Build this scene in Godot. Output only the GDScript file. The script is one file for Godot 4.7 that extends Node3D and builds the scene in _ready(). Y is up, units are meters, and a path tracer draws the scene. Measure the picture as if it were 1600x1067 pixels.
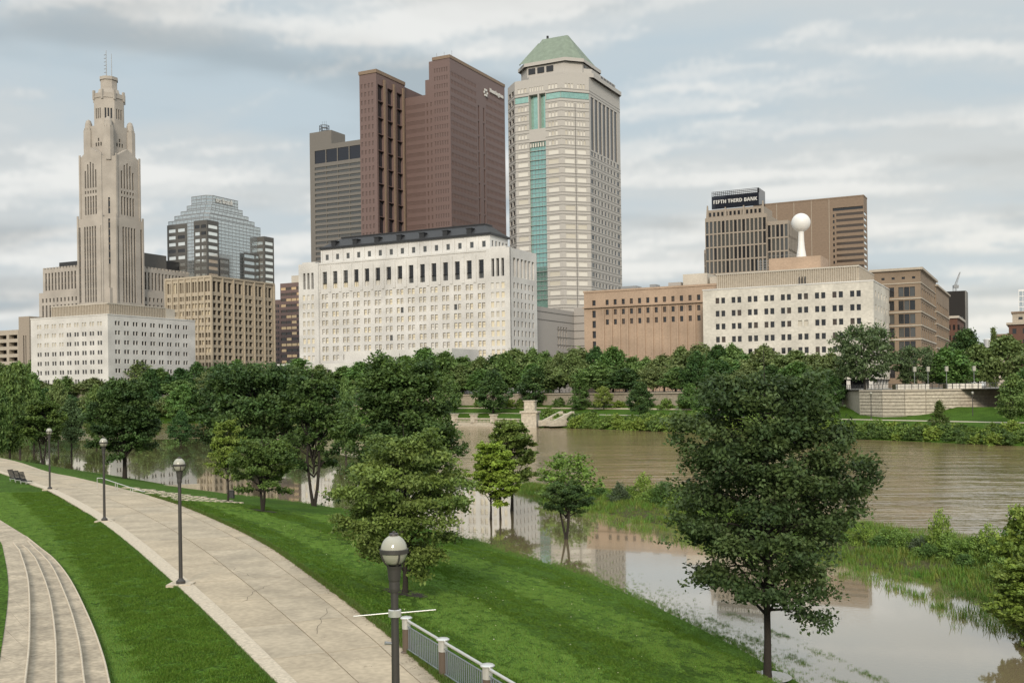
extends Node3D
# A flooded river park with the downtown skyline beyond. Units are metres, y up, flood water at y = 0,
# the camera stands at x = z = 0 and looks along -z. Downtown follows one street grid, turned GRID about y.
const FOC := 1650.0
const EYE := 9.2
const PCX := 800.0
const PCY := 613.0
const ROLL := 0.013
const PATH_Y := 2.64
const GRID := -0.4756
const GC := Vector2(-0.889, 0.458)   # (x, depth) along the fronts, to the left
const GD := Vector2(0.458, 0.889)    # along the sides, away to the right

var M := {}
var taken := {}
var rng := RandomNumberGenerator.new()
var pane_mesh: Mesh

# ---------------------------------------------------------------- mesh collector
class MB:
	var v := PackedVector3Array()
	var n := PackedVector3Array()
	var c := PackedColorArray()
	var i := PackedInt32Array()
	var tint := Color(1, 1, 1)
	var coloured := false
	# corners run counter-clockwise seen from outside
	func quad(a: Vector3, b: Vector3, cc: Vector3, d: Vector3) -> void:
		var nn := (b - a).cross(cc - a)
		if nn.length_squared() < 1e-12:
			nn = (cc - a).cross(d - a)
		nn = nn.normalized()
		var k := v.size()
		v.append(a); v.append(b); v.append(cc); v.append(d)
		for q in 4:
			n.append(nn)
			if coloured: c.append(tint)
		i.append(k); i.append(k + 2); i.append(k + 1)
		i.append(k); i.append(k + 3); i.append(k + 2)
	func tri(a: Vector3, b: Vector3, cc: Vector3) -> void:
		var nn := (b - a).cross(cc - a).normalized()
		var k := v.size()
		v.append(a); v.append(b); v.append(cc)
		for q in 3:
			n.append(nn)
			if coloured: c.append(tint)
		i.append(k); i.append(k + 2); i.append(k + 1)
	func box(a: Vector3, b: Vector3) -> void:
		var x0 := minf(a.x, b.x); var x1 := maxf(a.x, b.x)
		var y0 := minf(a.y, b.y); var y1 := maxf(a.y, b.y)
		var z0 := minf(a.z, b.z); var z1 := maxf(a.z, b.z)
		quad(Vector3(x0, y0, z1), Vector3(x1, y0, z1), Vector3(x1, y1, z1), Vector3(x0, y1, z1))
		quad(Vector3(x1, y0, z0), Vector3(x0, y0, z0), Vector3(x0, y1, z0), Vector3(x1, y1, z0))
		quad(Vector3(x1, y0, z1), Vector3(x1, y0, z0), Vector3(x1, y1, z0), Vector3(x1, y1, z1))
		quad(Vector3(x0, y0, z0), Vector3(x0, y0, z1), Vector3(x0, y1, z1), Vector3(x0, y1, z0))
		quad(Vector3(x0, y1, z1), Vector3(x1, y1, z1), Vector3(x1, y1, z0), Vector3(x0, y1, z0))
		quad(Vector3(x0, y0, z0), Vector3(x1, y0, z0), Vector3(x1, y0, z1), Vector3(x0, y0, z1))
	# upright prism over a footprint (x, z) that runs counter-clockwise seen from above; top may shrink
	func prism(fp: Array, y0: float, y1: float, top: Array = []) -> void:
		var up := top if top.size() else fp
		var m := fp.size()
		var mid := Vector3.ZERO
		for q in m:
			mid += Vector3(up[q].x, y1, up[q].y) / m
		for q in m:
			var a: Vector2 = fp[q]
			var b: Vector2 = fp[(q + 1) % m]
			var d: Vector2 = up[q]
			var e: Vector2 = up[(q + 1) % m]
			quad(Vector3(a.x, y0, a.y), Vector3(b.x, y0, b.y), Vector3(e.x, y1, e.y), Vector3(d.x, y1, d.y))
			tri(Vector3(d.x, y1, d.y), Vector3(e.x, y1, e.y), mid)
	# a smooth round tube through points with radii
	func tube(pts: Array, radii: Array, sides := 8, cap := true) -> void:
		var ring := -1
		for q in pts.size():
			var p: Vector3 = pts[q]
			var along: Vector3 = (pts[mini(q + 1, pts.size() - 1)] - pts[maxi(q - 1, 0)]).normalized()
			var side := along.cross(Vector3(0.31, 0.2, 0.93) if absf(along.y) > 0.8 else Vector3.UP).normalized()
			var other := side.cross(along).normalized()
			var k := v.size()
			for s in sides + 1:
				var a := TAU * s / sides
				var o := side * cos(a) + other * sin(a)
				v.append(p + o * radii[q]); n.append(o)
				if coloured: c.append(tint)
			if ring >= 0:
				for s in sides:
					i.append(ring + s); i.append(ring + s + 1); i.append(k + s)
					i.append(ring + s + 1); i.append(k + s + 1); i.append(k + s)
			ring = k
		if cap:
			for e in [[0, -1.0], [pts.size() - 1, 1.0]]:
				var along2: Vector3 = (pts[mini(e[0] + 1, pts.size() - 1)] - pts[maxi(e[0] - 1, 0)]).normalized() * e[1]
				var k2 := v.size()
				var base: int = v.size() - (pts.size() - e[0]) * (sides + 1) if e[0] == 0 else ring
				if e[0] == 0: base = ring - (pts.size() - 1) * (sides + 1)
				v.append(pts[e[0]]); n.append(along2)
				if coloured: c.append(tint)
				for s in sides + 1:
					v.append(v[base + s]); n.append(along2)
					if coloured: c.append(tint)
				for s in sides:
					if e[1] > 0: i.append_array([k2, k2 + 1 + s, k2 + 2 + s])
					else: i.append_array([k2, k2 + 2 + s, k2 + 1 + s])
	# a turned shape round the y axis at o: profile of (radius, height), from the bottom up
	func lathe(o: Vector3, prof: Array, sides := 20, smooth := true) -> void:
		for q in prof.size() - 1:
			var a: Vector2 = prof[q]
			var b: Vector2 = prof[q + 1]
			for s in sides:
				var t0 := TAU * s / sides
				var t1 := TAU * (s + 1) / sides
				var p0 := o + Vector3(sin(t0) * a.x, a.y, cos(t0) * a.x)
				var p1 := o + Vector3(sin(t1) * a.x, a.y, cos(t1) * a.x)
				var p2 := o + Vector3(sin(t1) * b.x, b.y, cos(t1) * b.x)
				var p3 := o + Vector3(sin(t0) * b.x, b.y, cos(t0) * b.x)
				var k := v.size()
				quad(p0, p1, p2, p3)
				if smooth:
					var sl := Vector2(b.y - a.y, a.x - b.x).normalized()
					n[k] = Vector3(sin(t0) * sl.x, sl.y, cos(t0) * sl.x); n[k + 3] = n[k]
					n[k + 1] = Vector3(sin(t1) * sl.x, sl.y, cos(t1) * sl.x); n[k + 2] = n[k + 1]
	func mesh() -> ArrayMesh:
		var a := []
		a.resize(Mesh.ARRAY_MAX)
		a[Mesh.ARRAY_VERTEX] = v
		a[Mesh.ARRAY_NORMAL] = n
		if coloured: a[Mesh.ARRAY_COLOR] = c
		a[Mesh.ARRAY_INDEX] = i
		var m := ArrayMesh.new()
		m.add_surface_from_arrays(Mesh.PRIMITIVE_TRIANGLES, a)
		return m

# ---------------------------------------------------------------- naming and placing
func numbered(called: String) -> String:
	if not taken.has(called):
		taken[called] = 0
		return called
	taken[called] += 1
	return "%s_%03d" % [called, taken[called]]

func tag(o: Node, label := "", category := "", group := "", kind := "") -> Node:
	if label: o.set_meta("label", label)
	if category: o.set_meta("category", category)
	if group: o.set_meta("group", group)
	if kind: o.set_meta("kind", kind)
	return o

func thing(called: String, label: String, category: String, where := Vector3.ZERO, turn := 0.0, group := "") -> Node3D:
	var o := Node3D.new()
	o.name = numbered(called)
	add_child(o)
	o.position = where
	o.rotation.y = turn
	tag(o, label, category, group)
	return o

func put(parent: Node, called: String, mb, m: Material) -> MeshInstance3D:
	var o := MeshInstance3D.new()
	o.name = numbered(called) if parent == self else called
	o.mesh = mb.mesh() if mb is MB else mb
	o.material_override = m
	parent.add_child(o, true)
	return o

func structure(called: String, mb, m: Material) -> MeshInstance3D:
	var o := put(self, called, mb, m)
	o.set_meta("kind", "structure")
	return o

func copy(o: Node3D, where: Vector3, turn := 0.0, scl := Vector3.ONE, label := "", group := "") -> Node3D:
	var c: Node3D = o.duplicate()
	c.name = numbered(str(o.name).trim_suffix("_" + str(o.name).right(3)) if str(o.name).right(3).is_valid_int() else str(o.name))
	add_child(c)
	c.position = where
	c.rotation.y = turn
	c.scale = scl
	if label: c.set_meta("label", label)
	if group: c.set_meta("group", group)
	return c

# ---------------------------------------------------------------- photograph pixels to directions
func ray(px: float, py: float) -> Vector2:
	var u := (px - PCX) / FOC
	var w := (PCY - py) / FOC
	return Vector2(u * cos(ROLL) + w * sin(ROLL), -u * sin(ROLL) + w * cos(ROLL))

func at(px: float, py: float, d: float) -> Vector3:
	var r := ray(px, py)
	return Vector3(r.x * d, EYE + r.y * d, -d)

func on(px: float, py: float, y: float) -> Vector3:
	var r := ray(px, py)
	return at(px, py, (y - EYE) / r.y)

# length along a (x, depth) direction from point p (x, depth) until it shows at pixel column px
func reach(p: Vector2, dir: Vector2, px: float, py := 500.0) -> float:
	var r := ray(px, py).x
	return (r * p.y - p.x) / (dir.x - r * dir.y)

func high(py: float, px: float, d: float) -> float:
	return EYE + ray(px, py).y * d

# ---------------------------------------------------------------- materials
func noise_tex(seed_: int, freq: float, lo: float, hi: float, octaves := 4, size := 512, kind := FastNoiseLite.TYPE_SIMPLEX_SMOOTH) -> NoiseTexture2D:
	var f := FastNoiseLite.new()
	f.seed = seed_
	f.noise_type = kind
	f.frequency = freq
	f.fractal_octaves = octaves
	var t := NoiseTexture2D.new()
	t.width = size
	t.height = size
	t.seamless = true
	t.noise = f
	var g := Gradient.new()
	g.set_color(0, Color(lo, lo, lo))
	g.set_color(1, Color(hi, hi, hi))
	t.color_ramp = g
	return t

func lin(r: float, g: float, b: float) -> Color:
	return Color(r, g, b).linear_to_srgb()

func mat(key: String, c: Color, rough := 0.8, tex: Texture2D = null, scale := 0.1, metal := 0.0, spec := 0.5) -> StandardMaterial3D:
	var m := StandardMaterial3D.new()
	m.resource_name = key
	m.albedo_color = c
	m.roughness = rough
	m.metallic = metal
	m.metallic_specular = spec
	if tex:
		m.albedo_texture = tex
		m.uv1_triplanar = true
		m.uv1_world_triplanar = true
		m.uv1_scale = Vector3.ONE * scale
	M[key] = m
	return m

func detail(key: String, tex: Texture2D, scale: float) -> void:
	var m: StandardMaterial3D = M[key]
	m.detail_enabled = true
	m.detail_albedo = tex
	m.detail_blend_mode = BaseMaterial3D.BLEND_MODE_MUL
	m.detail_uv_layer = BaseMaterial3D.DETAIL_UV_2
	m.uv2_triplanar = true
	m.uv2_world_triplanar = true
	m.uv2_scale = Vector3.ONE * scale

func relief(key: String, tex: Texture2D, cm: float) -> void:
	var m: StandardMaterial3D = M[key]
	m.heightmap_enabled = true
	m.heightmap_texture = tex
	m.heightmap_scale = cm

func make_materials() -> void:
	var fine := noise_tex(3, 0.03, 0.86, 1.0, 5)
	var stain := noise_tex(5, 0.008, 0.82, 1.0, 5)
	var streak := noise_tex(8, 0.02, 0.88, 1.0, 3)
	var speck := noise_tex(9, 0.25, 0.7, 1.0, 3)
	mat("marble", lin(0.82, 0.81, 0.785), 0.75, fine, 0.12); detail("marble", stain, 0.02)
	mat("limestone", lin(0.66, 0.61, 0.53), 0.85, fine, 0.12); detail("limestone", stain, 0.02)
	mat("mottled", lin(0.82, 0.785, 0.70), 0.85, noise_tex(13, 0.02, 0.84, 1.0, 5), 0.1); detail("mottled", stain, 0.03)
	mat("panel", lin(0.44, 0.39, 0.32), 0.8, streak, 0.08)
	mat("terracotta", lin(0.55, 0.505, 0.45), 0.85, fine, 0.15); detail("terracotta", stain, 0.02)
	mat("precast", lin(0.475, 0.41, 0.315), 0.85, fine, 0.1)
	mat("precast_tan", lin(0.54, 0.40, 0.295), 0.85, fine, 0.1); detail("precast_tan", stain, 0.02)
	mat("brown_granite", lin(0.18, 0.122, 0.112), 0.5, fine, 0.15)
	mat("dark_granite", lin(0.115, 0.112, 0.106), 0.5, fine, 0.15)
	mat("grey_concrete", lin(0.26, 0.255, 0.24), 0.85, fine, 0.1); detail("grey_concrete", stain, 0.02)
	mat("tower_tan", lin(0.36, 0.31, 0.255), 0.85, fine, 0.1)
	mat("tower_grey", lin(0.19, 0.178, 0.162), 0.85, fine, 0.1)
	mat("granite", lin(0.50, 0.48, 0.45), 0.55, fine, 0.2)
	mat("podium", lin(0.40, 0.375, 0.35), 0.7, fine, 0.2)
	mat("brown_brick", lin(0.40, 0.305, 0.22), 0.85, speck, 0.4); detail("brown_brick", stain, 0.02)
	mat("red_brick", lin(0.17, 0.085, 0.06), 0.85, speck, 0.4)
	mat("umber", lin(0.24, 0.175, 0.125), 0.75, streak, 0.06)
	mat("copper", lin(0.22, 0.275, 0.21), 0.7, noise_tex(15, 0.012, 0.8, 1.0, 4), 0.06)
	mat("black_metal", lin(0.02, 0.021, 0.024), 0.45)
	mat("black_stone", lin(0.03, 0.028, 0.027), 0.8, null, 0.1, 0.0, 0.25)
	mat("slate", lin(0.035, 0.036, 0.04), 0.6, fine, 0.3)
	mat("steel_grey", lin(0.28, 0.29, 0.3), 0.4, null, 0.1, 0.4)
	mat("white_paint", lin(0.7, 0.7, 0.69), 0.5)
	mat("letter", lin(0.6, 0.6, 0.58), 0.5)
	mat("glass_dark", lin(0.016, 0.017, 0.02), 0.06, null, 0.1, 0.0, 0.6)
	mat("glass_grey", lin(0.06, 0.062, 0.06), 0.08, null, 0.1, 0.0, 0.7)
	mat("glass_navy", lin(0.01, 0.012, 0.02), 0.05, null, 0.1, 0.0, 0.6)
	mat("glass_bronze", lin(0.055, 0.04, 0.03), 0.08, null, 0.1, 0.0, 0.6)
	mat("glass_brown", lin(0.12, 0.083, 0.074), 0.12, null, 0.1, 0.0, 0.55)
	mat("sky_pane_blind", lin(0.52, 0.49, 0.42), 0.25, null, 0.1, 0.0, 0.6)  # pale panes: reflected bright sky is put into the colour; also blinds
	mat("sky_pane_warm", lin(0.66, 0.60, 0.46), 0.25, null, 0.1, 0.0, 0.6)  # warm reflected sky painted into the pane colour
	mat("sky_pane_white", lin(0.62, 0.60, 0.55), 0.25, null, 0.1, 0.0, 0.6)  # white reflected sky painted into the pane colour
	mat("mirror", lin(0.85, 0.87, 0.84), 0.06, null, 0.1, 0.85)
	mat("mirror_blue", lin(0.66, 0.72, 0.74), 0.08, noise_tex(16, 0.02, 0.8, 1.0, 3), 0.06, 0.8)
	mat("mirror_green", lin(0.42, 0.68, 0.60), 0.08, noise_tex(17, 0.02, 0.85, 1.0, 3), 0.06, 0.75)
	mat("mirror_gold", lin(0.75, 0.52, 0.30), 0.08, null, 0.1, 0.8)
	# park
	mat("concrete", lin(0.56, 0.465, 0.335), 0.9, noise_tex(21, 0.02, 0.86, 1.0, 5), 0.35); detail("concrete", noise_tex(22, 0.01, 0.84, 1.0, 6), 0.07)
	mat("concrete_b", lin(0.54, 0.455, 0.335), 0.9, noise_tex(23, 0.02, 0.86, 1.0, 5), 0.3); detail("concrete_b", noise_tex(24, 0.01, 0.82, 1.0, 6), 0.09)
	mat("kerb", lin(0.62, 0.535, 0.415), 0.9, noise_tex(25, 0.03, 0.8, 1.0, 5), 0.4)
	mat("step_stone", lin(0.62, 0.52, 0.385), 0.9, noise_tex(26, 0.02, 0.78, 1.0, 5), 0.45); detail("step_stone", noise_tex(27, 0.012, 0.76, 1.0, 4), 0.12)
	mat("wall_stone", lin(0.62, 0.56, 0.46), 0.9, noise_tex(28, 0.02, 0.74, 1.0, 5), 0.12)
	mat("terrace_stone", lin(0.40, 0.345, 0.265), 0.9, noise_tex(36, 0.02, 0.74, 1.0, 5), 0.12)
	mat("mulch", lin(0.022, 0.017, 0.012), 1.0)
	mat("post_grey", lin(0.062, 0.058, 0.055), 0.5, null, 0.1, 0.3)
	mat("post_brown", lin(0.10, 0.075, 0.055), 0.6)
	mat("steel", lin(0.62, 0.62, 0.6), 0.35, null, 0.1, 0.6)
	mat("rail_blue", lin(0.21, 0.24, 0.265), 0.45, null, 0.1, 0.3)
	mat("bark", lin(0.05, 0.042, 0.034), 0.95, noise_tex(29, 0.03, 0.5, 1.0, 4), 1.5)
	mat("globe", lin(0.35, 0.345, 0.29), 0.15, null, 0.1, 0.0, 0.6)
	for s in [["leaf", 0.35], ["leaf_far", 0.3]]:
		var l := mat(s[0], Color.WHITE, 0.6, null, 0.1, 0.0, 0.35)
		l.vertex_color_use_as_albedo = true
		l.backlight_enabled = true
		l.backlight = lin(s[1], s[1], s[1] * 0.5)
	mat("field", Color.WHITE, 0.9).vertex_color_use_as_albedo = true
	# the lawn: blades, tufts, worn patches
	mat("lawn", lin(0.145, 0.29, 0.036), 0.95, noise_tex(31, 0.035, 0.40, 1.0, 5), 0.30, 0.0, 0.2); detail("lawn", noise_tex(32, 0.012, 0.76, 1.0, 6), 0.05)
	M["lawn"].vertex_color_use_as_albedo = true
	mat("earth", lin(0.13, 0.125, 0.06), 0.95, noise_tex(35, 0.05, 0.5, 1.0, 4), 0.2, 0.0, 0.2)
	mat("pavement", lin(0.2, 0.19, 0.17), 0.9, fine, 0.05)
	# muddy flood water
	var w := mat("pool", lin(0.21, 0.165, 0.095), 0.03, null, 0.1, 0.0, 0.62)
	w.clearcoat_enabled = true
	w.clearcoat = 0.8
	w.clearcoat_roughness = 0.02
	ripples(w, 41, 0.02, 0.035, Vector3(0.16, 0.16, 0.16), 4)
	var r := mat("river", lin(0.34, 0.245, 0.13), 0.08, noise_tex(43, 0.01, 0.70, 1.0, 6), 0.02, 0.0, 0.5)
	ripples(r, 42, 0.008, 0.42, Vector3(0.008, 0.02, 0.024), 7)

func ripples(m: StandardMaterial3D, seed_: int, freq: float, strength: float, scale: Vector3, oct: int) -> void:
	var f := FastNoiseLite.new()
	f.seed = seed_
	f.frequency = freq
	f.fractal_octaves = oct
	f.fractal_gain = 0.6
	var t := NoiseTexture2D.new()
	t.width = 1024
	t.height = 1024
	t.seamless = true
	t.noise = f
	t.as_normal_map = true
	t.bump_strength = 6.0
	m.normal_enabled = true
	m.normal_texture = t
	m.normal_scale = strength
	m.uv1_triplanar = true
	m.uv1_world_triplanar = true
	m.uv1_scale = scale

# ---------------------------------------------------------------- sky
func make_sky() -> PanoramaSkyMaterial:
	var w := 2048
	var h := 1024
	var f := FastNoiseLite.new()
	f.seed = 11; f.frequency = 0.55; f.fractal_octaves = 6; f.fractal_gain = 0.52
	var f2 := FastNoiseLite.new()
	f2.seed = 27; f2.frequency = 1.5; f2.fractal_octaves = 5; f2.fractal_gain = 0.6
	f2.domain_warp_enabled = true; f2.domain_warp_amplitude = 0.5; f2.domain_warp_frequency = 0.7
	var data := PackedFloat32Array()
	data.resize(w * h * 4)
	data.fill(1.0)
	var blue := Vector3(0.455, 0.54, 0.595)
	var grey := Vector3(0.545, 0.580, 0.59)
	var pale := Vector3(0.735, 0.745, 0.73)
	var warm := Vector3(0.95, 0.86, 0.66)
	for y in h:
		var el := (0.5 - (y + 0.5) / h) * PI
		var sy := sin(el)
		var cy := cos(el)
		if el < -0.02:
			for x in w:
				var o := (y * w + x) * 4
				data[o] = 0.16; data[o + 1] = 0.15; data[o + 2] = 0.12
			continue
		var over := maxf(sy, 0.0) + 0.10
		var lift := 1.0 + 1.25 * smoothstep(0.34, 1.0, sy)   # overcast: brightest overhead
		for x in w:
			var az := ((x + 0.5) / w - 0.5) * TAU
			var dx := sin(az) * cy
			var dz := -cos(az) * cy
			var px := dx / over
			var pz := dz / over
			var a := f.get_noise_2d(px * 0.42 + pz * 0.30 + 3.0, pz * 0.85 - px * 0.22) + 0.16
			var b := f2.get_noise_2d(px * 0.42 + pz * 0.2 + 8.0, pz * 1.1 - px * 0.32)
			var cover := smoothstep(-0.26, 0.30, a + 0.30 * b)
			var bright := smoothstep(-0.05, 0.5, a * 0.5 + b * 1.1)
			var dim := smoothstep(0.05, 0.5, f.get_noise_2d(px * 0.8 - 31.0, pz * 1.5 + px * 0.3))
			var col := blue.lerp(grey, cover).lerp(pale, bright) * (1.0 - 0.22 * dim)
			var low := exp(-sy * 9.0)
			var west := 0.5 + 0.5 * cos(az + 1.35)
			col = col.lerp(pale, 0.18 * low)
			col = col.lerp(warm, low * west * west)
			col *= lift * 0.61
			var o2 := (y * w + x) * 4
			data[o2] = col.x; data[o2 + 1] = col.y; data[o2 + 2] = col.z
	var im := Image.create_from_data(w, h, false, Image.FORMAT_RGBAF, data.to_byte_array())
	var s := PanoramaSkyMaterial.new()
	s.panorama = ImageTexture.create_from_image(im)
	return s

func set_camera_and_light() -> void:
	var cam := Camera3D.new()
	cam.name = "camera"
	add_child(cam)
	cam.position = Vector3(0, EYE, 0)
	cam.rotation.z = -ROLL
	cam.set_frustum(1067.0 / FOC * 0.5, Vector2(0, (PCY - 533.5) / FOC * 0.5), 0.5, 6000.0)
	cam.current = true
	var env := Environment.new()
	env.background_mode = Environment.BG_SKY
	env.sky = Sky.new()
	env.sky.sky_material = make_sky()
	env.tonemap_mode = Environment.TONE_MAPPER_LINEAR
	env.tonemap_exposure = 1.85
	env.sdfgi_enabled = true
	env.ssao_enabled = true
	env.ssil_enabled = true
	var we := WorldEnvironment.new()
	we.name = "world_environment"
	we.environment = env
	add_child(we)
	var sun := DirectionalLight3D.new()
	sun.name = "sun"
	add_child(sun)
	sun.light_color = Color(1.0, 0.945, 0.865)
	sun.light_energy = 0.5
	sun.light_angular_distance = 14.0
	sun.shadow_enabled = true
	# low in the west, behind the camera's left shoulder
	sun.look_at_from_position(Vector3(-8, 46, 90), Vector3.ZERO)

# ---------------------------------------------------------------- buildings: frame and facades
class Bld:
	var root: Node3D
	var p: Vector2
	var d: float
	var px: float
	var base: float
	var panes := 0
	var extra := {}
	var most := 300

func building(called: String, label: String, px: float, py: float, d: float, base := 9.0, category := "building") -> Bld:
	var b := Bld.new()
	var r := ray(px, py)
	b.p = Vector2(r.x * d, d)
	b.d = d
	b.px = px
	b.base = base
	b.root = thing(called, label, category, Vector3(b.p.x, base, -d), GRID)
	return b

func hgt(b: Bld, py: float) -> float:
	return high(py, b.px, b.d) - b.base

# local x (negative) where the front shows at px; local z (negative) where the side shows at px
func fx(b: Bld, px: float, z := 0.0) -> float:
	return -reach(b.p + GD * -z, GC, px)

func sz(b: Bld, px: float, x := 0.0) -> float:
	return -reach(b.p - GC * x, GD, px)

func pane(b: Bld, t: Transform3D, key: String) -> void:
	if b.panes < b.most:
		b.panes += 1
		var o := MeshInstance3D.new()
		o.name = "window"
		o.mesh = pane_mesh
		o.material_override = M[key]
		o.transform = t
		b.root.add_child(o, true)
	else:
		if not b.extra.has(key): b.extra[key] = MB.new()
		var e := t.basis
		var c := t.origin + e.z * 0.03
		b.extra[key].quad(c - e.x / 2 - e.y / 2, c + e.x / 2 - e.y / 2, c + e.x / 2 + e.y / 2, c - e.x / 2 + e.y / 2)

func finish(b: Bld) -> void:
	for key in b.extra:
		tag(put(b.root, "windows", b.extra[key], M[key]), "", "", "", "stuff")

func facade(b: Bld, o: Vector3, ux: Vector3, n: Vector3, w: float, v0: float, v1: float, wins: Array, wall: String, recess := 0.45, called := "wall") -> void:
	var mb := MB.new()
	var cuts := [v0, v1]
	for q in wins:
		cuts.append(q[1]); cuts.append(q[3])
	cuts.sort()
	var up := Vector3.UP
	for k in cuts.size() - 1:
		var a: float = cuts[k]
		var c: float = cuts[k + 1]
		if c - a < 0.002: continue
		var mid := (a + c) / 2
		var here := []
		for q in wins:
			if q[1] < mid and q[3] > mid: here.append(q)
		here.sort_custom(func(s, t): return s[0] < t[0])
		var u := 0.0
		for q in here:
			if q[0] - u > 0.002:
				mb.quad(o + ux * u + up * a, o + ux * q[0] + up * a, o + ux * q[0] + up * c, o + ux * u + up * c)
			u = maxf(u, q[2])
		if w - u > 0.002:
			mb.quad(o + ux * u + up * a, o + ux * w + up * a, o + ux * w + up * c, o + ux * u + up * c)
	for q in wins:
		var rec: float = q[5] if q.size() > 5 else recess
		var a: Vector3 = o + ux * q[0] + up * q[1]
		var e: Vector3 = o + ux * q[2] + up * q[1]
		var f: Vector3 = o + ux * q[2] + up * q[3]
		var g: Vector3 = o + ux * q[0] + up * q[3]
		var r := n * -rec
		mb.quad(a, a + r, g + r, g)
		mb.quad(e + r, e, f, f + r)
		mb.quad(a, e, e + r, a + r)
		mb.quad(g + r, f + r, f, g)
		pane(b, Transform3D(Basis(ux * (q[2] - q[0] + 0.02), up * (q[3] - q[1] + 0.02), n), (a + f) / 2 + r), q[4])
	put(b.root, called, mb, M[wall])

# a grid of openings; groups of `per` windows with a gap inside each group
func grid(u0: float, du: float, nu: int, ww: float, v0: float, dv: float, nv: int, hh: float, keys: Array, per := 1, gap := 0.4) -> Array:
	var out := []
	for r in nv:
		for k in nu:
			for s in per:
				var u := u0 + du * k + (ww + gap) * s
				var v := v0 - dv * r
				out.append([u, v - hh / 2, u + ww, v + hh / 2, keys[rng.randi() % keys.size()]])
	return out

# a rectangular block: windowed front (+z) and side (+x), plain back, far side and roof
func block(b: Bld, x0: float, x1: float, z0: float, z1: float, y0: float, y1: float, wf: Array, ws: Array, wall: String, recess := 0.45, roof := "pavement") -> void:
	facade(b, Vector3(x0, 0, z1), Vector3.RIGHT, Vector3.BACK, x1 - x0, y0, y1, wf, wall, recess)
	facade(b, Vector3(x1, 0, z1), Vector3.FORWARD, Vector3.RIGHT, z1 - z0, y0, y1, ws, wall, recess)
	var mb := MB.new()
	mb.quad(Vector3(x1, y0, z0), Vector3(x0, y0, z0), Vector3(x0, y1, z0), Vector3(x1, y1, z0))
	mb.quad(Vector3(x0, y0, z0), Vector3(x0, y0, z1), Vector3(x0, y1, z1), Vector3(x0, y1, z0))
	put(b.root, "wall", mb, M[wall])
	var rf := MB.new()
	rf.quad(Vector3(x0, y1, z1), Vector3(x1, y1, z1), Vector3(x1, y1, z0), Vector3(x0, y1, z0))
	put(b.root, "roof", rf, M[roof])

func slab(b: Bld, called: String, x0: float, x1: float, y0: float, y1: float, z0: float, z1: float, m: String) -> MeshInstance3D:
	var mb := MB.new()
	mb.box(Vector3(x0, y0, z0), Vector3(x1, y1, z1))
	return put(b.root, called, mb, M[m])

func lettering(parent: Node, words: String, size: float, t: Transform3D, m: String, called := "lettering", bold := true) -> void:
	var tm := TextMesh.new()
	var f := SystemFont.new()
	f.font_names = PackedStringArray(["Droid Sans"])
	f.font_weight = 700 if bold else 400
	tm.font = f
	tm.text = words
	tm.font_size = 64
	tm.pixel_size = size / 64.0
	tm.depth = 0.25
	var o := put(parent, called, tm, M[m])
	o.transform = t

func ribs(b: Bld, o: Vector3, ux: Vector3, n: Vector3, w: float, v0: float, v1: float, pitch: float, wide: float, deep: float, m: String) -> void:
	var mb := MB.new()
	var k := 0
	while (k + 1) * pitch < w:
		var c := o + ux * (k + 0.5) * pitch
		var a := c - ux * wide / 2 + n * deep
		var e := c + ux * wide / 2 + n * deep
		var up0 := Vector3.UP * v0
		var up1 := Vector3.UP * v1
		mb.quad(a + up0, e + up0, e + up1, a + up1)
		mb.quad(a - n * deep + up0, a + up0, a + up1, a - n * deep + up1)
		mb.quad(e + up0, e - n * deep + up0, e - n * deep + up1, e + up1)
		mb.quad(a + up1, e + up1, e - n * deep + up1, a - n * deep + up1)
		k += 1
	tag(put(b.root, "fins", mb, M[m]), "", "", "", "stuff")

func octagon(cx: float, cz: float, rx: float, rz: float, ch: float) -> Array:
	# counter-clockwise seen from above (x right, z towards the viewer)
	return [Vector2(cx - rx + ch, cz + rz), Vector2(cx + rx - ch, cz + rz), Vector2(cx + rx, cz + rz - ch), Vector2(cx + rx, cz - rz + ch),
		Vector2(cx + rx - ch, cz - rz), Vector2(cx - rx + ch, cz - rz), Vector2(cx - rx, cz - rz + ch), Vector2(cx - rx, cz + rz - ch)]

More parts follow.
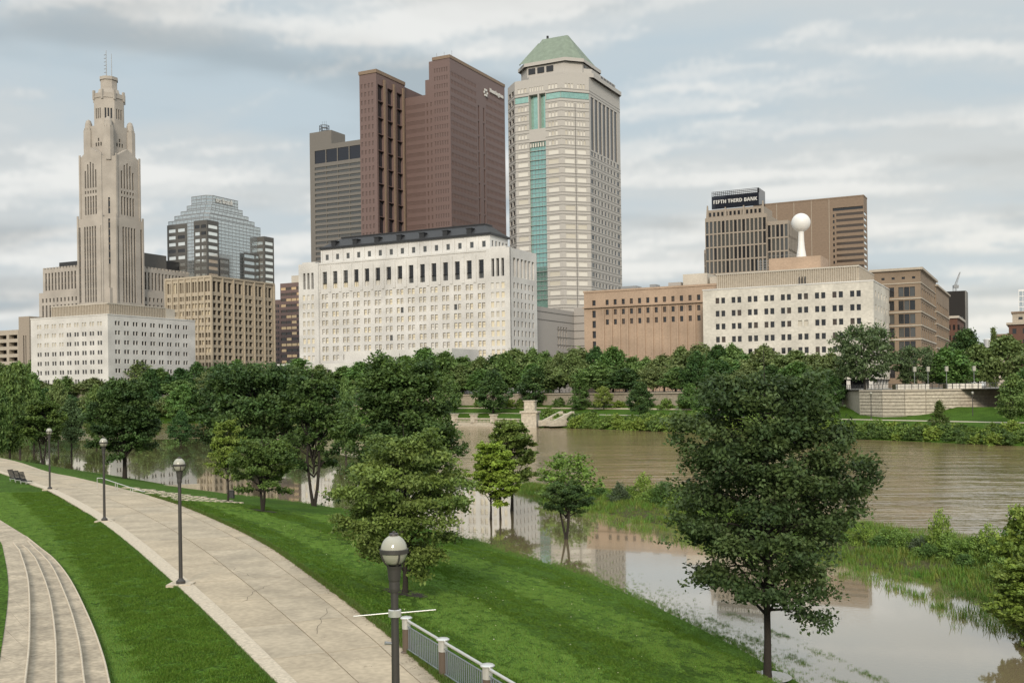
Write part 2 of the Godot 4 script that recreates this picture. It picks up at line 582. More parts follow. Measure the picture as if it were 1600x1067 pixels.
# ---------------------------------------------------------------- downtown
func left_office() -> void:
	var b := building("office_building", "low white marble office block with paired windows below the spired stone tower", 168, 540, 420)
	var top := hgt(b, 492)
	var x0 := fx(b, 47)
	var z0 := sz(b, 304)
	var f := -x0
	var s := -z0
	var wf := []
	for r in 7:
		for k in 9:
			var u := f * (0.085 + 0.098 * k)
			var v := top - 3.3 - 3.82 * r
			var pale := (r < 3 and k < 5 + (0 if r == 0 else -1)) or (r == 0)  # these front panes carry the bright sky reflection in their colour
			for q in 2:
				wf.append([u + q * 1.5, v - 0.85, u + q * 1.5 + 1.05, v + 0.85, "sky_pane_blind" if pale else ("glass_dark" if rng.randf() < 0.8 else "glass_grey")])
	var ws := []
	for r in 7:
		for k in 9:
			var u := s * (0.075 + 0.097 * k)
			var v := top - 3.0 - 3.82 * r
			for q in 2:
				ws.append([u + q * 1.55, v - 0.85, u + q * 1.55 + 1.1, v + 0.85, "glass_dark" if rng.randf() < 0.8 else "glass_grey"])
	block(b, x0, 0, z0, 0, hgt(b, 585), top, wf, ws, "marble", 0.35)
	slab(b, "ground_floor", x0 + 3, -3, 0, hgt(b, 585) - 0.01, z0 + 3, -3, "panel")
	slab(b, "coping", x0 - 0.15, 0.15, top, top + 0.5, z0 - 0.15, 0.15, "marble")
	# ribbed plant floor set back on the roof
	var x1 := fx(b, 75)
	var z1 := sz(b, 262)
	var t2 := hgt(b, 474)
	slab(b, "plant_room", x1, -1.6, top + 0.5, t2, z1, -1.6, "panel")
	ribs(b, Vector3(x1, 0, -1.6), Vector3.RIGHT, Vector3.BACK, -1.6 - x1, top + 0.5, t2, 0.9, 0.45, 0.35, "panel")
	ribs(b, Vector3(-1.6, 0, -1.6), Vector3.FORWARD, Vector3.RIGHT, -1.6 - z1, top + 0.5, t2, 0.9, 0.45, 0.35, "panel")
	slab(b, "parapet", x1 - 0.2, -1.2, t2, t2 + 0.5, z1 - 0.2, -1.2, "limestone")
	slab(b, "corner_block", -2.4, -1.1, top + 0.5, t2 + 0.02, z1 - 5.0, z1 + 0.1, "limestone")
	finish(b)

# vertical strips of windows with solid spandrels between the floors
func strips(b: Bld, o: Vector3, ux: Vector3, n: Vector3, w: float, v0: float, v1: float, us: Array, ww: float, w0: float, w1: float, floor_h: float, wall: String, key := "glass_dark", extra := []) -> void:
	var wins := extra.duplicate()
	var bars := MB.new()
	for u in us:
		wins.append([u - ww / 2, w0, u + ww / 2, w1, key, 0.62])
		var y := w0 + floor_h * 0.72
		while y + floor_h * 0.26 < w1:
			var c: Vector3 = o + ux * (u - ww / 2) - n * 0.5
			var e := c + ux * ww
			bars.quad(c + Vector3.UP * y, e + Vector3.UP * y, e + Vector3.UP * (y + floor_h * 0.24), c + Vector3.UP * (y + floor_h * 0.24))
			y += floor_h
	facade(b, o, ux, n, w, v0, v1, wins, wall, 0.6)
	if bars.v.size(): tag(put(b.root, "spandrels", bars, M["bronze_panel"]), "", "", "", "stuff")

func spired_tower() -> void:
	var b := building("stone_tower", "tall art deco stone tower with stepped wings, corner turrets and domed lantern", 170, 400, 554, 9.0, "skyscraper")
	b.most = 250
	var F := Vector3.RIGHT
	var B := Vector3.BACK
	var S := Vector3.FORWARD
	var R := Vector3.RIGHT
	var wing := hgt(b, 411)
	var low := hgt(b, 449)
	var xl := fx(b, 60, -1.0)
	var zl := sz(b, 304, -1.0)
	# lower wings
	for pass_ in 2:
		var long: float = (-xl if pass_ == 0 else -zl)
		var o := Vector3(xl, 0, -1.2) if pass_ == 0 else Vector3(-1.2, 0, -1.2)
		var ux := F if pass_ == 0 else S
		var n := B if pass_ == 0 else R
		var us := []
		var small := []
		var k := 0
		while 3.0 + k * 2.9 < long - 22.0:
			var u := 3.0 + k * 2.9
			if pass_ == 1: u = long - u
			us.append(u)
			small.append([u - 0.6, low - 5.4, u + 0.6, low - 3.2, "glass_dark"])
			k += 1
		strips(b, o, ux, n, long - 1.2, 0.0, low, us, 1.25, 18.0, low - 7.0, 3.9, "terracotta", "glass_dark", small)
	var mb := MB.new()
	mb.box(Vector3(xl, 0, -26), Vector3(-24, low, -1.9)); mb.box(Vector3(-26, 0, zl), Vector3(-1.9, low, -24))
	put(b.root, "wall", mb, M["terracotta"])
	# upper wings
	var xu := fx(b, 67, -2.2)
	var zu := sz(b, 296, -2.2)
	for pass_ in 2:
		var long: float = (-xu if pass_ == 0 else -zu)
		var o := Vector3(xu, 0, -2.2) if pass_ == 0 else Vector3(-2.2, 0, -2.2)
		var us := []
		var k := 0
		while 2.4 + k * 2.55 < long - 22.5:
			us.append((2.4 + k * 2.55) if pass_ == 0 else long - 2.2 - (2.4 + k * 2.55))
			k += 1
		strips(b, o, F if pass_ == 0 else S, B if pass_ == 0 else R, long - 2.2, low + 0.02, wing, us, 1.25, low + 1.2, wing - 2.0, 3.9, "terracotta")
	mb = MB.new()
	mb.box(Vector3(xu, low + 0.02, -25), Vector3(-24, wing, -3)); mb.box(Vector3(-25, low + 0.02, zu), Vector3(-3, wing, -24))
	# crenellated parapets
	for k in 13:
		mb.box(Vector3(xu + k * 2.4, wing, -3.2), Vector3(xu + k * 2.4 + 1.3, wing + 1.0, -2.25))
		mb.box(Vector3(-3.2, wing, zu + k * 2.7), Vector3(-2.25, wing + 1.0, zu + k * 2.7 + 1.3))
	put(b.root, "parapet", mb, M["terracotta"])
	slab(b, "plant_screen", fx(b, 88, -10.0), -24, wing + 1.2, wing + 5.0, -20, -12, "slate")
	slab(b, "penthouse", -20, -8, wing, wing + 9.5, -48, -26, "dark_granite")
	slab(b, "penthouse", -18, -9, wing, wing + 7.0, zu + 1, -48.02, "black_metal")
	# the shaft: two stages with a splayed corner
	var a1 := hgt(b, 337)
	var a2 := hgt(b, 240)
	for st in [[23.5, 4.2, 0.0, a1, 60.0], [21.6, 4.6, a1, a2, 0.0]]:
		var w: float = st[0]
		var ch: float = st[1]
		var in_ := (23.5 - w) / 2
		var y0: float = st[2]
		var y1: float = st[3]
		var us := []
		for k in 5: us.append((w - ch) / 2 + (k - 2) * 1.95 - 0.3)
		var small := []
		var w0 := y0 + 2.0
		var w1 := y1 - 4.5
		if y0 < 1.0:
			w0 = hgt(b, 470)
			us.append(1.6); us.append(w - ch - 1.5)
			for k in 5: small.append([us[k] - 0.55, w0 - 6.0, us[k] + 0.55, w0 - 3.6, "glass_dark"])
		else:
			var cut := y1 - 20.0
			for k in 5:
				var hi := y1 - 2.2 - absf(k - 2) * absf(k - 2) * 1.1 - 0.4
				small.append([us[k] - 0.5, cut + 3.6, us[k] + 0.5, hi, "glass_dark"])
				small.append([us[k] - 0.5, cut + 0.6, us[k] + 0.5, cut + 2.2, "glass_dark"])
			w1 = cut - 0.8
		strips(b, Vector3(-w - in_, 0, -in_), F, B, w - ch, y0, y1, us, 1.1, w0, w1, 3.9, "terracotta", "glass_dark", small)
		var us2 := []
		for u in us: us2.append(u + ch - ch) 
		strips(b, Vector3(-in_, 0, -in_ - ch), S, R, w - ch, y0, y1, us2, 1.1, w0, w1, 3.9, "terracotta", "glass_dark", small)
		var cu := (F + S).normalized()
		strips(b, Vector3(-in_ - ch, 0, -in_), cu, (R + B).normalized(), ch * 1.4142, y0, y1, [ch * 0.7071], 0.9, w0, y1 - (1.0 if y0 < 1.0 else 22.0), 3.9, "terracotta")
		mb = MB.new()
		var fp := [Vector2(-in_ - w, -in_ - 0.7), Vector2(-in_ - ch - 0.6, -in_ - 0.7), Vector2(-in_ - 0.7, -in_ - ch - 0.6), Vector2(-in_ - 0.7, -in_ - w), Vector2(-in_ - w, -in_ - w)]
		mb.prism(fp, y0, y1)
		# buttresses that end in small shoulders
		for q in [[-in_ - w, -in_], [-in_ - ch - 1.1, -in_]]:
			mb.box(Vector3(q[0], y0, q[1] + 0.02), Vector3(q[0] + 1.1, y1 + 1.6, q[1] + 0.5))
		for q in [[-in_, -in_ - ch - 0.02], [-in_, -in_ - w + 1.1]]:
			mb.box(Vector3(q[0] + 0.02, y0, q[1] - 1.1), Vector3(q[0] + 0.5, y1 + 1.6, q[1]))
		put(b.root, "wall", mb, M["terracotta"])
	# gables over the long windows
	mb = MB.new()
	var gy := a2
	for q in 2:
		var o := Vector3(-22.5, gy, -1.0) if q == 0 else Vector3(-1.0, gy, -5.6)
		var ux := F if q == 0 else S
		var n := B if q == 0 else R
		var r := -n * 3.0
		var tp := o + ux * 8.5 + Vector3.UP * 5.2
		mb.tri(o, o + ux * 17, tp)
		mb.quad(o + ux * 17, o + ux * 17 + r, tp + r, tp)
		mb.quad(o + r, o, tp, tp + r)
	put(b.root, "gable", mb, M["terracotta"])
	# upper square stage with small windows and four corner turrets
	var u0 := a2
	var u1 := high(197, 170, 566) - b.base
	var wins := [[5.2, u0 + 6.2, 6.2, u0 + 8.2, "glass_dark"], [7.0, u0 + 6.2, 8.0, u0 + 8.2, "glass_dark"], [8.8, u0 + 6.2, 9.8, u0 + 8.2, "glass_dark"], [7.0, u0 + 8.8, 8.0, u0 + 10.6, "glass_dark"]]
	facade(b, Vector3(-19.2, 0, -4.3), F, B, 15.0, u0, u1, wins, "terracotta")
	facade(b, Vector3(-4.2, 0, -4.3), S, R, 15.0, u0, u1, wins, "terracotta")
	slab(b, "wall", -19.2, -4.9, u0, u1, -19.3, -5.0, "terracotta")
	for q in [[-19.4, -4.6], [-4.6, -4.6], [-4.6, -19.4], [-19.4, -19.4]]:
		mb = MB.new()
		mb.prism(octagon(q[0], q[1], 2.5, 2.5, 1.4), u0 - 2.0, u0 + 15.2)
		mb.lathe(Vector3(q[0], 0, q[1]), [Vector2(2.1, u0 + 14.6), Vector2(2.0, u0 + 16.8), Vector2(1.75, u0 + 19.0), Vector2(1.2, u0 + 20.6), Vector2(0.02, u0 + 21.4)], 10)
		for k in 8:
			var an := TAU * k / 8 + 0.39
			mb.box(Vector3(q[0] + sin(an) * 2.1 - 0.22, u0 + 14.6, q[1] + cos(an) * 2.1 - 0.22), Vector3(q[0] + sin(an) * 2.1 + 0.22, u0 + 16.4, q[1] + cos(an) * 2.1 + 0.22))
		put(b.root, "turret", mb, M["terracotta"])
	# octagonal drum
	var d0 := u1
	var d1 := high(150, 170, 570) - b.base
	var c0 := Vector3(-11.8, 0, -11.8)
	var oc := octagon(c0.x, c0.z, 7.4, 7.4, 4.3)
	for k in 8:
		var a: Vector2 = oc[k]
		var e: Vector2 = oc[(k + 1) % 8]
		var ux := Vector3(e.x - a.x, 0, e.y - a.y).normalized()
		var n := ux.cross(Vector3.UP)
		var w := a.distance_to(e)
		var slots := []
		for q in 3: slots.append([w / 2 - 1.9 + q * 1.45, d0 + 3.5, w / 2 - 1.9 + q * 1.45 + 0.85, d0 + 9.0, "glass_dark"])
		facade(b, Vector3(a.x, 0, a.y), ux, n, w, d0, d1, slots, "terracotta", 0.6)
	mb = MB.new()
	mb.prism(octagon(c0.x, c0.z, 6.7, 6.7, 4.0), d0, d1 + 0.01)
	mb.prism(octagon(c0.x, c0.z, 7.7, 7.7, 4.5), d1 - 2.6, d1 - 1.6)
	for k in 8:
		var a2v: Vector2 = oc[k]
		mb.box(Vector3(a2v.x - 0.55, d1 - 3.5, a2v.y - 0.55), Vector3(a2v.x + 0.55, d1 + 1.5, a2v.y + 0.55))
	mb.prism(octagon(c0.x, c0.z, 5.6, 5.6, 3.2), d1, d1 + 2.8, octagon(c0.x, c0.z, 4.9, 4.9, 2.8))
	mb.prism(octagon(c0.x, c0.z, 4.1, 4.1, 2.4), d1 + 2.8, high(127, 170, 570) - b.base)
	mb.prism(octagon(c0.x, c0.z, 4.5, 4.5, 2.6), high(127, 170, 570) - b.base, high(122, 170, 570) - b.base)
	var lantern := put(b.root, "lantern", mb, M["terracotta"])
	for q in [[-13.6, 78.0, 0.28], [-9.6, 85.0, 0.22]]:
		mb = MB.new()
		mb.tube([Vector3(q[0], high(124, 170, 570) - b.base, -11.8), Vector3(q[0], high(q[1], 170, 570) - b.base, -11.8)], [q[2], q[2] * 0.6], 6)
		if q[1] < 80:
			for k in 7: mb.box(Vector3(q[0] - 1.6, high(118, 170, 570) - b.base + k * 1.9, -11.9), Vector3(q[0], high(118, 170, 570) - b.base + k * 1.9 + 0.3, -11.7))
		put(lantern, "antenna", mb, M["steel_grey"])
	finish(b)

func glass_bank() -> void:
	var b := building("bank_tower", "mirrored glass office tower stepping up in tiers above dark banded granite blocks", 324, 450, 600, 9.0, "skyscraper")
	var fh := 3.95
	var y1 := hgt(b, 343)
	var xl := fx(b, 261)
	var xa := fx(b, 291)
	var xb := fx(b, 304)
	var zc := sz(b, 343)
	# corner block and left block of dark granite with pale window bands
	for q in [[xb, 0.0, zc, 0.0, y1, 2], [xl, xa, -24.0, -0.6, hgt(b, 345), 2]]:
		var w: float = q[1] - q[0]
		var dz: float = q[3] - q[2]
		var wf := []
		var ws := []
		var v: float = q[4] - 3.6
		while v > 20.0:
			for k in 2:
				wf.append([w * (0.08 + 0.48 * k), v - 0.95, w * (0.44 + 0.48 * k), v + 0.95, "mirror" if rng.randf() < 0.85 else "glass_dark"])
			ws.append([dz * 0.12, v - 0.95, dz * 0.9, v + 0.95, "mirror"])
			v -= fh
		block(b, q[0], q[1], q[2], q[3], 0, q[4], wf, ws, "dark_granite", 0.2, "slate")
	# right-hand block
	var zr := sz(b, 405)
	var o := Vector3(0, 0, zr)
	var xr := -fx(b, 414, zr)
	xr = fx(b, 414, zr)
	var zr2 := sz(b, 429, xr)
	var wf2 := []
	var ws2 := []
	var y3 := hgt(b, 355)
	var v2 := y3 - 4.0
	while v2 > 20.0:
		wf2.append([(xr + 12.0) * 0.42, v2 - 0.95, (xr + 12.0) * 0.92, v2 + 0.95, "mirror"])
		ws2.append([(zr - zr2) * 0.1, v2 - 0.95, (zr - zr2) * 0.9, v2 + 0.95, "mirror"])
		v2 -= fh
	block(b, -12.0, xr, zr2, zr, 0, y3, wf2, ws2, "dark_granite", 0.2, "slate")
	# low dark bands stepping towards the glass
	for q in [[0.0, -0.5, zr + 2, zc, 362.0], [0.6, -1.5, zr, zr + 14, 385.0], [0.4, -2.0, zc - 8.0, zc, 400.0]]:
		var wb := []
		var t := hgt(b, q[4]) - 0.0
		var v3 := t - 2.0
		while v3 > 20.0:
			wb.append([0.6, v3 - 0.95, q[3] - q[2] - 0.6, v3 + 0.95, "mirror_blue"])
			v3 -= fh
		if q[4] > 380.0:
			facade(b, Vector3(q[0], 0, q[3]), Vector3.FORWARD, Vector3.RIGHT, q[3] - q[2], 0, t, wb, "dark_granite", 0.2)
	# glass tiers with splayed corners
	var cx := -17.0
	var cz := -25.0
	var tiers := [[16.0, 24.0, 2.5, 0.0, 347.0], [13.6, 21.5, 2.5, 347.0, 338.0], [11.6, 18.5, 2.5, 338.0, 330.0], [9.6, 15.6, 2.5, 330.0, 320.0], [8.2, 13.2, 2.5, 320.0, 304.5]]
	for k in tiers.size():
		var q: Array = tiers[k]
		var y0 := 0.0 if k == 0 else hgt(b, q[3]) + 3.0
		var yt := hgt(b, q[4]) + 3.0
		var fp := octagon(cx, cz, q[0], q[1], q[2])
		var mb := MB.new()
		mb.prism(fp, y0, yt)
		put(b.root, "curtain_wall", mb, M["mirror_blue"])
		# floor lines and mullions stand proud of the glass
		var bars := MB.new()
		var y := yt
		while y > maxf(y0, 50.0):
			bars.prism(octagon(cx, cz, q[0] + 0.10, q[1] + 0.10, q[2]), y - 0.4, y)
			y -= fh / 2
		for s in 8:
			var a: Vector2 = fp[s]
			var e: Vector2 = fp[(s + 1) % 8]
			var m := int(a.distance_to(e) / 3.0)
			var nn := Vector2(e.y - a.y, a.x - e.x).normalized()
			for j in m + 1:
				var pnt := a.lerp(e, float(j) / m) - nn * -0.05
				bars.box(Vector3(pnt.x - 0.1, maxf(y0, 40.0), pnt.y - 0.1), Vector3(pnt.x + 0.1, yt, pnt.y + 0.1))
		tag(put(b.root, "mullions", bars, M["steel_grey"]), "", "", "", "stuff")
	var nrm := Vector3.RIGHT
	var ux := Vector3.FORWARD
	var mid := Vector3(cx + 8.2 + 0.5, hgt(b, 310) + 2.6, cz + 1.0)
	lettering(b.root, "us bank", 3.9, Transform3D(Basis(ux, Vector3.UP, nrm), mid), "letter")
	finish(b)

func grid_office() -> void:
	var b := building("office_building", "tan precast office block with a deep grid of paired windows", 330, 490, 500)
	var top := hgt(b, 433)
	var x0 := fx(b, 259)
	var z0 := sz(b, 428)
	var wf := []
	var ws := []
	for side in 2:
		var w: float = -x0 if side == 0 else -z0
		var bays := 7 if side == 0 else 6
		var bw := (w - 1.0) / bays
		for k in bays:
			for q in 2:
				var u := 0.9 + bw * k + q * bw * 0.45
				for r in 12:
					var hh := 5.0 if r == 0 else 2.15
					var v := top - 4.2 if r == 0 else top - 6.0 - 3.55 * r
					var key := ("sky_pane_warm" if rng.randf() < (0.5 if r > 1 and r < 9 else 0.15) else "glass_bronze") if side == 0 else ("glass_dark" if rng.randf() < 0.9 else "glass_grey")  # front panes: warm sky reflection painted in as pane colour
					(wf if side == 0 else ws).append([u, v - hh / 2, u + bw * 0.33, v + hh / 2, key])
	block(b, x0, 0, z0, 0, 0, top, wf, ws, "precast", 0.9)
	slab(b, "cornice", x0 - 0.4, 0.4, top, top + 0.9, z0 - 0.4, 0.4, "precast")
	var mb := MB.new()
	for k in 8:
		var u := x0 + (-x0 - 0.0) * k / 7.0
		mb.box(Vector3(u - 0.35, 0, 0.02), Vector3(u + 0.35, top, 0.6))
	for k in 7:
		var u := z0 * k / 6.0
		mb.box(Vector3(0.02, 0, u - 0.35), Vector3(0.6, top, u + 0.35))
	put(b.root, "pier", mb, M["precast"])
	finish(b)

func banded_left() -> void:
	var b := building("office_building", "narrow bronze office block with glowing ribbon windows behind the white courthouse", 480, 490, 745)
	var x0 := fx(b, 438)
	var top := hgt(b, 440)
	var w := -x0
	var wf := []
	for r in 14:
		var v := top - 4.0 - 4.0 * r
		for k in 5:
			wf.append([0.3 + k * (w - 0.4) / 5, v - 0.95, 0.1 + (k + 1) * (w - 0.4) / 5, v + 0.95, "mirror_gold" if rng.randf() < 0.6 else "glass_bronze"])
	block(b, x0, 0, -30, 0, 0, top, wf, [], "brown_granite", 0.3)
	slab(b, "roof_box", x0 + 7.0, -2, top, top + 5.5, -12, -4, "limestone")
	finish(b)
	var c := building("office_building", "dark brown office block glimpsed between the tan grid block and the bronze one", 439, 520, 760)
	var wc := grid(0.5, 1.9, 3, 1.3, hgt(c, 470) - 3.5, 3.9, 12, 2.0, ["glass_dark", "glass_bronze"])
	block(c, fx(c, 426), 0, -4, 0, 0, hgt(c, 468), wc, [], "brown_granite", 0.3)
	finish(c)

func banded_tower() -> void:
	var b := building("office_tower", "grey brown concrete slab tower with grey ribbon windows and four large dark panes on top", 630, 300, 700, 9.0, "skyscraper")
	var x0 := fx(b, 487)
	var top := hgt(b, 208)
	var w := -x0
	var wf := []
	var bw := (fx(b, 567) - fx(b, 494)) / 4.0
	var u0 := fx(b, 494) - x0
	for k in 9:
		if u0 + (k + 1) * bw > w: break
		wf.append([u0 + k * bw + 0.3, top - 12.5, u0 + (k + 1) * bw - 0.3, top - 3.5, "glass_navy"])
		for r in 34:
			var v := top - 16.0 - 3.68 * r
			if v < 10: break
			wf.append([u0 + k * bw + 0.15, v - 0.95, u0 + (k + 1) * bw - 0.15, v + 0.95, "glass_grey"])
	block(b, x0, 0, -34, 0, 0, top, wf, [], "tower_grey", 0.5)
	slab(b, "lift_tower", x0, fx(b, 521), top, top + 9.5, -16, -0.01, "tower_grey")
	var mb := MB.new()
	var cx := x0 + 7.5
	var ty := top + 9.5
	for y in [0.8, 3.0, 5.2]:
		mb.tube([Vector3(cx, ty + y, -7), Vector3(cx, ty + y + 0.5, -7)], [3.4, 3.4], 14, false)
	for k in 6:
		mb.tube([Vector3(cx + sin(k * 1.047) * 3.3, ty, -7 + cos(k * 1.047) * 3.3), Vector3(cx + sin(k * 1.047) * 3.3, ty + 5.8, -7 + cos(k * 1.047) * 3.3)], [0.22, 0.22], 5)
	for k in 3:
		mb.tube([Vector3(cx - 1.5 + k * 1.6, ty, -7), Vector3(cx - 1.5 + k * 1.6, ty + 9.0, -7)], [0.1, 0.06], 4)
	put(b.root, "antenna_cage", mb, M["black_metal"])
	finish(b)

func brown_tower() -> void:
	var b := building("office_tower", "tall red brown granite tower with stepped notch and dark glass strips on its projecting wing", 589, 250, 489, 9.0, "skyscraper")
	var top := hgt(b, 113)
	var x0 := fx(b, 566)
	var zm := sz(b, 637)
	var fh := 3.85
	var wf := []
	# wing front: small windows
	var w := -x0
	for r in 38:
		for k in 4:
			var v := top - 5.5 - fh * r
			wf.append([0.8 + k * (w - 1.4) / 4, v - 1.0, 0.8 + k * (w - 1.4) / 4 + 0.95, v + 1.0, "glass_brown"])
	b.most = 0
	# wing side: three tall strips of dark glass
	var ws := []
	facade(b, Vector3(x0, 0, 0), Vector3.RIGHT, Vector3.BACK, w, 0, top, wf, "brown_granite", 0.25)
	b.most = 300
	var s := -zm
	for k in 3: 
		for r in 20:
			var v := top - 5.0 - 7.7 * r
			if v - 7.4 < 0: break
			ws.append([s * (0.05 + 0.33 * k), v - 7.4, s * (0.05 + 0.33 * k) + s * 0.19, v, "glass_navy", 1.2])
	facade(b, Vector3(0, 0, 0), Vector3.FORWARD, Vector3.RIGHT, s, 0, top, ws, "brown_granite", 1.2)
	var mb := MB.new()
	mb.box(Vector3(x0, 0, zm - 30.0), Vector3(-1.3, top - 0.02, -0.4))
	put(b.root, "wall", mb, M["brown_granite"])
	slab(b, "coping", x0 - 0.3, 0.3, top, top + 1.6, zm, 0.3, "umber")
	mb = MB.new()
	for k in 3: mb.box(Vector3(0.02, 0, zm * (0.245 + 0.33 * k) - 1.0), Vector3(0.7, top - 2.0, zm * (0.245 + 0.33 * k) + 0.2))
	put(b.root, "pier", mb, M["umber"])
	# main slab behind the wing
	var xc := fx(b, 707.6, zm)
	var zs := sz(b, 793, xc)
	var xt := fx(b, 681, zm)
	var t1 := hgt(b, 113) - 12.0
	var d2 := b.d + xc * -0.458 - zm * 0.889
	var t2 := high(90, 707.6, d2) - b.base
	t1 = high(149, 655, d2 + 7.0) - b.base
	b.most = 0
	var cols := func(u0: float, u1: float, vt: float, n: int) -> Array:
		var out := []
		for r in 40:
			var v := vt - 5.0 - fh * r
			if v < 3: break
			for k in n:
				out.append([u0 + (k + 0.22) * (u1 - u0) / n, v - 1.0, u0 + (k + 0.72) * (u1 - u0) / n, v + 1.0, "glass_brown"])
		return out
	var xs1 := fx(b, 669, zm)
	var xs2 := fx(b, 675, zm)
	facade(b, Vector3(0.0, 0, zm), Vector3.RIGHT, Vector3.BACK, xs1, 0, t1, cols.call(0.6, xs1 - 0.3, t1, 17), "brown_granite", 0.25)
	facade(b, Vector3(xs1, 0, zm), Vector3.RIGHT, Vector3.BACK, xs2 - xs1, 0, t1 + 7.0, cols.call(0.2, xs2 - xs1 - 0.2, t1, 1), "brown_granite", 0.25)
	facade(b, Vector3(xs2, 0, zm), Vector3.RIGHT, Vector3.BACK, xt - xs2, 0, t1 + 15.5, cols.call(0.2, xt - xs2 - 0.2, t1, 1), "brown_granite", 0.25)
	facade(b, Vector3(xt, 0, zm), Vector3.RIGHT, Vector3.BACK, xc - xt, 0, t2, cols.call(0.5, xc - xt - 0.8, t2, 6), "brown_granite", 0.25)
	var sl := zm - zs
	var sw: Array = cols.call(0.8, sl * 0.46, t2 - 2, 18) + cols.call(sl * 0.63, sl - 0.8, t2 - 2, 14)
	for k in 2:
		for r in 30:
			var v := t2 - 16.0 - 7.7 * r
			if v < 8: break
			sw.append([sl * (0.485 + 0.095 * k), v - 6.9, sl * (0.485 + 0.095 * k) + 1.3, v, "glass_navy", 0.6])
	facade(b, Vector3(xc, 0, zm), Vector3.FORWARD, Vector3.RIGHT, sl, 0, t2, sw, "brown_granite", 0.25)
	mb = MB.new()
	mb.box(Vector3(0, 0, zs), Vector3(xs1, t1, zm - 0.7)); mb.box(Vector3(xs1, 0, zs), Vector3(xs2, t1 + 7.0, zm - 0.7)); mb.box(Vector3(xs2, 0, zs), Vector3(xt, t1 + 15.5, zm - 0.7)); mb.box(Vector3(xt, 0, zs), Vector3(xc - 0.7, t2 - 0.02, zm - 0.7))
	put(b.root, "wall", mb, M["brown_granite"])
	slab(b, "coping", xt - 0.2, xc + 0.25, t2, t2 + 1.5, zs - 0.2, zm + 0.25, "umber")
	# white name near the top of the side
	var o := Vector3(xc + 0.35, t2 - 5.6, zm - sl * 0.83)
	lettering(b.root, "Huntington", 2.7, Transform3D(Basis(Vector3.FORWARD, Vector3.UP, Vector3.RIGHT), o), "letter")
	mb = MB.new()
	for k in 6: mb.box(Vector3(xc + 0.1, t2 - 8.0 + sin(k * 1.047) * 1.5 - 0.5, zm - sl * 0.625 + cos(k * 1.047) * 1.5 - 0.5), Vector3(xc + 0.5, t2 - 8.0 + sin(k * 1.047) * 1.5 + 0.5, zm - sl * 0.625 + cos(k * 1.047) * 1.5 + 0.5))
	put(b.root, "emblem", mb, M["letter"])
	for k in 3: slab(b, "roof_mast", xt + 1.0 + k * 4.2, xt + 1.12 + k * 4.2, t2 + 1.5, t2 + 4.0, zm - 2.1, zm - 2.0, "steel_grey")
	finish(b)

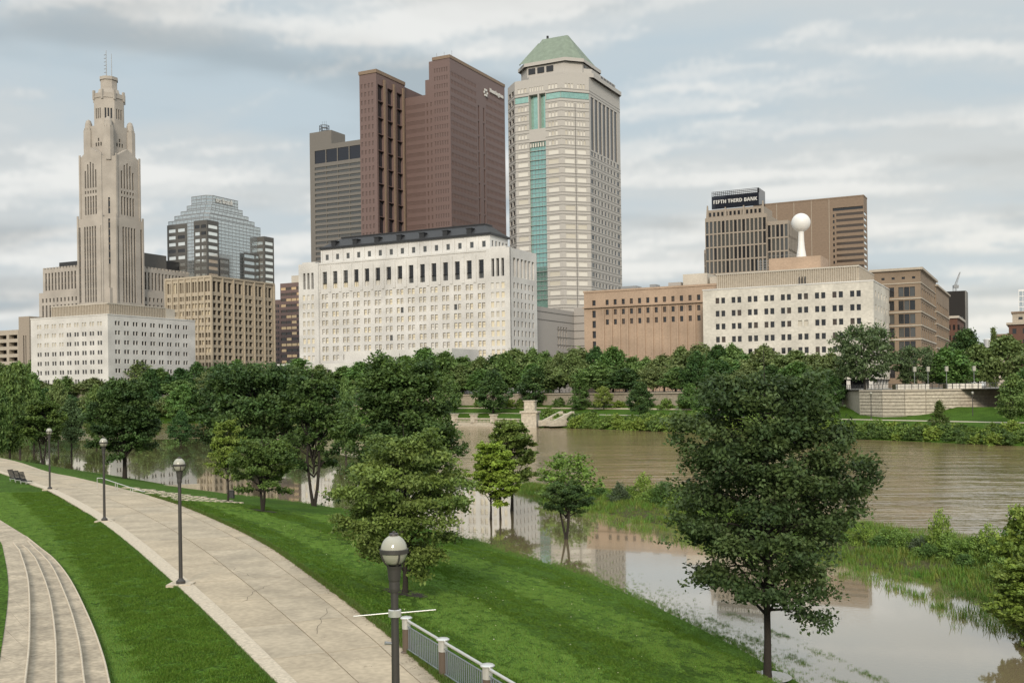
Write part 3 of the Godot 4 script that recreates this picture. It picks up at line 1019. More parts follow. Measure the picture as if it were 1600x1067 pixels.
func green_roof_tower() -> void:
	var b := building("office_tower", "pale granite tower with splayed corners, green glass stripe and green hipped roof", 878, 280, 456, 9.0, "skyscraper")
	var top := hgt(b, 116)
	var fh := 4.07
	var F := Vector3.RIGHT
	var diag := (Vector3.RIGHT + Vector3.FORWARD).normalized()
	var diag2 := (Vector3.RIGHT + Vector3.BACK).normalized()
	var xl := fx(b, 809)
	var wF := -xl
	var ch := reach(b.p, Vector2(0.9525, 0.305), 925.0)
	var leg := ch * 0.7071
	var zs := sz(b, 973, leg)
	var sS := -leg - zs
	var pl := b.p + GC * wF
	var cl := reach(pl, Vector2(-0.305, 0.9525), 798.0)
	# front: window groups either side of a green glass stripe
	var wf := []
	var g0 := wF * 0.31
	var g1 := wF * 0.665
	var gtop := hgt(b, 216)
	var white := ["sky_pane_white", "sky_pane_white", "sky_pane_blind", "glass_grey"]  # pale panes with the sky reflection put into the colour
	var rows := 33
	var v_first := top - 4.6
	b.most = 300
	for r in rows:
		var v := v_first - fh * r
		if v < 3: break
		if v < hgt(b, 500): break
		for q in [[1.2, g0 - 0.9], [g1 + 1.2, wF - 1.4]]:
			if r < 7:
				if r == 1: continue
				for k in 3:
					var ww: float = (q[1] - q[0]) / 3.0
					wf.append([q[0] + k * ww + 0.25, v - 0.95, q[0] + k * ww + ww - 0.3, v + 0.95, white[rng.randi() % 3], 0.25])
			else:
				wf.append([q[0], v - 0.95, q[1], v + 0.95, white[rng.randi() % 3], 0.2])
	var gv := v_first - fh * 1.0
	wf.append([0.02, gv - 1.5, g0 - 0.3, gv + 1.5, "mirror_green", 0.3])
	wf.append([g1 + 0.3, gv - 1.5, wF - 0.02, gv + 1.5, "mirror_green", 0.3])
	var gr := []
	var yy := gtop
	while yy - fh > 12.0:
		wf.append([g0, yy - fh + 0.12, g1, yy, "mirror_green", 0.8])
		yy -= fh
	wf.append([g0, hgt(b, 196), g0 + 4.2, hgt(b, 141), "mirror_green", 2.4])
	wf.append([g1 - 3.0, hgt(b, 196), g1, hgt(b, 141), "mirror_green", 2.4])
	for r in [0, 6]:
		for k in 6: wf.append([g0 + 0.3 + k * 1.2, v_first - fh * r - 0.95, g0 + 0.95 + k * 1.2, v_first - fh * r + 0.95, "sky_pane_white", 0.25])
	facade(b, Vector3(xl, 0, 0), F, Vector3.BACK, wF, 0, top, wf, "granite")
	# splayed face to the right of it
	var wd := []
	for r in rows:
		var v := v_first - fh * r
		if v < hgt(b, 480): break
		if r == 1:
			wd.append([0.02, v - 1.5, ch - 0.02, v + 1.5, "mirror_green", 0.3]); continue
		for q in [[1.6, ch * 0.46], [ch * 0.56, ch * 0.87]]:
			if r < 7:
				for k in 3:
					var ww: float = (q[1] - q[0]) / 3.0
					wd.append([q[0] + k * ww + 0.25, v - 0.95, q[0] + k * ww + ww - 0.3, v + 0.95, white[rng.randi() % 3], 0.25])
			else:
				wd.append([q[0], v - 0.95, q[1], v + 0.95, white[rng.randi() % 3], 0.2])
	facade(b, Vector3(0, 0, 0), diag, diag2, ch, 0, top, wd, "granite")
	# side
	var ws := []
	for r in rows:
		var v := v_first - fh * r
		if v < 10.0: break
		if r > 6:
			var n := 9
			for k in n:
				var u := sS * (0.03 + 0.945 * k / n)
				var ww := sS * 0.055 * (1.6 if k == 0 or k == n - 1 else 1.0)
				ws.append([u, v - 0.95, u + ww, v + 0.95, "glass_grey" if rng.randf() < 0.55 else "glass_dark", 0.2])
	for k in 7:
		ws.append([sS * (0.05 + 0.125 * k), v_first - fh * 6.6, sS * (0.05 + 0.125 * k) + sS * 0.095, v_first - fh * 0.9, "glass_dark", 0.35])
	facade(b, Vector3(leg, 0, -leg), Vector3.FORWARD, Vector3.RIGHT, sS, 0, top, ws, "granite")
	# left splay with dark windows
	var dl := (Vector3.BACK + Vector3.RIGHT).normalized()
	var wl := []
	for r in rows:
		var v := v_first - fh * r
		if v < hgt(b, 470): break
		for k in 2: wl.append([cl * (0.12 + 0.42 * k), v - 1.0, cl * (0.12 + 0.42 * k) + cl * 0.3, v + 1.0, "glass_dark" if rng.randf() < 0.8 else "glass_grey", 0.3])
	var ll := cl * 0.7071
	facade(b, Vector3(xl - ll, 0, -ll), dl, (Vector3.LEFT + Vector3.BACK).normalized(), cl, 0, top, wl, "granite")
	# closing body, joints, parapets
	var fp := [Vector2(xl, -3.0), Vector2(-1.2, -3.0), Vector2(leg - 3.0, -leg - 1.2), Vector2(leg - 3.0, zs), Vector2(leg - 12, zs - 10), Vector2(xl - ll + 2, zs - 10), Vector2(xl - ll + 2.0, -ll - 1.2)]
	var mb := MB.new()
	mb.prism(fp, 0, top - 0.02)
	put(b.root, "core", mb, M["granite"])
	var out := func(e: float) -> Array:
		return [Vector2(xl, e), Vector2(e * 0.41, e), Vector2(leg + e, -leg - e * 0.0 + e * 0.41 * 0.0), Vector2(leg + e, zs), Vector2(leg - 12, zs - 12), Vector2(xl - ll - e, zs - 12), Vector2(xl - ll - e * 0.7, -ll)]
	mb = MB.new()
	for r in rows - 1:
		var v := v_first - fh * r - fh * 0.5
		if v < 10: break
		for q in [[Vector3(xl, 0, 0), Vector3(xl + g0, 0, 0), Vector3.BACK], [Vector3(xl + g1, 0, 0), Vector3.ZERO, Vector3.BACK], [Vector3.ZERO, Vector3(leg, 0, -leg), diag2], [Vector3(leg, 0, -leg), Vector3(leg, 0, zs), Vector3.RIGHT], [Vector3(xl - ll, 0, -ll), Vector3(xl, 0, 0), (Vector3.LEFT + Vector3.BACK).normalized()]]:
			if r < 7 and r > 0 and q[2] == Vector3.RIGHT: continue
			for s in [-0.62, 0.62]:
				var up: Vector3 = Vector3.UP * (v + s)
				var n: Vector3 = q[2] * 0.05
				mb.quad(q[0] + n + up - Vector3.UP * 0.09, q[1] + n + up - Vector3.UP * 0.09, q[1] + n + up + Vector3.UP * 0.09, q[0] + n + up + Vector3.UP * 0.09)
	tag(put(b.root, "string_courses", mb, M["dark_granite"]), "", "", "", "stuff")
	mb = MB.new()
	mb.quad(Vector3(leg * 0.5, 0, -leg * 0.5) + diag2 * 0.06 - diag * 0.12, Vector3(leg * 0.5, 0, -leg * 0.5) + diag2 * 0.06 + diag * 0.12, Vector3(leg * 0.5, top - 12, -leg * 0.5) + diag2 * 0.06 + diag * 0.12, Vector3(leg * 0.5, top - 12, -leg * 0.5) + diag2 * 0.06 - diag * 0.12)
	put(b.root, "joint", mb, M["dark_granite"])
	mb = MB.new()
	yy = gtop
	while yy > 40.0:
		mb.box(Vector3(xl + g0, yy - 0.1, -0.78), Vector3(xl + g1, yy + 0.12, -0.6)); yy -= fh / 2
	for k in 5: mb.box(Vector3(xl + g0 + (g1 - g0) * (k + 0.5) / 5.0 - 0.06, 40, -0.78), Vector3(xl + g0 + (g1 - g0) * (k + 0.5) / 5.0 + 0.06, gtop, -0.66))
	tag(put(b.root, "mullions", mb, M["steel_grey"]), "", "", "", "stuff")
	# crown: set-back storey, roof terraces, copper roof with a ridge
	var cx := -9.0
	var cz := -19.0
	var rx := 15.6
	var rz := 15.6
	var y1 := high(103, 860, 466) - b.base
	mb = MB.new()
	mb.prism(octagon(cx + 1.5, cz - 9.0, rx + 2.6, rz + 10.5, 9.5), top, top + 1.8)
	mb.prism(octagon(cx + 1.5, cz - 9.0, rx + 0.6, rz + 7.5, 9.0), top + 1.8, top + 4.6)
	mb.prism(octagon(cx, cz, rx - 0.6, rz - 0.6, 6.0), top + 1.8, y1)
	put(b.root, "crown_wall", mb, M["granite"])
	for k in 3: slab(b, "louvre", cx - 8.3 + k * 4.4, cx - 5.0 + k * 4.4, y1 - 3.4, y1 - 0.9, cz + rz - 0.7, cz + rz - 0.3, "glass_dark")
	for k in 5: slab(b, "louvre", cx + rx - 0.7, cx + rx - 0.3, y1 - 3.2, y1 - 0.8, cz + rz - 10.4 - k * 3.4, cz + rz - 8.2 - k * 3.4, "glass_dark")
	for k in 5: slab(b, "louvre", cx + rx + 2.0, cx + rx + 2.3, top + 2.0, top + 4.2, cz - 8.0 - k * 3.4, cz - 5.8 - k * 3.4, "glass_dark")
	mb = MB.new()
	mb.prism(octagon(cx, cz, rx + 0.5, rz + 0.5, 6.2), y1, y1 + 1.5)
	put(b.root, "cornice", mb, M["granite"])
	mb = MB.new()
	var ry := high(59, 884, 478) - b.base
	mb.prism(octagon(cx, cz, rx - 0.4, rz - 0.4, 6.0), y1 + 1.5, ry, octagon(cx - 2.0, cz, 6.4, 0.9, 0.4))
	# hipped wing over the front, with a valley where it meets the main slope
	var q0 := Vector3(cx - 12.5, y1 + 1.52, cz + rz + 0.3)
	var q1 := Vector3(cx - 0.5, y1 + 1.52, cz + rz + 0.3)
	var q2 := Vector3(cx - 8.6, ry - 2.6, cz + 4.0)
	var q3 := Vector3(cx - 6.6, ry - 2.6, cz + 4.0)
	mb.quad(q0, q1, q3, q2)
	mb.tri(q1, q1 + Vector3(2.2, 0.6, -3.4), q3)
	mb.tri(q0 + Vector3(-1.4, 0.6, -3.4), q0, q2)
	put(b.root, "copper_roof", mb, M["copper"])
	slab(b, "roof_mast", cx - 6.2, cx - 5.4, ry - 0.5, ry + 1.5, cz - 0.4, cz + 0.4, "black_metal")
	finish(b)
	# its low banded podium to the right of the courthouse
	var c := building("podium_building", "low grey banded stone building with tall slot windows beside the white courthouse", 826, 520, 398)
	var t := hgt(c, 476)
	var z1 := sz(c, 897)
	var sl := -z1
	var wsl := []
	for k in 4: wsl.append([sl * 0.62 + k * 2.6, t - 15.5, sl * 0.62 + k * 2.6 + 1.3, t - 7.0, "glass_dark", 1.0])
	for r in 2:
		for k in 4: wsl.append([sl * 0.66 + k * 2.4, t - 19.0 - r * 2.4, sl * 0.66 + k * 2.4 + 1.0, t - 17.6 - r * 2.4, "glass_dark"])
	block(c, -12, 0, z1, 0, 0, t, [], wsl, "podium", 0.6)
	block(c, 0.01, 14, z1 - 22, z1 - 0.01, 0, t + 1.5, [], [], "podium", 0.6)
	mb = MB.new()
	for r in 7:
		var y := t - 2.0 - r * 3.1
		mb.box(Vector3(0.01, y, z1 + 0.05), Vector3(0.07, y + 0.28, -sl * 0.02 if r > 2 else 0.0) if r < 2 else Vector3(0.07, y + 0.28, z1 * 0.6))
		mb.box(Vector3(0.02, y, z1 - 0.0), Vector3(14, y + 0.28, z1 + 0.06))
	tag(put(c.root, "bands", mb, M["dark_granite"]), "", "", "", "stuff")
	finish(c)

func courthouse() -> void:
	var b := building("courthouse", "long white marble courthouse with many small windows and a dark dormered roof", 797, 470, 375)
	var top := hgt(b, 386)
	var x0 := fx(b, 467)
	var z0 := sz(b, 839.5)
	var L := -x0
	var pav := 9.6
	var bay := (L - 2 * pav) / 15.0
	var sky_keys := ["sky_pane_blind", "sky_pane_blind", "sky_pane_warm", "sky_pane_white"]  # pane colours with the reflected sky painted in
	b.most = 300
	var wm := []
	var first := top - 13.3
	for r in 11:
		var v := first - 3.42 * r
		for k in 15:
			for q in 2:
				var u := bay * k + bay * (0.24 + 0.34 * q) - 0.2
				var warm: bool = r > 3 and k > 11  # warm sky reflection painted in by row and bay
				wm.append([u, v - 1.05, u + 1.3, v + 1.05, "sky_pane_warm" if warm else sky_keys[rng.randi() % 4] if rng.randf() < 0.98 else "glass_grey"])
	for k in 15:
		wm.append([bay * (k + 0.3), top - 10.2, bay * (k + 0.3) + 2.1, top - 8.0, "sky_pane_warm" if k < 4 else "sky_pane_white" if k < 8 else "glass_grey", 0.7])  # pale lower panes: sky reflection painted in along the front
		wm.append([bay * (k + 0.3), top - 8.0, bay * (k + 0.3) + 2.1, top - 3.5, "glass_grey" if k < 3 else "glass_dark", 0.7])
	facade(b, Vector3(x0 + pav, 0, -0.9), Vector3.RIGHT, Vector3.BACK, L - 2 * pav, 0, top - 0.6, wm, "marble", 0.35)
	# left and top bars paint in the reveal shade; middle bar is the sash
	var shade_sash := MB.new()
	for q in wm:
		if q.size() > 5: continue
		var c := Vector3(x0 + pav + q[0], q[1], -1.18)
		shade_sash.box(c, c + Vector3(0.13, q[3] - q[1], 0.05))
		shade_sash.box(c + Vector3(0.13, q[3] - q[1] - 0.16, 0), c + Vector3(q[2] - q[0], q[3] - q[1], 0.05))
		shade_sash.box(c + Vector3(0.13, (q[3] - q[1]) * 0.5 - 0.04, 0), c + Vector3(q[2] - q[0], (q[3] - q[1]) * 0.5 + 0.04, 0.05))
	tag(put(b.root, "reveal_shade_sashes", shade_sash, M["bronze_panel"]), "", "", "", "stuff")
	# window bars in the tall windows
	var mb := MB.new()
	for k in 15:
		var u := x0 + pav + bay * (k + 0.3)
		for q in 2: mb.box(Vector3(u + 0.65 + q * 0.7, top - 10.2, -1.6), Vector3(u + 0.73 + q * 0.7, top - 3.5, -1.48))
		for q in 3: mb.box(Vector3(u, top - 5.0 - q * 1.5, -1.6), Vector3(u + 2.1, top - 4.9 - q * 1.5, -1.48))
	tag(put(b.root, "window_bars", mb, M["black_metal"]), "", "", "", "stuff")
	# fluted pilasters between the bays, attic panels
	mb = MB.new()
	for k in 16:
		var u := x0 + pav + bay * k
		mb.box(Vector3(u - 0.55, top - 11.6, -0.88), Vector3(u + 0.55, top - 1.2, -0.62))
	put(b.root, "pilasters", mb, M["marble"]).set_meta("kind", "stuff")
	for side in 2:
		var ox := x0 if side == 0 else -pav
		var wp := []
		for r in 11:
			for k in 3: wp.append([1.9 + k * 2.15, first - 3.42 * r - 1.05, 1.9 + k * 2.15 + 1.25, first - 3.42 * r + 1.05, "sky_pane_warm" if side == 1 and r > 3 else sky_keys[rng.randi() % 4]])  # warm sky reflection painted into the right pavilion panes
		for k in 3: wp.append([2.2 + k * 2.0, top - 10.0, 2.2 + k * 2.0 + 1.15, top - 3.6, "glass_dark", 1.1])
		facade(b, Vector3(ox, 0, 0), Vector3.RIGHT, Vector3.BACK, pav, 0, top, wp, "marble", 0.35)
		mb = MB.new()
		mb.quad(Vector3(ox + pav, 0, 0), Vector3(ox + pav, 0, -0.9), Vector3(ox + pav, top, -0.9), Vector3(ox + pav, top, 0))
		mb.quad(Vector3(ox, 0, -0.9), Vector3(ox, 0, 0), Vector3(ox, top, 0), Vector3(ox, top, -0.9))
		mb.box(Vector3(ox + 1.6, top + 0.01, -4.0), Vector3(ox + pav - 1.6, top + 0.7, -0.4))
		put(b.root, "pavilion", mb, M["marble"])
	b.most = 380
	var ws := []
	var s := -z0
	for r in 11:
		for k in 6: ws.append([s * (0.13 + 0.138 * k), first - 3.42 * r - 1.05, s * (0.13 + 0.138 * k) + s * 0.055, first - 3.42 * r + 1.05, "glass_dark"])
	for k in 6: ws.append([s * (0.13 + 0.138 * k), top - 10.2, s * (0.13 + 0.138 * k) + s * 0.085, top - 3.4, "glass_grey", 1.6])
	facade(b, Vector3(0, 0, 0), Vector3.FORWARD, Vector3.RIGHT, s, 0, top, ws, "marble", 0.35)
	mb = MB.new()
	mb.box(Vector3(x0, 0, z0), Vector3(-2.0, top - 0.7, -2.8))
	put(b.root, "wall", mb, M["marble"])
	slab(b, "cornice", x0 + pav, -pav, top - 0.6, top, -3.0, -0.7, "marble")
	# set-back upper storeys and the dark roof
	var z1 := -7.5
	var xa := fx(b, 504, z1)
	var xb := fx(b, 767, z1)
	var zb := sz(b, 795, xb)
	var dd := b.d + xb * -0.458 - z1 * 0.889
	var t2 := high(366.5, 767, dd) - b.base
	var wu := []
	var ub := (xb - xa) / 15.0
	for k in 15:
		for r in 2: wu.append([ub * (k + 0.5) - 0.75, t2 - 3.2 - 3.2 * r - 1.1, ub * (k + 0.5) + 0.75, t2 - 3.2 - 3.2 * r + 1.1, "glass_grey"])
	var wv := []
	for k in 5: wv.append([1.5 + k * (-zb + z1) / 5.2, t2 - 4.0, 2.9 + k * (-zb + z1) / 5.2, t2 - 1.8, "glass_grey"])
	b.most = 415
	block(b, xa, xb, zb, z1, top - 0.7, t2, wu, wv, "marble", 0.3)
	mb = MB.new()
	for k in 15: mb.box(Vector3(xa + ub * k - 0.3, top - 0.6, z1 + 0.01), Vector3(xa + ub * k + 0.3, t2 - 0.4, z1 + 0.35))
	put(b.root, "pilasters", mb, M["marble"]).set_meta("kind", "stuff")
	slab(b, "eaves", xa - 0.7, xb + 0.7, t2, t2 + 0.8, zb - 0.7, z1 + 0.7, "black_metal")
	mb = MB.new()
	var e0 := [Vector2(xa - 0.4, z1 + 0.4), Vector2(xb + 0.4, z1 + 0.4), Vector2(xb + 0.4, zb), Vector2(xa - 0.4, zb)]
	var e1 := [Vector2(xa + 6.5, z1 - 4.5), Vector2(xb - 4.5, z1 - 4.5), Vector2(xb - 4.5, zb + 4), Vector2(xa + 6.5, zb + 4)]
	mb.prism(e0, t2 + 0.8, t2 + 4.6, e1)
	var roof := put(b.root, "slate_roof", mb, M["slate"])
	mb = MB.new()
	mb.box(Vector3(xa + 6.3, t2 + 4.6, zb + 4.2), Vector3(xb - 4.3, t2 + 5.1, z1 - 4.3))
	put(roof, "ridge", mb, M["black_metal"])
	for k in 7:
		mb = MB.new()
		var u := xa + (xb - xa) * (0.075 + 0.135 * k)
		mb.box(Vector3(u - 1.0, t2 + 0.8, z1 - 3.5), Vector3(u + 1.0, t2 + 2.9, z1 + 0.1))
		mb.box(Vector3(u - 1.25, t2 + 2.9, z1 - 3.7), Vector3(u + 1.25, t2 + 3.15, z1 + 0.35))
		put(roof, "dormer", mb, M["black_metal"])
	finish(b)
	# terraces on the river side
	var c := building("terrace_block", "low white marble terrace wing with a few square windows in front of the courthouse", 706, 560, 352)
	var tc := hgt(c, 544)
	var xm := fx(c, 537)
	var w2 := -xm
	block(c, xm, 0, -18, 0, 0, tc, [[w2 - 5.2, tc - 4.3, w2 - 4.1, tc - 2.4, "glass_dark"], [w2 - 3.4, tc - 4.3, w2 - 2.3, tc - 2.4, "glass_dark"]], [], "marble", 0.35, "pavement")
	slab(c, "bay", -13.5, -8.0, 0, tc + 0.4, 0.01, 4.0, "marble")
	var te := hgt(c, 563)
	var xe := fx(c, 436, 4.0)
	var xe2 := fx(c, 580, 4.0)
	var w3 := xe2 - xe
	var wz := []
	for k in 3: wz.append([w3 * (0.42 + 0.105 * k), te - 4.0, w3 * (0.42 + 0.105 * k) + 1.4, te - 2.1, "glass_dark"])
	wz.append([w3 * 0.12, te - 7, w3 * 0.12 + 1.6, te - 3.4, "glass_dark"])
	wz.append([w3 * 0.86, te - 5.5, w3 * 0.86 + 1.9, te - 1.6, "sky_pane_warm"])
	block(c, xe, xe2, -14, 4.0, 0, te, wz, [], "marble", 0.4, "pavement")
	slab(c, "porch", xe - 0.3, xe + 6.0, 0, te + 0.3, 4.01, 5.2, "marble")
	finish(c)

func tan_office() -> void:
	var b := building("office_building", "tan ribbed concrete block with three rows of small windows under its flat roof", 1160, 500, 318)
	var x0 := fx(b, 913)
	var d0 := b.d + x0 * -0.458
	var top := high(458, 913, d0) - b.base
	var w := -x0
	var wf := []
	for r in 3:
		for k in 17:
			var u := w * 0.145 + k * 2.75
			if u > w - 2: break
			if r == 0 or k > -1: wf.append([u, top - 3.4 - 3.15 * r - 0.85, u + 1.05, top - 3.4 - 3.15 * r + 0.85, "glass_dark" if rng.randf() < 0.75 else "glass_bronze"])
	for r in 9:
		wf.append([w * 0.055, top - 3.4 - 3.3 * r - (0.85 if r == 0 else 1.4), w * 0.055 + 1.2, top - 3.4 - 3.3 * r + 0.85, "glass_dark"])
	block(b, x0, 0, -26, 0, 0, top, wf, [], "precast_tan", 0.5)
	for k in 17:
		var u := x0 + w * 0.145 - 0.75 + k * 2.75
		if u > -1: break
		slab(b, "panel", u - 0.32, u + 0.32, 0, top - 5.4, 0.02, 0.4, "precast_tan")
	slab(b, "ledge", x0 - 0.3, 0, top - 5.0, top - 4.6, 0.03, 0.7, "precast_tan")
	slab(b, "coping", x0 - 0.2, 0.1, top, top + 0.6, -26.2, 0.2, "precast_tan")
	slab(b, "roof_box", x0 + w * 0.22, x0 + w * 0.32, top + 0.6, top + 1.8, -9, -4, "steel_grey")
	slab(b, "roof_box", x0 + w * 0.40, x0 + w * 0.44, top + 0.6, top + 2.0, -9, -5, "steel_grey")
	slab(b, "roof_box", x0 + w * 0.52, x0 + w * 0.60, top + 0.6, top + 2.2, -12, -5, "podium")
	slab(b, "penthouse", x0 + w * 0.62, x0 + w * 0.77, top + 0.6, top + 4.4, -14, -4, "limestone")
	slab(b, "penthouse", x0 + w * 0.78, x0 + w * 0.93, top + 0.6, top + 3.2, -12, -5, "limestone")
	finish(b)

func ball_office() -> void:
	var b := building("office_building", "white mottled stone block with a giant white ball finial on its roof", 1366, 500, 290)
	var top := hgt(b, 439)
	var x0 := fx(b, 1099)
	var z0 := sz(b, 1399)
	var w := -x0
	var s := -z0
	var wf := []
	for r in 7:
		for k in 9:
			for q in 2:
				var u := w * 0.079 + w * 0.099 * k + q * 1.72
				var v := top - 3.2 - 3.8 * r
				wf.append([u, v - 0.85, u + 1.15, v + 0.85, "glass_dark" if rng.randf() < 0.72 else ("glass_bronze" if rng.randf() < 0.8 else "sky_pane_blind")])
	var ws := []
	for r in 7:
		for k in 7: ws.append([s * (0.08 + 0.125 * k), top - 3.2 - 3.8 * r - 0.85, s * (0.08 + 0.125 * k) + 1.6, top - 3.2 - 3.8 * r + 0.85, "glass_dark"])
	var yb := hgt(b, 560)
	block(b, x0, 0, z0, 0, yb, top, wf, ws, "mottled", 0.4)
	slab(b, "ground_floor", x0 + 2, -3.0, 0, yb - 0.01, z0 + 2, -3.0, "glass_dark")
	for k in 8: slab(b, "column", -1.6 - k * 6.0, -0.6 - k * 6.0, 0, yb - 0.005, -1.8, -0.8, "marble")
	for k in 6: slab(b, "column", -1.6, -0.6, 0, yb - 0.005, -7.4 - k * 6.0, -6.4 - k * 6.0, "marble")
	slab(b, "coping", x0 - 0.12, 0.12, top, top + 0.35, z0 - 0.12, 0.12, "marble")
	var z1 := -3.0
	var xa := fx(b, 1121, z1)
	var xb := fx(b, 1342, z1)
	var t2 := hgt(b, 413)
	var zb := z1 - 32.0
	slab(b, "plant_room", xa, xb, top + 0.35, t2, zb, z1, "panel")
	ribs(b, Vector3(xa, 0, z1), Vector3.RIGHT, Vector3.BACK, xb - xa, top + 0.35, t2, 0.62, 0.34, 0.3, "panel")
	ribs(b, Vector3(xb, 0, z1), Vector3.FORWARD, Vector3.RIGHT, z1 - zb, top + 0.35, t2, 0.62, 0.34, 0.3, "panel")
	slab(b, "parapet", xa - 0.2, xb + 0.35, t2, t2 + 0.4, zb, z1 + 0.4, "limestone")
	var xc := fx(b, 1203, -10.0)
	var xd := fx(b, 1284, -10.0)
	var t3 := high(399, 1284, b.d + 9.0 - xd * 0.458) - b.base
	slab(b, "penthouse", xc, xd, t2 + 0.4, t3, -22, -10, "precast_tan")
	var mb := MB.new()
	for k in 6:
		mb.box(Vector3(xc - 3.6, t2 + 0.4 + k * 0.75, -11.0), Vector3(xc - 0.1, t2 + 0.5 + k * 0.75, -10.9))
	for k in 5: mb.box(Vector3(xc - 3.6 + k * 0.85, t2 + 0.4, -11.0), Vector3(xc - 3.5 + k * 0.85, t2 + 4.8, -10.9))
	mb.box(Vector3(xc, t3, -10.6), Vector3(xc + 9, t3 + 0.08, -10.5)); mb.box(Vector3(xc, t3 + 0.8, -10.6), Vector3(xc + 9, t3 + 0.86, -10.5))
	put(b.root, "railing", mb, M["steel_grey"])
	# the ball on its flared stem
	var xs := fx(b, 1254, -16.0)
	var dk := b.d - xs * 0.458 + 16.0 * 0.889
	var px := dk / FOC
	mb = MB.new()
	mb.lathe(Vector3(xs, t3, -16), [Vector2(8.0 * px, 0), Vector2(7.2 * px, 6 * px), Vector2(5.6 * px, 16 * px), Vector2(4.6 * px, 28 * px), Vector2(4.3 * px, 40 * px), Vector2(4.8 * px, 44 * px)], 24)
	var stem := put(b.root, "stem", mb, M["white_paint"])
	mb = MB.new()
	var prof := []
	for k in 17: prof.append(Vector2(14.6 * px * sin(PI * k / 16.0) + 0.001, 57 * px - 14.6 * px * cos(PI * k / 16.0)))
	mb.lathe(Vector3(xs, t3, -16), prof, 32)
	put(stem, "ball", mb, M["white_paint"])
	# antennas on the parapet
	for k in 3: slab(b, "antenna", xa + (xb - xa) * (0.6 + k * 0.02), xa + (xb - xa) * (0.6 + k * 0.02) + 0.3, top + 0.35, top + 2.6, -2.4, -2.2, "black_metal")
	finish(b)

func sign_tower() -> void:
	var b := building("office_tower", "bronze glass tower with pale vertical mullions under a dark rooftop bank sign", 1232, 400, 600, 9.0, "skyscraper")
	var top := hgt(b, 350)
	var x0 := fx(b, 1101)
	var w := -x0
	var us := []
	var wins := []
	var floors := 12
	for q in [[x0, fx(b, 1104), hgt(b, 380), 1], [fx(b, 1104), fx(b, 1200), hgt(b, 330), 15], [fx(b, 1200), 0.0, hgt(b, 343), 5]]:
		var ww: float = q[1] - q[0]
		var n: int = q[3]
		wins = []
		for k in n:
			for r in 16:
				var v: float = q[2] - 2.2 - 7.8 * r
				if v < 8: break
				wins.append([ww * (k + 0.16) / n, v - 7.0, ww * (k + 0.84) / n, v, "glass_grey" if rng.randf() < 0.75 else "glass_dark", 0.5])
		facade(b, Vector3(q[0], 0, 0 if n == 15 else -1.2), Vector3.RIGHT, Vector3.BACK, ww, 0, q[2], wins, "tower_tan", 0.5)
		slab(b, "wall", q[0], q[1], 0, q[2] - 0.01, -30, -2.0, "tower_tan")
	facade(b, Vector3(0, 0, -1.2), Vector3.FORWARD, Vector3.RIGHT, 24, 0, hgt(b, 352), grid(1.0, 3.8, 6, 2.2, hgt(b, 357), 7.8, 12, 6.6, ["glass_dark"]), "tower_tan", 0.5)
	# arcaded top storey with pinnacles
	var xa := fx(b, 1107)
	var xb := fx(b, 1194)
	var y0 := hgt(b, 330)
	var y1 := hgt(b, 320)
	facade(b, Vector3(xa, 0, -1.5), Vector3.RIGHT, Vector3.BACK, xb - xa, y0, y1 + 1.2, grid(0.8, (xb - xa - 1.0) / 13.0, 13, 1.4, (y0 + y1) / 2 + 0.3, 3, 1, 2.4, ["glass_dark"]), "tower_tan", 0.6)
	slab(b, "wall", xa, xb, y0, y1 + 1.15, -24, -2.2, "tower_tan")
	for k in [0.0, 0.33, 0.66, 1.0]:
		var mb := MB.new()
		var u: float = xa + (xb - xa) * k
		mb.prism([Vector2(u - 0.8, -0.6), Vector2(u + 0.8, -0.6), Vector2(u + 0.8, -2.2), Vector2(u - 0.8, -2.2)], y0 - 1, y1 + 4.0, [Vector2(u - 0.3, -1.1), Vector2(u + 0.3, -1.1), Vector2(u + 0.3, -1.7), Vector2(u - 0.3, -1.7)])
		put(b.root, "pinnacle", mb, M["tower_tan"])
	# the sign box and its lattice
	var sa := fx(b, 1114)
	var sb := fx(b, 1188)
	var s0 := y1 + 1.6
	var board := slab(b, "sign_board", sa, sb, s0, s0 + 7.4, -2.0, -1.0, "glass_navy")
	slab(b, "sign_board", sb - 1.0, sb, s0, s0 + 10.0, -16.0, -2.02, "glass_navy")
	var mb2 := MB.new()
	for k in 25: mb2.box(Vector3(sa + (sb - sa) * k / 24.0 - 0.1, s0 + 7.4, -1.8), Vector3(sa + (sb - sa) * k / 24.0 + 0.1, s0 + 10.2, -1.6))
	for k in 3: mb2.box(Vector3(sa, s0 + 8.2 + k * 0.9, -1.85), Vector3(sb, s0 + 8.4 + k * 0.9, -1.55))
	for k in 3: mb2.box(Vector3(sa, s0 + 8.2 + k * 0.9, -5.85), Vector3(sb, s0 + 8.4 + k * 0.9, -5.55))
	put(board, "lattice", mb2, M["black_metal"])
	lettering(board, "FIFTH THIRD BANK", 2.9, Transform3D(Basis(Vector3.RIGHT, Vector3.UP, Vector3.BACK), Vector3((sa + sb) / 2, s0 + 3.9, -0.8)), "letter")
	finish(b)

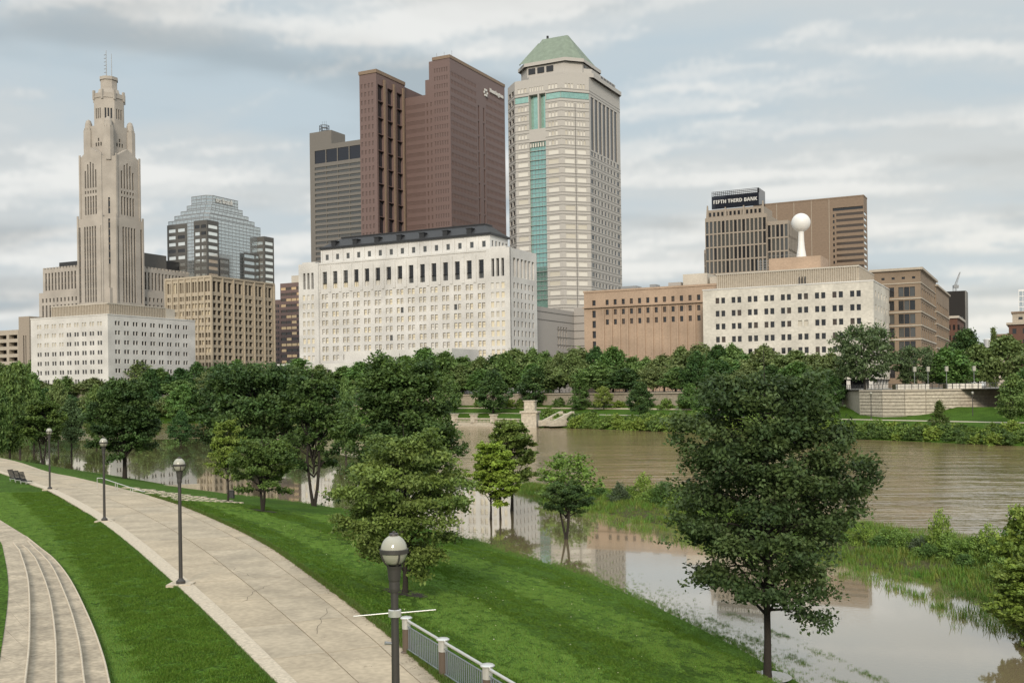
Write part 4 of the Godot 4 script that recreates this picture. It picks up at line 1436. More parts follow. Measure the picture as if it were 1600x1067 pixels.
func umber_slab() -> void:
	var b := building("office_tower", "plain brown slab tower with a windowed end behind the giant ball finial", 1351, 380, 700, 9.0, "skyscraper")
	var top := hgt(b, 306)
	var x0 := fx(b, 1180)
	var xm := fx(b, 1303)
	var w := -xm
	facade(b, Vector3(x0, 0, 0), Vector3.RIGHT, Vector3.BACK, xm - x0, 0, top, [], "umber")
	var wf := [[0.4, top - 8.4, w - 0.5, top - 6.4, "glass_dark", 1.0]]
	for r in 14:
		wf.append([2.6, top - 12.0 - 3.9 * r, w - 0.4, top - 10.2 - 3.9 * r, "glass_bronze", 0.3])
		wf.append([0.4, top - 12.6 - 3.9 * r, 1.5, top - 10.6 - 3.9 * r, "glass_dark", 0.5])
	facade(b, Vector3(xm, 0, 0), Vector3.RIGHT, Vector3.BACK, w, 0, top, wf, "umber")
	var ws := []
	for r in 14: ws.append([0.5, top - 12.0 - 3.9 * r, 13.0, top - 10.2 - 3.9 * r, "mirror", 0.3])
	facade(b, Vector3(0, 0, 0), Vector3.FORWARD, Vector3.RIGHT, 14.0, 0, top, ws, "umber")
	slab(b, "wall", x0, -1.2, 0, top - 0.02, -14, -1.2, "umber")
	for k in 4: slab(b, "panel_joint", x0 + (xm - x0) * (0.3 + 0.22 * k), x0 + (xm - x0) * (0.3 + 0.22 * k) + 0.3, 0, top, 0.01, 0.12, "panel")
	slab(b, "coping", x0 - 0.2, 0.2, top, top + 0.8, -14.2, 0.2, "umber")
	finish(b)

func brick_offices() -> void:
	var b := building("office_building", "brown brick corner block with triple windows under a heavy cornice", 1440, 500, 314)
	var top := hgt(b, 421)
	var x0 := fx(b, 1360)
	var w := -x0
	var z0 := sz(b, 1464)
	var wf := []
	for k in 3:
		var u0 := w - 6.3 - k * 5.9
		if u0 < 0: break
		for r in 7:
			for q in 3:
				wf.append([u0 + q * 1.6, top - 6.4 - 4.05 * r - 1.45, u0 + q * 1.6 + 1.48, top - 6.4 - 4.05 * r + 1.45, "glass_grey" if rng.randf() < 0.6 else "glass_dark"])
	for k in 6: wf.append([w - 2.4 - k * 2.9, top - 2.6, w - 1.5 - k * 2.9, top - 1.9, "glass_dark"])
	var s := -z0
	var ws := []
	for r in 7:
		for k in 8: ws.append([s * (0.06 + 0.115 * k), top - 6.6 - 4.05 * r - 1.3, s * (0.06 + 0.115 * k) + s * 0.065, top - 6.6 - 4.05 * r + 1.3, "glass_grey" if r == 0 else "glass_dark"])
	block(b, x0, 0, z0, 0, 0, top, wf, ws, "brown_brick", 0.4)
	slab(b, "cornice", x0, 0.7, top, top + 0.7, z0, 0.7, "panel")
	for r in 6: slab(b, "ledge", x0, 0.25, top - 8.65 - 4.05 * r, top - 8.25 - 4.05 * r, z0, 0.25, "limestone" if r == 3 else "panel")
	slab(b, "ledge", x0, 0.22, top - 4.0, top - 3.7, z0, 0.22, "panel")
	finish(b)
	var c := building("office_building", "rear brown brick wing with tall narrow windows behind the brick corner block", 1464, 500, 352)
	var tc := hgt(c, 447)
	var zc := sz(c, 1484)
	var sc := -zc
	var wc := []
	for r in 6:
		for k in 8: wc.append([sc * (0.06 + 0.115 * k), tc - 6.6 - 4.05 * r - 1.3, sc * (0.06 + 0.115 * k) + sc * 0.065, tc - 6.6 - 4.05 * r + 1.3, "glass_dark"])
	block(c, -12, 0, zc, 0, 0, tc, [], wc, "brown_brick", 0.4)
	slab(c, "cornice", -12.0, 0.6, tc, tc + 0.6, zc, 0.6, "panel")
	for r in 5: slab(c, "ledge", -12.0, 0.25, tc - 8.65 - 4.05 * r, tc - 8.25 - 4.05 * r, zc, 0.25, "panel")
	finish(c)
	var e := building("office_tower", "black office tower with a pale end wall and a crane beyond it", 1509, 480, 560, 9.0, "skyscraper")
	var te := hgt(e, 454)
	var xe := fx(e, 1470)
	var we := []
	for r in 9: we.append([1.0, te - 15.5 - 4.0 * r, -xe - 1.0, te - 13.8 - 4.0 * r, "glass_grey", 0.2])
	block(e, xe, 0, -14, 0, 0, te, we, [], "black_stone", 0.3, "slate")
	slab(e, "end_wall", 0.01, 0.5, 0, te, -14, -0.02, "grey_concrete")
	finish(e)
	var g := building("brick_house", "small red brick building with a pale pediment in front of the black tower", 1497, 515, 400)
	var tg := hgt(g, 497)
	block(g, fx(g, 1478), 0, sz(g, 1507), 0, 0, tg, grid(1.0, 1.6, 3, 0.8, tg - 3.5, 4.0, 3, 2.0, ["glass_dark"]), grid(1.0, 2.4, 4, 1.0, tg - 3.5, 4.0, 3, 2.0, ["glass_dark"]), "red_brick", 0.3)
	slab(g, "cornice", fx(g, 1478), 0.6, tg, tg + 0.9, sz(g, 1507), 0.6, "limestone")
	finish(g)
	var k := building("brick_house", "red brick building with stone cornices at the edge of the far bank trees", 1640, 520, 380)
	var tk := hgt(k, 487)
	var xk := fx(k, 1577)
	block(k, xk, 0, -20, 0, 0, tk - 4.2, grid(1.2, 3.4, 4, 1.3, tk - 6.6, 4.0, 3, 1.9, ["glass_dark"]), [], "red_brick", 0.3)
	block(k, xk + 1.2, -1, -19, -1.0, tk - 3.4, tk, grid(2.0, 3.2, 3, 1.4, tk - 1.9, 4.0, 1, 1.0, ["glass_dark"]), [], "panel", 0.3)
	slab(k, "cornice", xk - 0.8, 0.4, tk - 4.19, tk - 3.41, -20, 0.8, "panel")
	slab(k, "cornice", xk + 0.8, -0.6, tk + 0.01, tk + 0.6, -19.4, -0.5, "umber")
	slab(k, "gable_wall", xk - 4.2, xk - 0.02, 0, tk - 7.4, -18, -0.5, "umber")
	finish(k)
	var m := building("office_tower", "distant glass tower with a pale grid at the picture's far right skyline", 1640, 500, 760, 9.0, "skyscraper")
	m.root.set_meta("label", "distant glass tower with a pale grid rising behind the red brick building")
	var tm := hgt(m, 450)
	block(m, fx(m, 1593), 0, -20, 0, 0, tm, grid(0.4, 2.6, 8, 2.2, tm - 3.0, 3.9, 14, 3.3, ["mirror_blue"]), [], "white_paint", 0.2)
	finish(m)

func left_edge_buildings() -> void:
	var b := building("parking_garage", "open concrete parking garage with dark decks behind the left bank trees", 28, 545, 520)
	b.root.set_meta("label", "open concrete parking garage with dark decks beside the low white marble block")
	var t := hgt(b, 515)
	var x0 := fx(b, -40)
	var wf := []
	var w := -x0
	for r in 5:
		for k in 3: wf.append([w - 7.0 - 8.0 * k, t - 4.4 - 3.7 * r, w - 0.8 - 8.0 * k, t - 2.4 - 3.7 * r, "glass_dark", 3.0])
	block(b, x0, 0, -30, 0, 0, t, wf, [], "panel", 1.0)
	finish(b)
	var c := building("stair_tower", "plain tan stair tower standing beside the open concrete parking garage", 45, 540, 500)
	var tc := hgt(c, 494)
	block(c, fx(c, 28), 0, sz(c, 66), 0, 0, tc, [[3.0, 0.5, 3.8, tc - 9.0, "glass_dark"], [4.6, 0.5, 5.2, tc - 9.0, "glass_dark"]], [], "tower_tan", 0.4)
	finish(c)

func white_rotunda() -> void:
	var p := at(1556, 545, 300)
	var t := thing("rotunda", "small white drum shaped pavilion half hidden by trees below the dark conifer tip", "pavilion", Vector3(p.x, 8.9, p.z))
	var top := high(529, 1556, 300) - 8.9
	var mb := MB.new()
	mb.lathe(Vector3.ZERO, [Vector2(2.6, 0), Vector2(2.6, top - 2.6)], 20)
	put(t, "wall", mb, M["panel"])
	mb = MB.new()
	mb.lathe(Vector3.ZERO, [Vector2(2.9, top - 2.6), Vector2(3.0, top - 0.2), Vector2(2.8, top), Vector2(0.01, top + 0.1)], 24)
	put(t, "canopy", mb, M["white_paint"])

func construction_crane() -> void:
	var p := at(1493, 470, 800)
	var t := thing("tower_crane", "white luffing tower crane rising behind the black office tower", "crane", Vector3(p.x, 9, p.z))
	var mb := MB.new()
	var tip := at(1501, 425, 800) - Vector3(p.x, 9, p.z)
	var foot := at(1493, 448, 800) - Vector3(p.x, 9, p.z)
	for o in [Vector3(-0.9, 0, 0), Vector3(0.9, 0, 0), Vector3(0, 0, -1.5)]:
		mb.tube([foot + o, tip + o * 0.4], [0.22, 0.16], 5)
	for k in 12:
		var a := foot.lerp(tip, k / 12.0)
		var c := foot.lerp(tip, (k + 1) / 12.0)
		mb.tube([a + Vector3(-0.9 + k * 0.045, 0, 0), c + Vector3(0.9 - k * 0.045, 0, 0)], [0.14, 0.14], 4)
	put(t, "jib", mb, M["steel_grey"])
	mb = MB.new()
	for o in [Vector3(-1, 0, -1), Vector3(1, 0, -1), Vector3(1, 0, 1), Vector3(-1, 0, 1)]: mb.tube([Vector3(0, 0, 0) + o, Vector3(0, foot.y, 0) + o], [0.25, 0.25], 4)
	mb.box(Vector3(-1.2, foot.y - 1.0, -1.2), Vector3(2.6, foot.y + 1.2, 1.2))
	put(t, "mast", mb, M["steel_grey"])

# ---------------------------------------------------------------- curves of the park, as (x, depth)
var path_l := []      # left edge of the promenade
var path_r := []      # right edge
var shore := []       # where the flood meets the lawn
var far_shore := [Vector2(150, 46), Vector2(78, 161), Vector2(36, 234), Vector2(-15, 310), Vector2(-160, 388), Vector2(-420, 500)]

func xd(v: Vector3) -> Vector2:
	return Vector2(v.x, -v.z)

func x_of(line: Array, d: float) -> float:
	var k := 0
	while k < line.size() - 2 and line[k + 1].y < d: k += 1
	var a: Vector2 = line[k]
	var b: Vector2 = line[k + 1]
	return lerpf(a.x, b.x, (d - a.y) / (b.y - a.y))

func smooth_line(line: Array) -> Array:
	var out := []
	for k in line.size() - 1:
		var p0: Vector2 = line[maxi(k - 1, 0)]
		var p1: Vector2 = line[k]
		var p2: Vector2 = line[k + 1]
		var p3: Vector2 = line[mini(k + 2, line.size() - 1)]
		for q in 6:
			out.append(p1.cubic_interpolate(p2, p0, p3, q / 6.0))
	out.append(line[-1])
	return out

func make_lines() -> void:
	path_l = [Vector2(2.6, 8), Vector2(1.4, 10.5)]
	for q in [[430, 1067], [284, 924], [163, 821], [80, 770], [46, 757]]: path_l.append(xd(on(q[0], q[1], PATH_Y)))
	path_l.append_array([Vector2(-48, 97), Vector2(-59, 110), Vector2(-78, 132)])
	path_r = [Vector2(4.7, 8), Vector2(3.7, 10.5)]
	for q in [[690, 1067], [600, 987], [480, 896], [400, 843], [300, 797], [244, 778], [200, 766], [117, 746], [73, 737]]: path_r.append(xd(on(q[0], q[1], PATH_Y)))
	path_r.append_array([Vector2(-56, 116), Vector2(-76, 139)])
	shore = [Vector2(14, 8)]
	for q in [[1250, 1067], [1110, 990], [985, 930], [880, 888], [770, 858], [715, 838]]: shore.append(xd(on(q[0], q[1], 0.0)))
	shore.append_array([Vector2(-14.6, 86), Vector2(-31, 104), Vector2(-50, 128), Vector2(-72, 152), Vector2(-100, 178)])
	path_l = smooth_line(path_l)
	path_r = smooth_line(path_r)
	shore = smooth_line(shore)

func lawn_y(x: float, d: float) -> float:
	var a := x_of(path_r, d)
	var w := x_of(shore, d)
	var t := (x - a) / maxf(w - a, 0.5)
	if t <= 0.0: return PATH_Y
	if t < 1.0: return PATH_Y * (1.0 - t) * (1.0 - 0.25 * t * t) + 0.02 * (1.0 - t)
	return -0.22 * (t - 1.0) * 4.0

func lawn_at(x: float, d: float) -> Vector3:
	return Vector3(x, lawn_y(x, d), -d)

func make_ground() -> void:
	# lawn between the promenade and the flood, going on under the water
	var mb := MB.new()
	var ds := []
	var d := -40.0
	while d < 178.0:
		ds.append(d)
		d += 1.0 if d > 8 and d < 110 else 4.0
	var ts := [0.0, 0.04, 0.12, 0.22, 0.34, 0.46, 0.58, 0.68, 0.78, 0.86, 0.92, 0.96, 1.0, 1.05, 1.12, 1.25, 1.6, 2.6]
	mb.coloured = true
	for r in ds.size() - 1:
		for k in ts.size() - 1:
			var q := []
			var xm := 0.0
			for e in [[r, k], [r, k + 1], [r + 1, k + 1], [r + 1, k]]:
				var dd: float = ds[e[0]]
				var dl := maxf(dd, 8.0)
				var x := lerpf(x_of(path_r, dl), x_of(shore, dl), ts[e[1]])
				var lump := 0.03 * sin(x * 0.9 + dd * 0.31) * sin(dd * 0.7 - x * 0.2) if ts[e[1]] > 0.05 and ts[e[1]] < 0.97 else 0.0
				q.append(Vector3(x, lawn_y(x, dl) + lump + (0.05 if ts[e[1]] > 0.03 and ts[e[1]] < 0.9 else 0.0), -dd))
			mb.quad(q[0], q[1], q[2], q[3])
	smooth_normals(mb)
	structure("lawn", mb, M["lawn"])
	# lawn on the other side of the promenade, mown in bands along it
	mb = MB.new()
	mb.coloured = true
	for r in ds.size() - 1:
		var za: float = ds[r]
		var zb: float = ds[r + 1]
		var xa := x_of(path_l, maxf(za, 8.0))
		var xb := x_of(path_l, maxf(zb, 8.0))
		for k in 11:
			var o0 := k * 2.05
			var o1 := (k + 1) * 2.05 if k < 10 else 240.0
			mb.quad(Vector3(xa - o1, PATH_Y - 0.02, -za), Vector3(xa - o0, PATH_Y - 0.02, -za), Vector3(xb - o0, PATH_Y - 0.02, -zb), Vector3(xb - o1, PATH_Y - 0.02, -zb))
	structure("lawn", mb, M["lawn"])
	mb = MB.new()
	mb.quad(Vector3(-400, PATH_Y - 0.03, 400), Vector3(60, PATH_Y - 0.03, 400), Vector3(60, PATH_Y - 0.03, 39.9), Vector3(-400, PATH_Y - 0.03, 39.9))
	structure("ground", mb, M["earth"])

func smooth_normals(mb: MB) -> void:
	var acc := {}
	for k in mb.v.size():
		var key := (mb.v[k] * 200.0).round()
		acc[key] = acc.get(key, Vector3.ZERO) + mb.n[k]
	for k in mb.v.size():
		mb.n[k] = acc[(mb.v[k] * 200.0).round()].normalized()

# the promenade, slab by slab
func make_path() -> void:
	var root := Node3D.new()
	root.name = "promenade"
	add_child(root)
	tag(root, "", "", "", "structure")
	var bed := MB.new()
	var d := 8.0
	var k := 0
	var mats := [M["concrete"], M["concrete_b"]]
	while d < 128.0:
		var step := 3.6
		# joints run square to the promenade: the right edge meets them further along
		for c in [[0.0, 0.115, "kerb_stone"], [0.12, 0.48, "slab"], [0.485, 0.86, "slab"], [0.865, 1.0, "slab"]]:
			var q := []
			for e in [[d + 0.03, c[0]], [d + 0.03, c[1]], [d + step, c[1]], [d + step, c[0]]]:
				q.append(path_point(e[0], e[1]))
			var mb := MB.new()
			var steps := 3
			for s in steps:
				var a: Vector3 = q[0].lerp(q[3], 0.0)
				var p := [path_point(d + 0.03 + (step - 0.03) * s / steps, c[0] + 0.002), path_point(d + 0.03 + (step - 0.03) * s / steps, c[1]), path_point(d + 0.03 + (step - 0.03) * (s + 1) / steps, c[1]), path_point(d + 0.03 + (step - 0.03) * (s + 1) / steps, c[0] + 0.002)]
				mb.quad(p[0], p[1], p[2], p[3])
				mb.quad(p[0] + Vector3.DOWN * 0.12, p[0], p[3], p[3] + Vector3.DOWN * 0.12)
				mb.quad(p[1], p[1] + Vector3.DOWN * 0.12, p[2] + Vector3.DOWN * 0.12, p[2])
				if s == 0: mb.quad(p[0] + Vector3.DOWN * 0.12, p[1] + Vector3.DOWN * 0.12, p[1], p[0])
			put(root, c[2], mb, M["kerb"] if c[2] == "kerb_stone" else mats[rng.randi() % 2])
		var b0 := path_point(d, 0.0) + Vector3.DOWN * 0.05
		var b1 := path_point(d, 1.0) + Vector3.DOWN * 0.05
		var b2 := path_point(d + step, 1.0) + Vector3.DOWN * 0.05
		var b3 := path_point(d + step, 0.0) + Vector3.DOWN * 0.05
		bed.quad(b0, b1, b2, b3)
		d += step
		k += 1
	put(root, "bed", bed, M["mulch"])
	# thin wandering cracks
	var crack := MB.new()
	for s in [[28.0, 0.55, 3.0, 0.5], [37.0, 0.6, 4.5, -0.35], [33.0, 0.3, 2.4, 0.6]]:
		var a := path_point(s[0], s[1])
		for q in 10:
			var b := path_point(s[0] + s[2] * (q + 1) / 10.0, s[1] + s[3] * 0.5 * (q + 1) / 10.0 + rng.randf_range(-0.03, 0.03))
			crack.quad(a + Vector3(0, 0.004, 0), a + Vector3(0.012, 0.004, 0), b + Vector3(0.012, 0.004, 0), b + Vector3(0, 0.004, 0))
			a = b
	put(root, "cracks", crack, M["mulch"]).set_meta("kind", "stuff")

func path_point(d: float, c: float) -> Vector3:
	var dl := d
	var dr := d + 1.6
	var a := Vector2(x_of(path_l, dl), dl)
	var b := Vector2(x_of(path_r, dr), dr)
	var p := a.lerp(b, c)
	return Vector3(p.x, PATH_Y + (0.05 if c < 0.118 else 0.02), -p.y)

func make_steps() -> void:
	var root := thing("terrace_steps", "curved pale concrete seating steps rising from the lawn", "steps", on(150, 1000, PATH_Y - 0.02))
	var o := root.position
	var edges := []
	var pix := [[[180, 1100], [170, 1067], [160, 1025], [140, 970], [110, 908], [85, 875], [62, 856], [42, 840]],
		[[139, 1100], [131, 1067], [122, 1000], [105, 940], [82, 888], [66, 868], [54, 857], [42, 845]],
		[[90, 1100], [87, 1067], [85, 990], [75, 925], [57, 878], [48, 865], [42, 858], [34, 852]],
		[[33, 1100], [38, 1067], [45, 990], [43, 907], [31, 864], [28, 858], [24, 853], [20, 848]],
		[[-22, 1100], [-8, 1067], [10, 950], [11, 900], [3, 856], [2, 852], [0, 848], [-4, 842]]]
	var hts := [0.14, 0.28, 0.42, 0.56, 0.56]
	for e in 5:
		var line := []
		for q in pix[e]:
			var p := on(q[0], q[1], PATH_Y + hts[mini(e, 3)])
			line.append(xd(p))
		edges.append(smooth_line(line))
	var n: int = edges[0].size()
	for e in 4:
		var y: float = hts[e]
		var below: float = hts[e - 1] if e > 0 else -0.1
		var k := 0
		while k < n - 1:
			var kk := mini(k + 2, n - 1)
			var mb := MB.new()
			for s in range(k, kk):
				var f := 0.012 if s == k else 0.0
				var a: Vector2 = edges[e][s].lerp(edges[e][s + 1], f * 2)
				var b: Vector2 = edges[e][s + 1]
				var c: Vector2 = edges[e + 1][s + 1]
				var g: Vector2 = edges[e + 1][s].lerp(edges[e + 1][s + 1], f * 2)
				var A := Vector3(a.x, PATH_Y + y, -a.y) - o
				var B := Vector3(b.x, PATH_Y + y, -b.y) - o
				# slip the tread under the next riser
				var C := Vector3(c.x, PATH_Y + y, -c.y) - o
				var D := Vector3(g.x, PATH_Y + y, -g.y) - o
				mb.quad(D, A, B, C)
				mb.quad(A + Vector3.DOWN * 0.3, B + Vector3.DOWN * 0.3, B, A)
				if s == k: mb.quad(D + Vector3.DOWN * 0.3, A + Vector3.DOWN * 0.3, A, D)
			put(root, "tread", mb, M["step_stone"])
			# pale rounded nosing
			var nb := MB.new()
			for s in range(k, kk):
				var a: Vector2 = edges[e][s]
				var b: Vector2 = edges[e][s + 1]
				nb.tube([Vector3(a.x, PATH_Y + y, -a.y) - o, Vector3(b.x, PATH_Y + y, -b.y) - o], [0.028, 0.028], 6, false)
			put(root, "nosing", nb, M["kerb"])
			k = kk
	# raised lawn above the steps, flat landing beyond their end
	var mb2 := MB.new()
	mb2.coloured = true
	for s in n - 1:
		var a: Vector2 = edges[4][s]
		var b: Vector2 = edges[4][s + 1]
		mb2.quad(Vector3(-60, PATH_Y + 0.58, -a.y), Vector3(a.x, PATH_Y + 0.58, -a.y), Vector3(b.x, PATH_Y + 0.58, -b.y), Vector3(-60, PATH_Y + 0.58, -b.y))
	structure("lawn", mb2, M["lawn"])
	var land := MB.new()
	var lp := []
	for q in [[42, 839], [0, 813], [-60, 783], [-60, 812], [-4, 842], [20, 848]]: lp.append(on(q[0], q[1], PATH_Y + 0.10))
	land.quad(lp[0], lp[1], lp[4], lp[5])
	land.quad(lp[1], lp[2], lp[3], lp[4])
	var lq := []
	for q in [[66, 858], [40, 837], [-6, 838], [-2, 866], [40, 868]]: lq.append(on(q[0], q[1], PATH_Y + 0.115))
	for k in range(1, 4): land.tri(lq[0], lq[k], lq[k + 1])
	structure("landing", land, M["step_stone"])

func make_water() -> void:
	var pts := []
	var mb := MB.new()
	# calm flood over the lawn, up to the middle of the weedy spit
	var sp := spit_line(0.5)
	mb.quad(Vector3(-3.0, 0, -8), Vector3(60, 0, -8), Vector3(60, 0, -20), Vector3(-3, 0, -20))
	for k in sp.size() - 1:
		var a: Vector2 = sp[k]
		var b: Vector2 = sp[k + 1]
		mb.quad(Vector3(-70, 0, -a.y), Vector3(a.x, 0, -a.y), Vector3(b.x, 0, -b.y), Vector3(-70, 0, -b.y))
	# past the tip of the spit the still flood lies under the trees on the left
	var tip: Vector2 = sp[-1]
	var line := [tip, Vector2(-14, 132), Vector2(-32, 175), Vector2(-48, 230)]
	for k in 3:
		mb.quad(Vector3(-70, 0, -line[k].y), Vector3(line[k].x, 0, -line[k].y), Vector3(line[k + 1].x, 0, -line[k + 1].y), Vector3(-70, 0, -line[k + 1].y))
	mb.quad(Vector3(-500, 0, -40), Vector3(-70, 0, -40), Vector3(-70, 0, -230), Vector3(-500, 0, -230))
	structure("flood_water", mb, M["pool"])
	mb = MB.new()
	for k in 3:
		mb.quad(Vector3(line[k].x, 0, -line[k].y), Vector3(300, 0, -line[k].y), Vector3(300, 0, -line[k + 1].y), Vector3(line[k + 1].x, 0, -line[k + 1].y))
	for k in sp.size() - 1:
		var a: Vector2 = sp[k]
		var b: Vector2 = sp[k + 1]
		mb.quad(Vector3(a.x, 0, -a.y), Vector3(300, 0, -a.y), Vector3(300, 0, -b.y), Vector3(b.x, 0, -b.y))
	var e := Vector2(-48, 230)
	mb.quad(Vector3(-600, 0, -e.y), Vector3(300, 0, -e.y), Vector3(300, 0, -700), Vector3(-600, 0, -700))
	mb.quad(Vector3(-600, 0, 400), Vector3(300, 0, 400), Vector3(300, 0, 39), Vector3(-600, 0, 39))
	structure("river", mb, M["river"])

# the weedy spit between flood and river: c = 0 on the flood side, 1 on the river side
func spit_line(c: float) -> Array:
	var near := [Vector2(30.0, 20), Vector2(21.0, 36), Vector2(18.9, 42), Vector2(17.2, 51), Vector2(11.4, 61), Vector2(5.9, 77.5), Vector2(2.5, 88), Vector2(0.5, 100)]
	var far := [Vector2(52, 20), Vector2(40.0, 42), Vector2(34.5, 54), Vector2(26.0, 70), Vector2(19.0, 82), Vector2(13.6, 92), Vector2(8.0, 99), Vector2(0.9, 103)]
	var out := []
	for k in near.size(): out.append(near[k].lerp(far[k], c))
	return smooth_line(out)

func spit_y(c: float) -> float:
	return -0.35 + 0.75 * sin(PI * clampf(c, 0.0, 1.0))

func make_spit() -> void:
	var mb := MB.new()
	var lines := []
	var cs := [-0.25, 0.0, 0.12, 0.3, 0.5, 0.7, 0.88, 1.0, 1.2]
	for c in cs: lines.append(spit_line(c))
	for k in lines[0].size() - 1:
		for j in cs.size() - 1:
			var q := []
			for e in [[j, k], [j + 1, k], [j + 1, k + 1], [j, k + 1]]:
				var p: Vector2 = lines[e[0]][e[1]]
				q.append(Vector3(p.x, spit_y(cs[e[0]]) + 0.05 * sin(p.x * 2.3 + p.y), -p.y))
			mb.quad(q[0], q[1], q[2], q[3])
	smooth_normals(mb)
	structure("river_spit", mb, M["earth"])

# distance inland from the far waterline is a column of this profile
func far_profile() -> Array:
	return [[-8.0, -1.5], [0.0, 0.0], [3.0, 0.9], [10.0, 2.5], [13.0, 2.95], [16.0, 3.0], [22.0, 4.1], [27.0, 5.2], [27.35, 5.3]]

func far_line(s: float) -> Array:
	var out := []
	for k in far_shore.size():
		var a: Vector2 = far_shore[maxi(k - 1, 0)]
		var b: Vector2 = far_shore[k]
		var c: Vector2 = far_shore[mini(k + 1, far_shore.size() - 1)]
		var n1 := (b - a).normalized() if k > 0 else (c - b).normalized()
		var n2 := (c - b).normalized() if k < far_shore.size() - 1 else n1
		var t := (n1 + n2).normalized()
		var n := Vector2(t.y, -t.x)
		out.append(b + n * s / maxf(0.5, n.dot(Vector2(n1.y, -n1.x))))
	return out

func far_point(k: float, s: float, y := -100.0) -> Vector3:
	var l := far_line(s)
	var i := clampi(int(k), 0, l.size() - 2)
	var p: Vector2 = l[i].lerp(l[i + 1], k - i)
	if y < -50.0: y = far_y(s)
	return Vector3(p.x, y, -p.y)

func far_y(s: float) -> float:
	var pr := far_profile()
	if s > 27.2: return 8.75
	for k in pr.size() - 1:
		if s <= pr[k + 1][0]: return lerpf(pr[k][1], pr[k + 1][1], (s - pr[k][0]) / (pr[k + 1][0] - pr[k][0]))
	return 8.75

func strip_between(s0: float, y0: float, s1: float, y1: float, mb: MB, k0 := 0.0, k1 := 99.0) -> void:
	var a := far_line(s0)
	var b := far_line(s1)
	for k in a.size() - 1:
		if k < k0 or k >= k1: continue
		for q in 4:
			var t0 := q / 4.0
			var t1 := (q + 1) / 4.0
			var p: Vector2 = a[k].lerp(a[k + 1], t0)
			var r: Vector2 = a[k].lerp(a[k + 1], t1)
			var u: Vector2 = b[k].lerp(b[k + 1], t1)
			var w: Vector2 = b[k].lerp(b[k + 1], t0)
			mb.quad(Vector3(p.x, y0, -p.y), Vector3(w.x, y1, -w.y), Vector3(u.x, y1, -u.y), Vector3(r.x, y0, -r.y))

func make_far_bank() -> void:
	var mb := MB.new()
	var pr := far_profile()
	for k in pr.size() - 1:
		strip_between(pr[k][0], pr[k][1], pr[k + 1][0], pr[k + 1][1], mb)
	for k in mb.n.size():
		if mb.n[k].y < 0: mb.n[k] = -mb.n[k]
	structure("far_bank", mb, M["lawn"])
	mb = MB.new()
	strip_between(13.0, 2.97, 15.6, 3.02, mb)
	structure("riverside_path", mb, M["kerb"])
	mb = MB.new()
	strip_between(22.5, 4.24, 24.0, 4.56, mb, 2, 4)
	structure("upper_path", mb, M["concrete"])
	# downtown ground, out to the horizon
	mb = MB.new()
	strip_between(27.9, 8.75, 60.0, 9.0, mb)
	structure("downtown_street", mb, M["pavement"])
	mb = MB.new()
	var l := far_line(60.0)
	for k in l.size() - 1:
		var a: Vector2 = l[k]
		var b: Vector2 = l[k + 1]
		var fa := Vector2(4000, 200) if k < 1 else Vector2(4000, 4000) if k < 3 else Vector2(-1500, 5000)
		var fb := Vector2(4000, 4000) if k < 2 else Vector2(-1500, 5000) if k < 4 else Vector2(-5000, 3000)
		mb.quad(Vector3(a.x, 9.0, -a.y), Vector3(fa.x, 9.0, -fa.y), Vector3(fb.x, 9.0, -fb.y), Vector3(b.x, 9.0, -b.y))
	structure("downtown_ground", mb, M["pavement"])
	# retaining wall along the upper terrace
	var w := thing("retaining_wall", "long tan stone retaining wall behind the far bank lawn", "wall")
	mb = MB.new()
	strip_between(27.0, 5.0, 27.2, 8.3, mb, 2)
	strip_between(27.2, 8.3, 27.9, 8.32, mb, 2)
	put(w, "wall_face", mb, M["terrace_stone"])
	mb = MB.new()
	strip_between(26.9, 8.32, 27.0, 8.75, mb, 2)
	strip_between(27.0, 8.75, 27.95, 8.76, mb, 2)
	put(w, "coping", mb, M["terrace_stone"])
	# balustrade on top, post by post where it shows
	var rail := MB.new()
	for k in [2.0, 2.5, 3.0]:
		for q in 30:
			var p := far_point(k + q / 60.0, 27.4, 8.76)
			rail.box(p + Vector3(-0.06, 0, -0.06), p + Vector3(0.06, 1.0, 0.06))
	put(w, "railing", rail, M["black_metal"]).set_meta("kind", "stuff")

